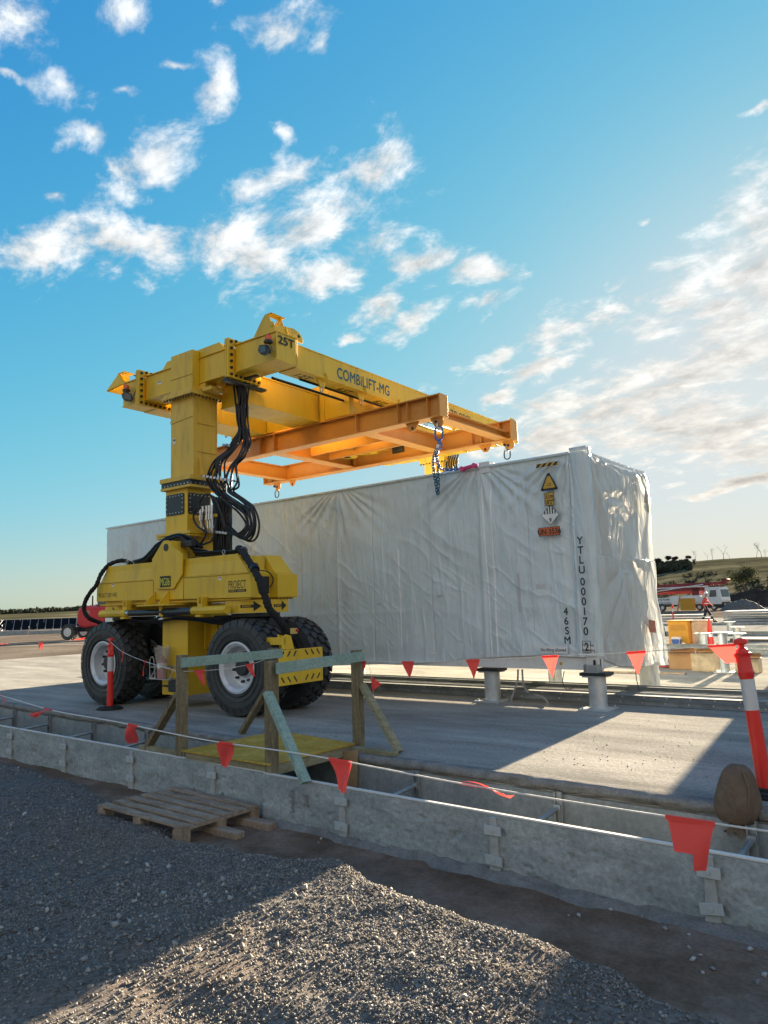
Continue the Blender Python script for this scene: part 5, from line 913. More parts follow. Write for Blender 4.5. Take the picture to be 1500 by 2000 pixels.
for x in (-4.6,-6.2): b.box(X_(x)-.05,X_(x)+.05,-.30,.30,.318,.40)
b.build('hanger_block', YEL, SF, bevel=.004)
BLU = mat('blue_chain_paint',(.02,.13,.42),.35,var=.3,vscale=20,dirt=(.12,.14,.2),dirt_amt=.4); BLUD = mat('dark_blue_chain',(.02,.13,.24),.4,metal=.3,var=.3,vscale=20); PINK = mat('pink_clutch_paint',(.62,.05,.20),.35)
def link(mb, c, d, n_, L=.075, W=.05, r=.009):
    d = Vector(d).normalized(); n_ = Vector(n_).normalized(); pts = []
    for k in range(16):
        a = 2*math.pi*k/16; u = math.cos(a); v = math.sin(a); e_ = (L-W)/2
        pts.append(Vector(c)+d*(math.copysign(e_,u)*(abs(u)>.01)+u*W/2)+n_*v*W/2)
    mb.tube(pts, r, 6, closed=True)
def chain(name, pts, parent, m, L=.066, W=.044, r=.0085):
    P_ = smooth_path(pts, 12); acc_ = [0]
    for i in range(1,len(P_)): acc_.append(acc_[-1]+(P_[i]-P_[i-1]).length)
    n_ = int(acc_[-1]/(L-2*r*1.0)); out=[]
    for k in range(n_):
        s_ = (k+.5)*acc_[-1]/n_; j = min(max(np.searchsorted(acc_, s_),1),len(P_)-1); t_ = (s_-acc_[j-1])/(acc_[j]-acc_[j-1]); c = P_[j-1].lerp(P_[j],t_); d = (P_[j]-P_[j-1]).normalized()
        a = Vector((0,1,0)) if k%2 else Vector((1,.2,.3)); a = (a-d*a.dot(d)).normalized(); mb = MB(); link(mb, c, d, a, L, W, r); out.append(mb.build('chain_link', m, parent, smooth=True))
def sling(label, x, y, long_):
    s_ = empty('lifting_chain', (x,y,4.43), 0, label, 'chain', 'lifting chains and rings under the orange frame')
    b = MB(); b.tube(smooth_path([(-.045,0,-.09),(-.045,0,.0),(0,0,.045),(.045,0,.0),(.045,0,-.09)],5),.014,8) if False else b.tube(smooth_path([(0,-.045,.01),(0,-.048,-.06),(0,0,-.11),(0,.048,-.06),(0,.045,.01)],5),.015,8); b.cyl((0,-.07,.01),(0,.07,.01),.016,10); b.build('shackle', CHROME, s_, smooth=True)
    b = MB(); b.cyl((0,-.07,.01),(0,-.095,.01),.028,10); b.build('shackle_bolt', BOLT, s_)
    b = MB(); link(b,(0,0,-.17 if long_ else -.16),(0,0,1),(1,0,.0),.24 if long_ else .19,.15 if long_ else .13,.016 if long_ else .012); b.build('master_ring', BLU if long_ else BLKM, s_, smooth=True); return s_
s1 = sling('blue lifting chain with oval ring and pink clutch, nearest corner of the orange frame', -2.50, .08, True)
b = MB(); link(b,(0,0,-.315),(0,0,1),(0,1,0),.10,.055,.011); link(b,(0.02,0,-.385),(0,0,1),(1,0,0),.09,.05,.011); b.build('connector_link', BLU, s1, smooth=True)
b = MB(); b.box(-.03,.02,-.05,-.02,-.44,-.36); b.build('tag', CHROME, s1)
def P1_(x,y,z): return (x+2.50,y-.08,z-4.43)
chain('c', [P1_(-2.49,.04,4.02),P1_(-2.47,-.06,3.86),P1_(-2.42,-.10,3.72),P1_(-2.36,-.10,3.62),P1_(-2.25,-.09,3.60),P1_(-2.10,-.07,3.59),P1_(-1.98,-.07,3.575)], s1, BLU)
chain('c', [P1_(-2.50,-.02,3.98),P1_(-2.51,-.10,3.80),P1_(-2.49,-.13,3.60),P1_(-2.46,-.13,3.40),P1_(-2.44,-.13,3.22)], s1, BLUD)
chain('c', [P1_(-2.42,-.08,3.70),P1_(-2.42,-.12,3.55),P1_(-2.41,-.13,3.38),P1_(-2.43,-.13,3.22)], s1, BLUD)
b = MB(); b.cyl(P1_(-2.0,-.07,3.575),P1_(-1.76,-.07,3.60),.030,12); b.cyl(P1_(-1.99,-.11,3.575),P1_(-1.99,-.02,3.575),.04,12); b.cyl(P1_(-1.77,-.10,3.60),P1_(-1.77,-.02,3.60),.038,12); b.build('pink_clutch', PINK, s1, smooth=True, bevel=.003)
sling('dark ring and shackle under the far right corner of the orange frame', -2.56, 2.48, False)
sling('dark ring and shackle under the far left corner of the orange frame', -8.84, 2.48, False)
sling('dark ring hidden behind the hoses at the near left corner of the orange frame', -8.84, .08, False)

# ================================================================ TIMBER WALKWAY OVER THE TRENCH
TIM = ground_mat('treated_pine', (.19,.18,.12), (.28,.26,.17), (.38,.34,.23), 3.0, .35, 45, .75, (1,1,7)); TIMG = ground_mat('green_treated_pine', (.22,.31,.27), (.29,.40,.35), (.36,.46,.40), 3.0, .3, 45, .7, (6,1,1)); TIMD = ground_mat('weathered_timber', (.14,.115,.07), (.22,.18,.115), (.31,.26,.17), 3, .4, 40, .8, (7,7,1))
PLY = ground_mat('yellow_formply', (.38,.24,.05), (.50,.32,.07), (.60,.40,.11), 2.0, .1, 14, .55); PLYE = mat('plywood', (.36,.24,.12), .7, var=.2, vscale=6, bump=.2, bscale=40); PAL = ground_mat('pallet_wood', (.22,.165,.12), (.34,.26,.19), (.46,.36,.28), 3.2, .35, 40, .85, (1,6,1))
TW = empty('timber_walkway', (-1.75,-4.45,0), 0, 'small timber footbridge with green pine handrails crossing the trench', 'footbridge')
def tl(x,y,z): return (x+1.75,y+4.45,z)
b = MB(); dk = [(-2.44,-5.0),(-1.12,-5.02),(-1.10,-3.84),(-2.42,-3.66)]
b.add([tl(x,y,z) for z in (.068,.084) for x,y in dk],[(3,2,1,0),(4,5,6,7),(0,1,5,4),(1,2,6,5),(2,3,7,6),(3,0,4,7)]); b.build('deck', PLY, TW, bevel=.002)
for y in (-4.93,-4.4,-3.9): b = MB(); b.box(-.66,.62,y+4.45-.045,y+4.45+.045,.001,.066); b.build('deck_bearer', TIM, TW, bevel=.003)
b = MB(); b.box(.585,.63,-.55,.60,-.03,.064); b.build('deck_joist', TIM, TW, bevel=.003)
PST = [(-2.57,-4.90,1.03,TIMD),(-1.16,-4.95,1.0,TIMD),(-1.17,-3.70,1.02,TIMD),(-2.46,-3.70,1.03,TIMD)]
for x,y,h,m_ in PST: b = MB(); a_,c_,_ = tl(x,y,0); b.box(a_-.048,a_+.048,c_-.045,c_+.045,-.02,h); b.build('post', m_, TW, bevel=.004)
for p0,p1 in (((-2.555,-4.97,.955),(-2.465,-3.62,.965)),((-1.10,-4.99,.935),(-1.16,-3.68,.955))):
    b = MB(); q0,q1 = Vector(tl(*p0)),Vector(tl(*p1)); off_ = Vector((.068,0,0)); b.beam(q0+off_,q1+off_,.04,.10); b.build('handrail', TIMG, TW, bevel=.003)
for p0,p1,m_ in (((-2.61,-4.88,.66),(-3.20,-4.88,.02),TIMD),((-2.50,-3.70,.62),(-3.02,-3.70,.02),TIMD),((-1.13,-5.02,.72),(-.58,-5.10,.0),TIMG),((-1.12,-3.68,.66),(-.62,-3.72,.02),TIM)):
    b = MB(); b.beam(tl(*p0),tl(*p1),.045,.095,up=(0,1,0) if False else (0,-1,.01)); b.build('brace', m_, TW, bevel=.003)
b = MB(); b.beam(tl(-1.14,-3.86,.03),tl(-.56,-3.86,.03),.09,.045); b.beam(tl(-3.3,-4.88,.025),tl(-2.5,-4.88,.025),.09,.045); b.build('foot_rail', TIM, TW, bevel=.003)
b = MB(); b.cyl((.645,-.595,.66),(.645,-.61,.66),.008,6)
for x_,z_ in ((.66,.70),(.63,.64)): b.cyl((x_,-.594,z_),(x_,-.60,z_),.008,6)
b.build('screw_heads', BOLT, TW)
pb = empty('plywood_offcut', (-1.05,-4.02,-.3), 0, 'brown plywood offcut standing in the trench beside the walkway', 'board'); b = MB(); b.add([(-.12,-.01,-.12),(.10,-.01,-.10),(.115,.01,.35),(-.06,.01,.33),(-.12,.01,-.12),(.10,.01,-.10),(.115,.03,.35),(-.06,.03,.33)],[(0,1,2,3),(7,6,5,4),(0,4,5,1),(1,5,6,2),(2,6,7,3),(3,7,4,0)]); b.build('board', PLYE, pb)
# pallet and bearers
pa = empty('wooden_pallet', (-1.86,-5.47,-.405), R(-1.5), 'weathered wooden pallet lying on gravel against the low wall', 'pallet')
pw,pd = 1.30,.84
ys = np.linspace(-pd/2+.055,pd/2-.055,6)
for y in ys: b = MB(); b.box(-pw/2,pw/2,y-.048,y+.048,.118,.138); o = b.build('top_slat', PAL, pa, bevel=.002); o.rotation_euler=(0,0,random.uniform(-.012,.012)); 
for x in (-pw/2+.05,0,pw/2-.05): b = MB(); b.box(x-.05,x+.05,-pd/2,pd/2,.099,.1175); b.build('stringer', PAL, pa, bevel=.002)
for x in (-pw/2+.06,0,pw/2-.06):
    for y in (-pd/2+.05,0,pd/2-.05): b = MB(); b.box(x-.06,x+.06,y-.048,y+.048,.021,.0985); b.build('block', PAL, pa, bevel=.002)
for y in (-pd/2+.05,0,pd/2-.05): b = MB(); b.box(-pw/2,pw/2,y-.046,y+.046,.002,.0205); b.build('bottom_slat', PAL, pa, bevel=.002)
for (x,y,rz,lb) in ((-1.28,-5.52,.03,'short timber bearer poking out from under the pallet, nearer the camera'),(-1.24,-5.20,.05,'short timber bearer poking out from under the pallet, nearer the wall')):
    b = MB(); b.box(-.33,.33,-.05,.05,0,.075); o = b.build('timber_bearer', PAL, None, bevel=.004); o.location=(x,y,-.43); o.rotation_euler=(0,.02,rz); tag(o, lb, 'timber', 'timber bearers under the pallet')

# ================================================================ DELINEATOR POSTS, SANDBAG, ROPES
RED = mat('signal_red_plastic',(.72,.025,.018),.38,var=.06,spec=.5); RFL = mat('reflective_band',(.55,.57,.60),.3,metal=.3,var=.08,vscale=5); RUB = mat('recycled_rubber',(.02,.021,.022),.8,bump=.6,bscale=40)
def delineator(loc, label, lean=(0,0), h=1.12, r=.047, base=True, grp='red and white delineator posts'):
    d_ = empty('delineator_post', loc, 0, label, 'delineator post', grp)
    if base:
        b = MB(); o8 = [(math.cos(R(22.5+45*i)),math.sin(R(22.5+45*i))) for i in range(8)]
        b.prism([(a*.23,c*.20) for a,c in o8],'z',0,.022); b.prism([(a*.20,c*.17) for a,c in o8],'z',.0225,.038); b.prism([(a*.09,c*.09) for a,c in o8],'z',.0385,.058); b.build('rubber_base', RUB, d_, bevel=.004)
    dx,dy = lean; L_ = Vector((dx,dy,1)).normalized()
    q = lambda z: L_*(z)
    b = MB(); zs_ = [(.03,r*1.06),(.06,r*1.04),(.62,r*.97),(.83,r*.95),(.86,r*1.13),(.875,r*1.15),(.885,r*1.02),(.99,r*.98),(1.0,r*1.12),(1.015,r*1.14),(1.02,r*.9),(1.045,r*.72),(1.055,r*.42),(1.075,r*.42),(1.082,r*.95),(1.098,r*1.02),(1.12,r*.85),(1.13,r*.3)]
    b.tube([q(z*h/1.13) for z,_ in zs_], r, 24, radii=[a for _,a in zs_]); o = b.build('post_body', RED, d_, smooth=True)
    b = MB(); b.tube([q(.60*h/1.13),q(.825*h/1.13)], r, 24, radii=[r*.99,r*.975], cap=False); b.build('reflective_band', RFL, d_, smooth=True)
    return d_
delineator((-6.82,-3.12,0), 'upright red and white post on a black rubber base, beside the left crane wheel')
delineator((2.70,-3.62,.0), 'leaning red and white post at the right edge, weighed down by the sandbag', lean=(-.075,.02), h=1.15, r=.052)
delineator((-11.0,39.26,0), 'small distant red and white post on the far slab left of the walking person', base=False)
# sandbag
SB = mat('hessian',(.155,.115,.085),.95,spec=0,var=.15,vscale=9,bump=.6,bscale=150,dirt=(.25,.19,.14),dirt_amt=.4)
sbg = empty('sandbag', (2.615,-4.0,.03), 0, 'brown hessian sandbag draped over the slab edge against the leaning post', 'sandbag')
th_ = np.linspace(0,2*np.pi,72); ph_ = np.linspace(.0,np.pi,60); T1,P1g = np.meshgrid(th_,ph_,indexing='ij')
tt_ = P1g/np.pi; rad = .150*(np.sin(P1g)**.36)*(1-.05*np.sin(P1g*2)); rad = np.where(tt_>.88, np.maximum(rad*.55,.016), rad); zc_ = .255-.44*tt_
pl = 1+.10*np.abs(np.sin(T1*6+tt_*2+.6*np.sin(T1*2)))*sstep(.42,.8,tt_)-.04+.05*(ridge(np.cos(T1)*2.5+tt_*2,tt_*5+np.sin(T1)*1.5,92)-.3)*np.sin(P1g)+.10*(fbm(T1*2.2*np.cos(0),tt_*5,4,91)-.5); pl[-1]=pl[0]
lump = 1+.22*(fbm(np.cos(T1)*1.6+4,np.sin(T1)*1.6+tt_*3.2,3,95)-.5); bx = rad*np.cos(T1)*1.02*pl*lump; by = rad*np.sin(T1)*.85*pl*lump-.02-.03*tt_; grid_obj('bag_body', bx-.03*tt_, by, zc_, SB, sbg)
b = MB(); b.tube(smooth_path([(.05,-.095,.22),(.085,-.125,.12),(.08,-.14,.02),(.045,-.142,-.06),(-.01,-.12,-.15)],6),.006,6); b.build('seam', mat('hessian_seam',(.17,.125,.09),.95,spec=0), sbg)
fr = np.linspace(0,1,10); T3,F3 = np.meshgrid(np.linspace(0,2*np.pi,60),fr,indexing='ij'); r3 = .040+.045*F3*(1+.16*np.sin(T3*5)+.16*np.sin(T3*9+1)); r3[-1]=r3[0]; grid_obj('tied_neck', r3*np.cos(T3)-.03, r3*np.sin(T3)*.8-.06, -.160-.038*F3+.012*np.sin(T3*7)*F3, SB, sbg)
# ropes with flags
FLG = mat('fluoro_flag',(1.0,.10,.085),.6,var=.03,transl=.30,bump=.15,bscale=90); ROPE = mat('pale_rope',(.85,.83,.78),.9,bump=1,bscale=260)
def bunting(label, pts, flags, r=.0035, sag=6, group='ropes of red flags around the work area'):
    P_ = smooth_path(pts, sag); c0 = Vector(pts[len(pts)//2]); e_ = empty('flag_rope', c0, 0, label, 'flag rope', group)
    b = MB(); b.tube([p-c0 for p in P_], r, 6); b.build('rope', ROPE, e_, smooth=True)
    for fl in flags:
        x, wd, ln, dirv, curl, torn = fl
        best = min(range(len(P_)-1), key=lambda i: abs((P_[i].x+P_[i+1].x)/2-x) if not isinstance(x,tuple) else (P_[i]-Vector(x)).length); p = P_[best].lerp(P_[best+1], 0 if P_[best+1].x==P_[best].x or isinstance(x,tuple) else max(0,min(1,(x-P_[best].x)/(P_[best+1].x-P_[best].x)))); d = (P_[best+1]-P_[best]).normalized()
        dv = Vector(dirv).normalized(); nn = d.cross(dv).normalized(); nu, nv = 14, 12; vs=[]; fs=[]
        for i in range(nu+1):
            for j in range(nv+1):
                u = i/nu-.5; v = j/nv; w_ = wd*(1-v*(.5 if wd*ln>.029 else .93)); off_ = nn*(math.sin(v*3+u*2+x if not isinstance(x,tuple) else v*3+u*2)*curl+math.sin(u*9+v*4)*curl*.35*v)
                vs.append(p-c0+d*(u*w_+.02*v*curl*8)+dv*(v*ln)+off_)
        for i in range(nu):
            for j in range(nv):
                if torn and i<nu*.56 and j>=nv*.60: continue
                a = i*(nv+1)+j; fs.append((a,a+nv+1,a+nv+2,a+1))
        b = MB(); b.add(vs,fs); b.add([p-c0+d*(u*wd)+nn*s_*.006+dv*z_ for u in (-.5,.5) for s_ in (-1,1) for z_ in (-.008,.012)],[(0,2,6,4),(1,3,7,5),(0,1,5,4),(2,3,7,6)]); b.build('flag', FLG, e_, smooth=True)
    return e_
D_ = (0,0,-1)
bunting('long foreground rope with red flags, in front of the trench wall', [(-7.2,-5.4,.66),(-4.7,-5.7,.575),(-3.5,-5.8,.515),(-2.2,-5.88,.50),(-.9,-5.95,.465),(.38,-6.0,.468),(1.65,-6.08,.445),(2.88,-6.12,.440),(4.4,-6.2,.47)],
  [(-5.0,.20,.24,(.9,-.1,-.22),.025,0),(-3.62,.20,.24,(-.80,-.2,-.30),.025,0),(-1.93,.16,.20,(-.50,.2,-1),.034,0),(-.58,.17,.205,(-.36,.1,-1),.030,0),(.63,.19,.20,(.03,.08,-1),.026,0),(1.72,.17,.19,(.86,.30,-.14),.02,0),(2.90,.225,.225,(-.05,.05,-1),.016,1)], r=.0052)
bunting('rope with small red flags from the left post past the wheels to the walkway', [(-15,6.0,.8),(-9.2,-.5,.80),(-6.95,-3.0,1.06),(-6.82,-3.16,1.09),(-5.6,-3.7,.96),(-4.2,-4.3,.90),(-2.62,-4.92,.86)],
  [(-7.35,.10,.13,(-.6,-.3,-.6),.02,0),(-6.6,.09,.20,(.1,0,-1),.03,0),(-5.55,.12,.16,(-.2,.1,-1),.015,0),(-4.05,.10,.18,(-.1,0,-1),.012,0)], r=.0035)
bunting('short rope with red flags tied along the left handrail of the walkway', [(-2.50,-4.93,.865),(-2.46,-4.5,.85),(-2.44,-4.0,.88),(-2.40,-3.62,.98)], [((-2.47,-4.72,.86),.13,.17,(.1,.35,-1),.012,0),((-2.42,-4.05,.87),.13,.15,(.1,.4,-1),.02,0)], r=.0035)
bunting('rope with red flags from the walkway across the container to the leaning post', [(-1.16,-3.66,.90),(-.45,-3.66,.905),(.22,-3.66,.935),(1.03,-3.66,.985),(1.8,-3.65,1.03),(2.62,-3.62,1.10),(3.6,-3.6,1.16)],
  [(-1.13,.11,.10,(0,0,-1),.02,0),(-.52,.145,.165,(.02,.03,-1),.012,0),(.25,.145,.175,(0,0,-1),.010,0),(1.05,.155,.185,(.06,.03,-1),.012,0),(1.82,.16,.175,(.02,0,-1),.010,0),(2.48,.20,.15,(.45,0,-.8),.012,0),(2.93,.16,.17,(.2,0,-1),.012,0)], r=.0035)
b_ = bunting('single red flag dangling on a cord from the right walkway post', [(-1.10,-3.62,.93),(-1.07,-3.60,.80),(-1.06,-3.58,.66),(-1.05,-3.58,.42)], [((-1.06,-3.58,.66),.14,.10,(1,.3,.0),.01,0)], r=.002)
bunting('distant rope with pink flags along the far left edge of the slab', [(-50,-2,.45),(-38,2.5,.36),(-31,6.2,.33),(-30,8.5,.36),(-28.5,13,.5)], [((-40,2.0,.37),.3,.3,(1,1,-.2),.03,0),((-31,6.2,.33),.45,.22,(.5,1,.1),.03,0),((-30.4,7.6,.35),.25,.3,(0,0,-1),.03,0),((-29.7,9.2,.37),.45,.30,(.4,.8,.3),.03,0)], r=.006)
# plastic bag hanging in the basket
bg_ = empty('plastic_bag', (-6.02,-2.72,.46), 0, 'clear plastic bag with a pink bottle stuffed in the wire basket on the crane leg', 'bag')
FILM = mat('clear_film',(.55,.50,.44),.2,spec=.6,alpha=.42,bump=.8,bscale=14); Tt,Zz = np.meshgrid(np.linspace(0,2*np.pi,60),np.linspace(0,1,30),indexing='ij'); rb = (.085+.07*Zz**1.5)*(1+.25*(fbm(np.cos(Tt)*2+5,Zz*4+np.sin(Tt)*2,4,4)-.5)*2); grid_obj('bag_film', rb*np.cos(Tt), rb*np.sin(Tt)*.7, Zz*.50+.02*np.sin(Tt*5)*Zz, FILM, bg_)
b = MB(); b.lathe([(0,0),(.07,0),(.075,.03),(.075,.24),(.06,.29),(.03,.32),(.03,.34),(0,.34)],(0,0,.01),'z',20); b.build('pink_bottle', mat('pink_bottle',(.42,.16,.16),.4,var=.3,vscale=14), bg_, smooth=True); b = MB(); b.lathe([(.076,.16),(.077,.24)],(0,0,.01),'z',20); b.build('bottle_label', WHT, bg_)

# slack straps and cords hanging from the wrap
ws = empty('tie_strap', (-1.22,.05,0), 0, 'grey webbing strap hanging in a loop under the container base, ends on the slab', 'strap'); b = MB()
for pts in ([(-.05,0,.50),(-.06,-.02,.32),(-.14,-.03,.14),(-.16,-.05,.03),(.0,-.06,.015),(.30,-.02,.02),(.42,-.05,.05),(.36,-.07,.13),(.22,-.05,.16)],[(.02,0,.50),(.03,-.02,.36),(.05,-.03,.26),(.12,-.03,.17)]):
    P_ = smooth_path(pts,6)
    b = MB()
    for i in range(len(P_)-1): b.beam(P_[i],P_[i+1],.030,.003,up=(0,1,.2))
    b.build('webbing', mat('webbing',(.30,.29,.26),.8), ws)
for x,lb,pts in ((-.52,'thin cord looping below the container frame next to the front pier',[(0,0,.5),(-.02,-.03,.36),(.04,-.05,.26),(.14,-.04,.28)]),(.02,'pair of dark cords hanging below the end of the container film',[(0,1.3,.48),(.0,1.3,.3),(.03,1.3,.12),(.05,1.3,.0)])):
    c_ = empty('hanging_cord',(x,.0,0),0,lb,'cord','cords hanging from the wrap'); b = MB(); b.tube(smooth_path(pts,6),.006,6); b.build('cord', BLKM, c_, smooth=True)
# ================================================================ BACKGROUND
# right: further slabs with rails and stored things
rail(-30,2,10.7,.002,.30,.14,'long rail on the second slab row, in front of the yellow crate','', 'steel rails on the far slabs')
rail(-30,2,12.1,.002,.25,.16,'long rail touching the front of the yellow crate','', 'steel rails on the far slabs')
rail(-34,2,20.8,.002,.5,.14,'pair of rails on the third slab row behind the traffic cone','', 'steel rails on the far slabs')
rail(-38,2,31.8,.002,.7,.09,'far rail just in front of the walking person','', 'steel rails on the far slabs')
CARD = mat('cardboard',(.33,.20,.10),.85,var=.12,vscale=4,bump=.2,bscale=20); CRY = mat('crate_yellow',(.62,.30,.02),.5,var=.1,vscale=3,dirt=(.3,.2,.1),dirt_amt=.3); WRAP = mat('stretch_wrapped_card',(.42,.33,.22),.3,var=.35,vscale=6,bump=.6,bscale=12)
cr_ = empty('yellow_crate', (-3.33,14.9,0), R(-4), 'yellow site crate with recessed panel standing on the second slab', 'crate')
b = MB(); b.box(-.31,.31,-.26,.26,.06,.72); b.box(-.33,.33,-.28,.28,.722,.76); b.box(-.31,-.2,-.26,.26,0,.059); b.box(.2,.31,-.26,.26,0,.059); b.build('body', CRY, cr_, bevel=.01)
b = MB(); b.box(-.24,.24,-.268,-.2602,.44,.62); b.build('front_panel', mat('crate_dark_yellow',(.48,.22,.02),.5), cr_, bevel=.003)
pb = empty('wrapped_carton', (-2.75,15.15,0), 0, 'tall carton wrapped in shiny film next to the yellow crate', 'carton'); b = MB(); b.box(-.24,.24,-.3,.3,.05,.72); b.box(-.26,.26,-.32,.32,0,.049); b.box(-.27,.27,-.33,.33,.722,.75); b.build('carton', WRAP, pb, bevel=.02)
ck = empty('cool_box', (-3.30,14.25,0), 0, 'blue cool box with white lid in front of the yellow crate', 'cool box'); b = MB(); b.prism([(-.12,0),(.12,0),(.14,.19),(-.14,.19)],'y',-.09,.09); b.build('box', mat('cooler_blue',(.03,.10,.35),.4), ck, bevel=.01); b = MB(); b.prism([(-.145,.191),(.145,.191),(.11,.26),(-.11,.26)],'y',-.095,.095); b.build('lid', WHT, ck, bevel=.01); b = MB(); b.tube(smooth_path([(-.14,-.1,.2),(-.10,-.11,.05),(0,-.12,.01),(.10,-.11,.05),(.14,-.1,.2)],5),.008,6); b.build('handle', WHT, ck)
CW_ = [( -.80,6.35,.50,.42,.34,.2,'open brown cardboard box on the slab beside the tall thin pier'),(-.25,6.0,.44,.36,.36,-.1,'film wrapped cardboard box touching the tall thin pier'),(.55,5.95,.42,.4,.27,.05,'torn wrapped carton at the right edge behind the leaning post')]
for k,(x,y,w,d,h,rz,lb) in enumerate(CW_):
    e_ = empty('cardboard_box', (x,y,0), rz, lb, 'cardboard box', 'cartons stored on the slab'); b = MB(); b.box(-w/2,w/2,-d/2,d/2,0,h); b.build('carton', CARD if k==0 else WRAP, e_, bevel=.012)
    b = MB(); b.add([(-w/2,-d/2,h),(w/2,-d/2,h),(w/2+.05,-d/2-.13,h+.04),(-w/2+.03,-d/2-.14,h+.02)],[(0,1,2,3)]); b.add([(-w/2,d/2,h+.002),(w/2,d/2,h+.002),(w/2,d/2-.1,h+.09),(-w/2,d/2-.12,h+.07)],[(0,1,2,3)]); b.build('flap', CARD, e_)
e_ = empty('timber_plank', (-.95,5.1,0), .05, 'long pale plank lying on the slab left of the cardboard boxes', 'plank'); b = MB(); b.box(-1.1,.55,-.05,.05,0,.035); b.build('plank', PAL, e_, bevel=.003)
e_ = empty('hose_coil', (-1.35,6.7,0), 0, 'flat pile of black and red hoses behind the container corner', 'hose'); 
for k in range(4):
    b = MB(); b.tube(smooth_path([(-.9,.1*k,.03+.03*k),(-.3,.25-.05*k,.03+.03*k),(.35,.1*k,.05+.02*k),(.5,-.15,.03+.03*k),(0,-.25,.03+.03*k),(-.9,-.2+.06*k,.03)],6),.028,8); b.build('hose', BLK if k%2 else mat('red_hose',(.35,.03,.03),.5), e_, smooth=True)
cn = empty('traffic_cone', (-2.35,14.5,0), 0, 'orange red traffic cone with white collar standing behind the piers', 'traffic cone'); b = MB(); b.lathe([(0,.0),(.14,.0),(.14,.03),(.105,.035),(.028,.80),(0,.80)],(0,0,0),'z',20); b.build('cone', RED, cn, smooth=True); b = MB(); b.lathe([(.086,.25),(.060,.45)],(0,0,0),'z',20); b.build('collar', RFL, cn, smooth=True)
lv = empty('site_lever', (-5.5,20.2,0), 0, 'black lever with a white head leaning beside the container corner', 'tool'); b = MB(); b.cyl((0,0,0),(-.22,0,.85),.035,10); b.cyl((-.05,0,.0),(-.1,0,.35),.06,10); b.build('lever', BLKM, lv); b = MB(); b.blob((-.23,0,.88),.07,.05,.04); b.build('lever_head', WHT, lv, smooth=True)
# bundled steel by the person, and dark bundles
BUN = mat('steel_bundle',(.35,.36,.35),.6,metal=.2,var=.35,vscale=1.2,streak=False,bump=.6,bscale=5)
e_ = empty('steel_bundle', (-3.1,37.7,0), 0, 'low wide stack of grey steel members right of the walking person', 'steel bundle', 'stacked steel on the far slabs')
for i in range(4):
    b = MB()
    for j in range(9): b.box(-4.3+.04*(j%3),4.6,-.9+j*.2,-.9+j*.2+.16,.02+i*.16,.02+i*.16+.12)
    b.build('layer', BUN, e_)
e_ = empty('steel_bundle', (-12.3,40.5,0), 0, 'small stack of grey beams left of the walking person', 'steel bundle', 'stacked steel on the far slabs')
for i in range(2): b = MB(); b.box(-3.2,3.3-.4*i,-.5,.5,.05+i*.2,.05+i*.2+.14); b.build('layer', BUN, e_)
e_ = empty('steel_bundle', (-.6,16.4,0), 0, 'dark flat bundle of channels behind the caps of the piers', 'steel bundle', 'stacked steel on the far slabs'); b = MB(); b.box(-1.6,1.6,-.2,.2,0,.10); b.box(-1.4,1.6,.22,.5,0,.10); b.build('layer', BLKM, e_)
# person walking
HIV = mat('hi_vis_shirt',(.55,.06,.05),.8,var=.1); NAVY = mat('navy_workwear',(.012,.016,.035),.9); SKIN = mat('skin',(.35,.20,.14),.6); REF = mat('reflective_tape',(.75,.76,.74),.4)
pe = empty('person', (-8.3,36.7,0), R(0), 'person in white helmet, red hi-vis shirt and dark trousers walking right', 'person')
def skin_mesh(name, verts, edges, radii, m, parent, root=0, sub=1):
    me = bpy.data.meshes.new(name); me.from_pydata(verts, edges, []); o = bpy.data.objects.new(name, me); COL.objects.link(o); sk_ = o.modifiers.new('skin','SKIN'); sk_.use_smooth_shade = True
    lay = me.skin_vertices[0].data if me.skin_vertices else None
    if lay is None:
        bm = bmesh.new(); bm.from_mesh(me); bm.verts.layers.skin.verify(); bm.to_mesh(me); bm.free(); lay = me.skin_vertices[0].data
    for i,r_ in enumerate(radii): lay[i].radius = (r_,r_) if not isinstance(r_,tuple) else r_; lay[i].use_root = (i==root)
    s2 = o.modifiers.new('sub','SUBSURF'); s2.levels = sub; s2.render_levels = sub; me.materials.append(m); o.parent = parent; return o
# walking towards +x: body one skinned figure, clothing as children
V = [(0,0,.93),(.02,0,1.15),(.04,0,1.36),(.05,0,1.46),(.07,0,1.53),   # 0-4 pelvis..neck
     (.0,-.09,.90),(.22,-.10,.55),(.42,-.10,.14),(.44,-.10,.08),(.58,-.10,.09), # 5-9 front leg
     (.0,.09,.90),(-.06,.10,.50),(-.26,.10,.12),(-.30,.10,.06),(-.17,.10,.03), # back leg
     (.03,-.19,1.38),(-.08,-.24,1.12),(.02,-.25,.90),(.04,-.25,.84), # near arm swings back
     (.03,.19,1.38),(.14,.23,1.13),(.32,.22,.98),(.37,.22,.95)]
E_l = [(0,1),(1,2),(2,3),(3,4),(0,5),(5,6),(6,7),(7,8),(8,9),(0,10),(10,11),(11,12),(12,13),(13,14),(2,15),(15,16),(16,17),(17,18),(2,19),(19,20),(20,21),(21,22)]
Rr = [.10,.09,(.10,.09),.06,.055,.095,.065,.045,.04,.035,.095,.065,.045,.04,.035,.06,.045,.033,.028,.06,.045,.033,.028]
k0 = len(V)
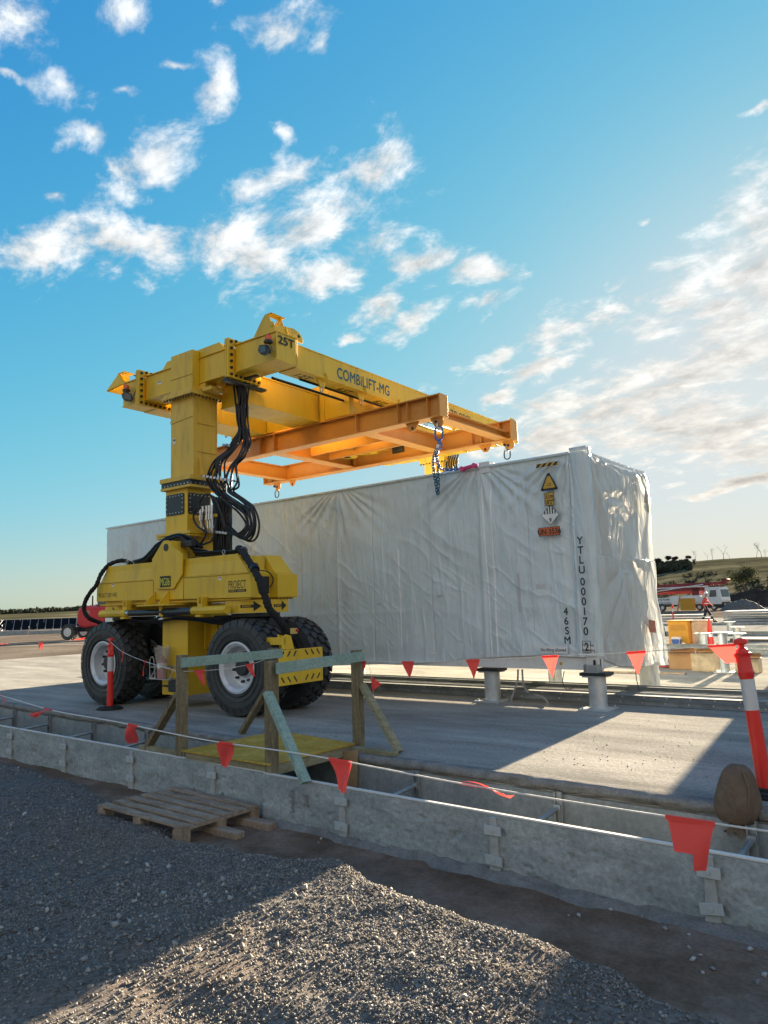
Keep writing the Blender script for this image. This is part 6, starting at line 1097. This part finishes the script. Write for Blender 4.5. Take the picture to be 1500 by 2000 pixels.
for (base,dr) in ((18,-1),(22,1)):
    bx_,by_,bz_ = V[base]
    for f in range(4):
        o_ = (f-1.5)*.018; i0 = len(V); V += [(bx_+.02+o_,by_,bz_-.05),(bx_+.025+o_,by_+.012,bz_-.085-.008*(f in (1,2)))]; E_l += [(base,i0),(i0,i0+1)]; Rr += [.009,.008]
    i0 = len(V); V += [(bx_+.045,by_-.01,bz_-.02),(bx_+.06,by_-.01,bz_-.05)]; E_l += [(base,i0),(i0,i0+1)]; Rr += [.010,.008]
body = skin_mesh('body', V, E_l, Rr, SKIN, pe, 0, 1)
skin_mesh('trousers', [(.01,0,1.02),(0,0,.93),(0,-.09,.89),(.22,-.10,.55),(.425,-.10,.10),(0,.09,.89),(-.06,.10,.50),(-.285,.10,.08)], [(0,1),(1,2),(2,3),(3,4),(1,5),(5,6),(6,7)], [.135,.155,.11,.082,.068,.11,.082,.068], NAVY, pe, 1)
sh = skin_mesh('shirt', [(0,0,.86),(.02,0,1.15),(.04,0,1.36),(.05,0,1.45),(.03,-.19,1.38),(-.08,-.24,1.12),(.01,-.25,.93),(.03,.19,1.38),(.14,.23,1.13),(.31,.22,.99)], [(0,1),(1,2),(2,3),(2,4),(4,5),(5,6),(2,7),(7,8),(8,9)], [.165,.162,(.165,.145),.085,.072,.057,.047,.072,.057,.047], HIV, pe)
for z_ in (1.10,1.24): b = MB(); b.lathe([(.176,z_-.025),(.176,z_+.025)],(.02,0,0),'z',20); b.build('reflective_tape', REF, pe, smooth=True)
for (x_,z_) in ((.33,.34),(-.17,.30)): b = MB(); b.cyl((x_-.005,-.10 if x_>0 else .10,z_),(x_-.02*(1 if x_>0 else -1),-.10 if x_>0 else .10,z_+.05),.088,12,cap=False); b.build('reflective_tape', REF, pe, smooth=True)
b = MB(); b.blob((.09,0,1.63),.085,.075,.115,16,12); b.blob((.175,0,1.62),.018,.014,.02,8,6); b.blob((.09,-.077,1.62),.015,.012,.03,8,6); b.blob((.09,.077,1.62),.015,.012,.03,8,6); b.cyl((.075,0,1.48),(.08,0,1.58),.05,12); b.build('head', SKIN, pe, smooth=True)
b = MB(); b.blob((.155,-.035,1.645),.012,.012,.009,8,6); b.blob((.155,.035,1.645),.012,.012,.009,8,6); b.box(.155,.168,-.025,.025,1.575,1.582); b.build('eyes_and_mouth', BLKM, pe)
b = MB(); b.lathe([(.118,1.665),(.108,1.675),(.108,1.70),(.098,1.75),(.06,1.785),(0,1.795)],(.085,0,0),'z',24); b.box(.16,.235,-.06,.06,1.668,1.678); b.build('helmet', WHT, pe, smooth=True)
for (p0,p1) in (((.43,-.10,.05),(.60,-.10,.05)),((-.31,.10,.05),(-.14,.10,.02))):
    b = MB(); b.box(p0[0]-.04,p1[0],p0[1]-.05,p0[1]+.05,p0[2]-.05,p0[2]+.05); b.build('boot', BLKM, pe, bevel=.02)
# concrete pump truck
TWHT = mat('truck_white',(.70,.72,.73),.35,var=.06,dirt=(.35,.33,.3),dirt_amt=.3); MAR = mat('boom_maroon',(.20,.022,.025),.45,var=.25,vscale=1.5)
tk = empty('concrete_pump_truck', (-31,110,-.5), R(-16), 'white concrete pump truck with folded dark red boom on the far ground', 'truck')
def tp(n_,b,m_,bevel=.02): return b.build(n_,m_,tk,bevel=bevel)
b = MB(); b.prism([(4.5,.9),(6.95,.9),(7.1,1.5),(6.85,3.25),(6.6,3.45),(4.5,3.45)],'y',-1.2,1.2); cab = tp('cab', b, TWHT, .05)
b = MB(); b.prism([(6.97,1.95),(6.86,3.05),(6.93,3.05),(7.05,1.95)],'y',-1.05,1.05); b.prism([(5.15,2.0),(6.3,2.0),(6.3,3.0),(5.35,3.0)],'y',-1.22,-1.205); b.build('window', GLASS, cab)
b = MB(); b.box(4.55,7.15,-1.22,1.22,.55,.88); b.box(6.95,7.25,-1.1,1.1,.6,1.2); b.build('bumper', BLKM, cab, bevel=.03)
b = MB()
for sg_ in (-1,1): b.cyl((7.26,sg_*.8,.9),(7.30,sg_*.8,.9),.14,14)
b.build('headlight', CHROME, cab)
b = MB(); b.box(-6.0,3.9,-1.15,1.15,.95,2.05); b.box(-1.5,3.6,-1.2,1.2,1.3,2.3); b.box(3.9,4.5,-1.0,1.0,.8,2.4); tp('deck_body', b, TWHT)
b = MB(); b.box(-6.2,6.8,-.5,.5,.7,.95); b.box(-5.5,-1.2,-1.19,-1.16,1.0,1.15); tp('chassis', b, BLKM)
lettering('CONCRETE PUMPING', (-5.2,-1.155,1.62), (1,0,0), (0,0,1), .30, INK, tk, width=4.4, bold=.02); lettering('MELBOURNE', (-3.9,-1.155,1.22), (1,0,0), (0,0,1), .2, INK, tk, width=2.6)
b = MB(); b.beam((-7.2,0,3.0),(7.4,0,4.45),.9,.5) if False else b.box(-6.5,7.0,-.5,.5,3.75,4.2); b.prism([(7.0,3.75),(7.9,4.5),(7.6,4.6),(6.6,4.2)],'y',-.4,.4); b.box(-7.0,5.0,-.9,-.5,3.0,3.45); b.beam((-7.2,-.7,2.6),(4.8,-.7,3.9),.3,.35); b.beam((-7.6,.2,2.7),(-6.2,.2,4.1),.6,.5); b.box(-7.2,3.5,.45,.9,2.6,3.1); b.box(2.2,3.4,-.9,.9,2.3,4.0)
for i in range(12): b.beam((-6.5+i*1.1,-.55,3.0),(-6.0+i*1.1,-.55,3.8),.06,.08)
tp('folded_boom', b, MAR)
b = MB(); b.tube([(-7,-.95,3.55),(4.9,-.95,3.62)],.09,8); b.tube([(-7,-.95,2.85),(4.2,-1.0,3.9)],.08,8); b.build('delivery_pipe', RIM, tk, smooth=True)
for x in (-4.2,-2.9,3.4,5.7):
    w = empty('wheel',(x,-1.0,.52)); w.parent = tk; b = MB(); b.cyl((0,-.16,0),(0,.16,0),.52,24); b.build('tyre', TYRE, w, smooth=False, bevel=.04); b = MB(); b.cyl((0,-.175,0),(0,-.10,0),.29,18); b.build('rim', RIM, w)
b = MB(); b.cyl((.0,-1.2,.75),(2.4,-1.2,.75),.38,18); tp('fuel_tank', b, CHROME)
e_ = empty('yellow_bin', (-29.3,106.5,-.5), R(-14), 'yellow bin with a small ladder standing beside the pump truck', 'bin'); b = MB(); b.box(-.95,.95,-.5,.5,.1,1.75); b.box(-1.0,1.0,-.55,.55,1.76,1.9); b.build('bin', CRY, e_, bevel=.03); b = MB(); b.beam((-1.8,0,0),(-1.2,0,2.3),.1,.1); b.beam((-.9,-.3,2.3),(-1.6,-.3,0),.1,.1); b.build('ladder', CRY, e_)
# dark soil mound and rubble by the truck
def mound(name,label,cx_,cy_,rx,ry,h,m_,cat,seed,z0=-.5):
    u,v = np.meshgrid(np.linspace(0,2*np.pi,80),np.linspace(0,1,26),indexing='ij'); X_m = rx*v*np.cos(u); Y_m = ry*v*np.sin(u); Z_m = h*(1-v**2)**1.2*(.75+.5*fbm(X_m*6/rx+9,Y_m*6/rx+3,4,seed))-.05; o = grid_obj(name,X_m,Y_m,Z_m,m_); o.location=(cx_,cy_,z0); return tag(o,label,cat)
SOIL = ground_mat('dark_soil',(.025,.022,.02),(.045,.04,.035),(.075,.065,.055),.3,.8,3,.95)
mound('soil_mound','long dark heap of soil behind and right of the pump truck',-24.5,141,14,6,3.2,SOIL,'soil heap',5)
mound('rubble_heap','grey heap of rubble just right of the truck cab',-21.0,103,3.2,2,1.5,mat('rubble',(.12,.115,.105),.95,var=.5,vscale=3,bump=1,bscale=8),'rubble heap',9)
for x,y,h,lb in ((-16.5,98,1.5,'thin survey stake standing at the right edge near the rubble'),(-18.3,100,1.2,'thin leaning stake between the rubble heap and the dark soil')): b = MB(); b.cyl((0,0,0),(.1,0,h),.035,6); o=b.build('stake', PAL, None); o.location=(x,y,-.5); tag(o,lb,'stake')
tr_ = empty('tripod_stand', (-6.0,35.2,0), 0, 'black tripod stand at the right edge beside the steel stack', 'tripod'); b = MB()
for a in (0,2.1,4.2): b.cyl((.35*math.cos(a),.35*math.sin(a),0),(0,0,1.0),.03,8)
b.cyl((0,0,1.0),(0,0,1.7),.03,8); b.box(-.18,.18,-.18,.18,.15,.75); b.build('legs', BLKM, tr_); tr_.location=(-4.35,36.0,0)
# ---- trees: trunk, limbs and a crown of leaf clumps
LEAF = mat('gum_leaves',(.085,.092,.055),.9,spec=0,var=.35,vscale=1.5,island=.45,transl=.2); LEAFD = mat('dark_leaves',(.050,.056,.040),.95,spec=0,var=.3,vscale=1.5,island=.4); BARK = mat('bark',(.16,.13,.10),.9,var=.3)
def tree(label, loc, H, spread, nleaf, seed, leaf=LEAF, bare=False, group='trees on and below the hill', cat='tree', ls=.35):
    rn = random.Random(seed); t_ = empty('gum_tree' if not bare else 'bare_tree', loc, 0, label, cat, group); b = MB(); tips = []
    def limb(p, d, L_, r_, lev):
        pts = [p]; q = Vector(p); dd = Vector(d)
        for k in range(4):
            dd = (dd+Vector((rn.uniform(-.22,.22),rn.uniform(-.22,.22),rn.uniform(-.03,.14)))).normalized(); q = q+dd*L_/4; pts.append(q.copy())
        b.tube(pts, r_, 6, radii=[r_*(1-.16*k) for k in range(5)])
        if lev==0: tips.append((pts[-1],L_)); tips.append((pts[-2],L_)); return
        for k in range(rn.choice((2,3,3))):
            a = rn.uniform(0,6.28); e_l = rn.uniform(.35,.85); nd = (dd*math.cos(e_l)+Vector((math.cos(a),math.sin(a),.25))*math.sin(e_l)).normalized(); limb(pts[rn.choice((3,4))], nd, L_*rn.uniform(.58,.8), r_*.52, lev-1)
    limb(Vector((0,0,0)), Vector((0,0,1)), H*.36, H*(.028 if not bare else .016), 3 if not bare else 4); b.build('trunk', BARK if not bare else LEAFD, t_, smooth=True)
    if nleaf:
        V_=[];F_=[]; rg_ = np.random.default_rng(seed); T = np.array([list(p) for p,_ in tips]); idx = rg_.integers(0,len(T),nleaf); c = T[idx]+rg_.normal(0,spread*.13,(nleaf,3))*np.array([1,1,.7]); a = rg_.normal(0,1,(nleaf,3)); a/=np.linalg.norm(a,axis=1,keepdims=True); d2 = rg_.normal(0,1,(nleaf,3)); d2 -= a*(a*d2).sum(1,keepdims=True); d2/=np.linalg.norm(d2,axis=1,keepdims=True); s_ = rg_.uniform(.5,1.3,(nleaf,1))*ls
        V_ = np.stack([c-a*s_,c+d2*s_*.5,c+a*s_],1).reshape(-1,3); F_ = np.arange(nleaf*3).reshape(-1,3); tri_soup('crown', V_, F_, leaf, t_)
    return t_
def at(px, py, D, z=None):      # a spot on the hill given by azimuth / distance, in metres from the viewpoint of the road
    return None
def hz(azd, D):
    zr_ = 760*math.tan(R(float(ridge_h(azd)))); t_ = min(max((D-180)/(540),0),1); return -.9+(zr_+2)*t_**1.25
def hill_loc(azd, D): return (4+D*math.sin(R(azd)), -9.8+D*math.cos(R(azd)), hz(azd,D))
tree('large grey green gum tree right of the truck cab, against the pasture', hill_loc(-11.85,200), 10.5, 6.5, 2300, 3, ls=.36)
tree('smaller round gum tree between the truck cab and the large gum tree', hill_loc(-14.1,205), 6.0, 3.6, 900, 4, ls=.3)
sk_spots = [(-17.25,'spreading tree above the container corner on the skyline',11,5,1500),(-16.5,'twin of low trees left on the skyline wood',8,4,1300),(-17.9,'dark bushy tree at the left end of the hill skyline',10,6,2600),(-15.7,'low tree on the skyline right of the wooded slope',7,3.4,700)]
for k,(a_,lb,h,sp,nl) in enumerate(sk_spots): tree(lb, hill_loc(a_,716), h, sp, nl, 20+k, leaf=LEAFD, ls=.95)
for k,(a_,lb) in enumerate([(-14.45,'bare tree on the skyline above the boom'),(-14.1,'small bare sapling beside it on the skyline'),(-13.4,'bare tree on the skyline above the truck cab'),(-13.0,'tall bare tree on the ridge above the truck cab'),(-11.3,'first bare tree of the right group on the ridge'),(-11.0,'tallest bare tree of the right group on the ridge'),(-10.75,'last bare tree of the right group on the ridge'),(-15.2,'thin bare tree at the edge of the skyline wood')]): tree(lb, hill_loc(a_,712), 9+4*(k%3), 3, 0, 60+k, bare=True, ls=.5)
# wooded slope reads as one mass
rg_ = np.random.default_rng(5); nW = 16000; aw = rg_.uniform(-19,-14.9,nW); dw = 560+150*rg_.uniform(0,1,nW); dw = dw-(aw+19)*8
kp = fbm(aw*2.5,dw*.02,3,12)>.30+.5*sstep(-16.2,-14.9,aw); aw=aw[kp]; dw=dw[kp]; nW=len(aw)
cw = np.array([hill_loc(a,d) for a,d in zip(aw,dw)])+np.stack([np.zeros(nW),np.zeros(nW),rg_.uniform(0,5.0,nW)*(.4+fbm(aw*4,dw*.03,3,2))],-1); a = rg_.normal(0,1,(nW,3)); a/=np.linalg.norm(a,axis=1,keepdims=True); d2 = rg_.normal(0,1,(nW,3)); s_ = rg_.uniform(.7,1.8,(nW,1)); V_ = np.stack([cw-a*s_,cw+d2*s_*.5,cw+a*s_],1).reshape(-1,3)
tag(tri_soup('hillside_wood', V_, np.arange(nW*3).reshape(-1,3), LEAFD), 'dark wood covering the left part of the hillside', 'wood', kind='stuff')
nW = 5000; aw = rg_.uniform(-18,-5,nW); dw = rg_.choice([330,420,260],nW)+rg_.normal(0,6,nW); keep = fbm(aw*2.2,dw*.01,3,6)>.55; aw=aw[keep]; dw=dw[keep]; nW=len(aw); cw = np.array([hill_loc(a,d) for a,d in zip(aw,dw)])+np.stack([np.zeros(nW),np.zeros(nW),rg_.uniform(0,2.6,nW)],-1); a = rg_.normal(0,1,(nW,3)); d2 = rg_.normal(0,1,(nW,3)); s_ = rg_.uniform(.3,.9,(nW,1)); V_ = np.stack([cw-a*s_,cw+d2*s_*.5,cw+a*s_],1).reshape(-1,3)
tag(tri_soup('hill_scrub', V_, np.arange(nW*3).reshape(-1,3), LEAFD), 'scrubby hedge lines crossing the pasture', 'scrub', kind='stuff')
nW = 9000; aw = rg_.uniform(-72,-58,nW); dw = rg_.uniform(600,715,nW); cw = np.array([hill_loc(a,d) for a,d in zip(aw,dw)])+np.stack([np.zeros(nW),np.zeros(nW),rg_.uniform(0,3.0,nW)*(.3+fbm(aw*3,dw*.02,3,2))],-1); a = rg_.normal(0,1,(nW,3)); a/=np.linalg.norm(a,axis=1,keepdims=True); d2 = rg_.normal(0,1,(nW,3)); s_ = rg_.uniform(.8,2.2,(nW,1)); V_ = np.stack([cw-a*s_,cw+d2*s_*.5,cw+a*s_],1).reshape(-1,3)
tag(tri_soup('ridge_shade', V_, np.arange(nW*3).reshape(-1,3), LEAFD), 'dark strip standing in for the shaded slope along the flat horizon at far left', 'wood', kind='stuff')  # leaf band added as a dark strip for shade on the far slope
# ---- left background: red telehandler, racks of solar panels, low kerb
TRD = mat('telehandler_red',(.52,.025,.04),.35,var=.1,dirt=(.25,.1,.1),dirt_amt=.3)
th = empty('red_tractor', (-57.2,25.2,-.5), R(24), 'red farm style loader half hidden behind the left crane wheel', 'tractor')
b = MB(); b.prism([(-.25,1.35),(-.1,2.35),(.5,2.55),(2.2,2.5),(2.6,1.2),(.4,.9),(.0,1.0)],'y',-.6,.6); b.prism([(.9,2.5),(3.6,2.4),(3.8,1.0),(1.2,1.0)],'y',-.75,.75); b.build('body', TRD, th, bevel=.12)
b = MB(); b.box(1.6,3.4,-.7,.7,2.45,3.5); b.build('cab', GLASS, th, bevel=.08); b = MB(); b.box(-.28,-.12,-.45,.45,1.7,2.2); b.box(.3,1.2,-.61,-.6,1.9,2.2); b.build('grille', mat('grille_pink',(.5,.18,.16),.5), th, bevel=.02); b = MB(); b.box(-.4,3.4,-.35,.35,.6,1.0); b.build('chassis', BLKM, th); b = MB(); b.cyl((.6,.2,2.4),(.6,.2,3.3),.07,8); b.build('exhaust', BLKM, th)
for x,y,r_ in ((-.55,-.95,.60),(-.55,.95,.60),(3.0,-.95,.75),(3.0,.95,.75)):
    w = empty('wheel',(x,y,r_)); w.parent = th; b = MB(); b.cyl((0,-.22,0),(0,.22,0),r_*.93,28)
    for i in range(18):
        a_ = 2*math.pi*i/18
        for sg_ in (-1,1): b.beam((r_*.95*math.cos(a_),0,r_*.95*math.sin(a_)),(r_*.95*math.cos(a_+.18),sg_*.22,r_*.95*math.sin(a_+.18)),.07,.08,up=(math.cos(a_),0,math.sin(a_)))
    b.build('tyre', TYRE, w); b = MB(); b.cyl((0,-.24,0),(0,-.1,0),r_*.55,20); b.build('rim', RIM, w)
th.scale = (1.15,1.15,1.15)
PVM = mat('solar_panel_glass',(.010,.013,.017),1.0,spec=0); ALU = mat('panel_frame',(.34,.35,.36),.6)
pvt = empty('solar_rack', (0,0,-.5), 0, 'x', 'solar rack', 'racks of dark solar panels on the far left')
pr = MB(); 
for i in range(9): pr.add([(-4.4+i*.98,-1.0,.5),(-3.52+i*.98,-1.0,.5),(-3.52+i*.98,1.0,1.9),(-4.4+i*.98,1.0,1.9)],[(0,1,2,3)])
pr.build('panels', PVM, pvt); b = MB()
for z0,y0 in ((.46,-1.02),(1.9,1.02)): b.box(-4.5,4.5,y0-.05,y0+.05,z0-.05,z0+.03)
for i in range(10): b.beam((-4.46+i*.98,-1.0,.50),(-4.46+i*.98+.35,1.0,1.90),.05,.04)
b.build('frame', ALU, pvt); b = MB()
for x in (-3.8,-1.3,1.3,3.8): b.box(x-.06,x+.06,-.06,.06,0,1.15)
b.build('legs', STEEL, pvt)
names = ['front','second','third','fourth','fifth']; first=True; side=['leftmost','left','centre','right','rightmost','far right','farthest right']
vdir = Vector((math.sin(R(-64)),math.cos(R(-64)),0)); vper = Vector((vdir.y,-vdir.x,0))
for r_i in range(5):
    for c_i in range(7):
        D_r = 112+r_i*17; off_ = (c_i-1.8)*9.4+r_i*3
        p_ = Vector((4,-9.8,0))+vdir*D_r+vper*off_; lb = '%s rack of dark solar panels in the %s row at far left' % (side[c_i],names[r_i])
        if first: pvt.location = (p_.x,p_.y,-.5); pvt.rotation_euler=(0,0,R(64)+.1); pvt['label']=lb; first=False
        else: copy_tree(pvt, None, (p_.x,p_.y,-.5), R(64)+.1*(1 if (c_i>1) else -3), lb)
e_ = empty('concrete_kerb', (-70,33,-.5), R(62), 'long pale kerb in front of the solar racks', 'kerb')
e_.location = (4+103*math.sin(R(-66)),-9.8+103*math.cos(R(-66)),-.5); e_.rotation_euler=(0,0,R(66)); b = MB()
for i in range(14): b.box(-38+i*6,-32.1+i*6,-.3,.3,0,.55-(.12 if i%3 else 0))
b.build('kerb_block', CONCW, e_)
tree('dark tree cut by the left edge of the photo on the far plain', (4+420*math.sin(R(-66.2)),-9.8+420*math.cos(R(-66.2)),0), 9, 5, 1500, 77, leaf=LEAFD, ls=.8)
TRK = mat('tyre_track',(.075,.065,.055),.95,var=.3)
tag(mound('tyre_tracks','dark tyre tracks across the gravel left of the crane',-52,17,1,1,.01,TRK,'tracks',3),kind='stuff') if False else None
b = MB()
for y0,w_ in ((0,1.3),(4.0,.8)): b.add([(-60,y0,0),(60,y0+2,0),(60,y0+2+w_,0),(-60,y0+w_,0)],[(0,1,2,3)])
o = b.build('wheel_track', TRK, None); o.location=(-50,15.5,-.495); o.rotation_euler=(0,0,R(25)); tag(o, kind='structure')
for o in list(bpy.data.objects):
    if o.type=='MESH' and not o.parent and not o.get('label') and not o.get('kind'): o['kind']='structure'
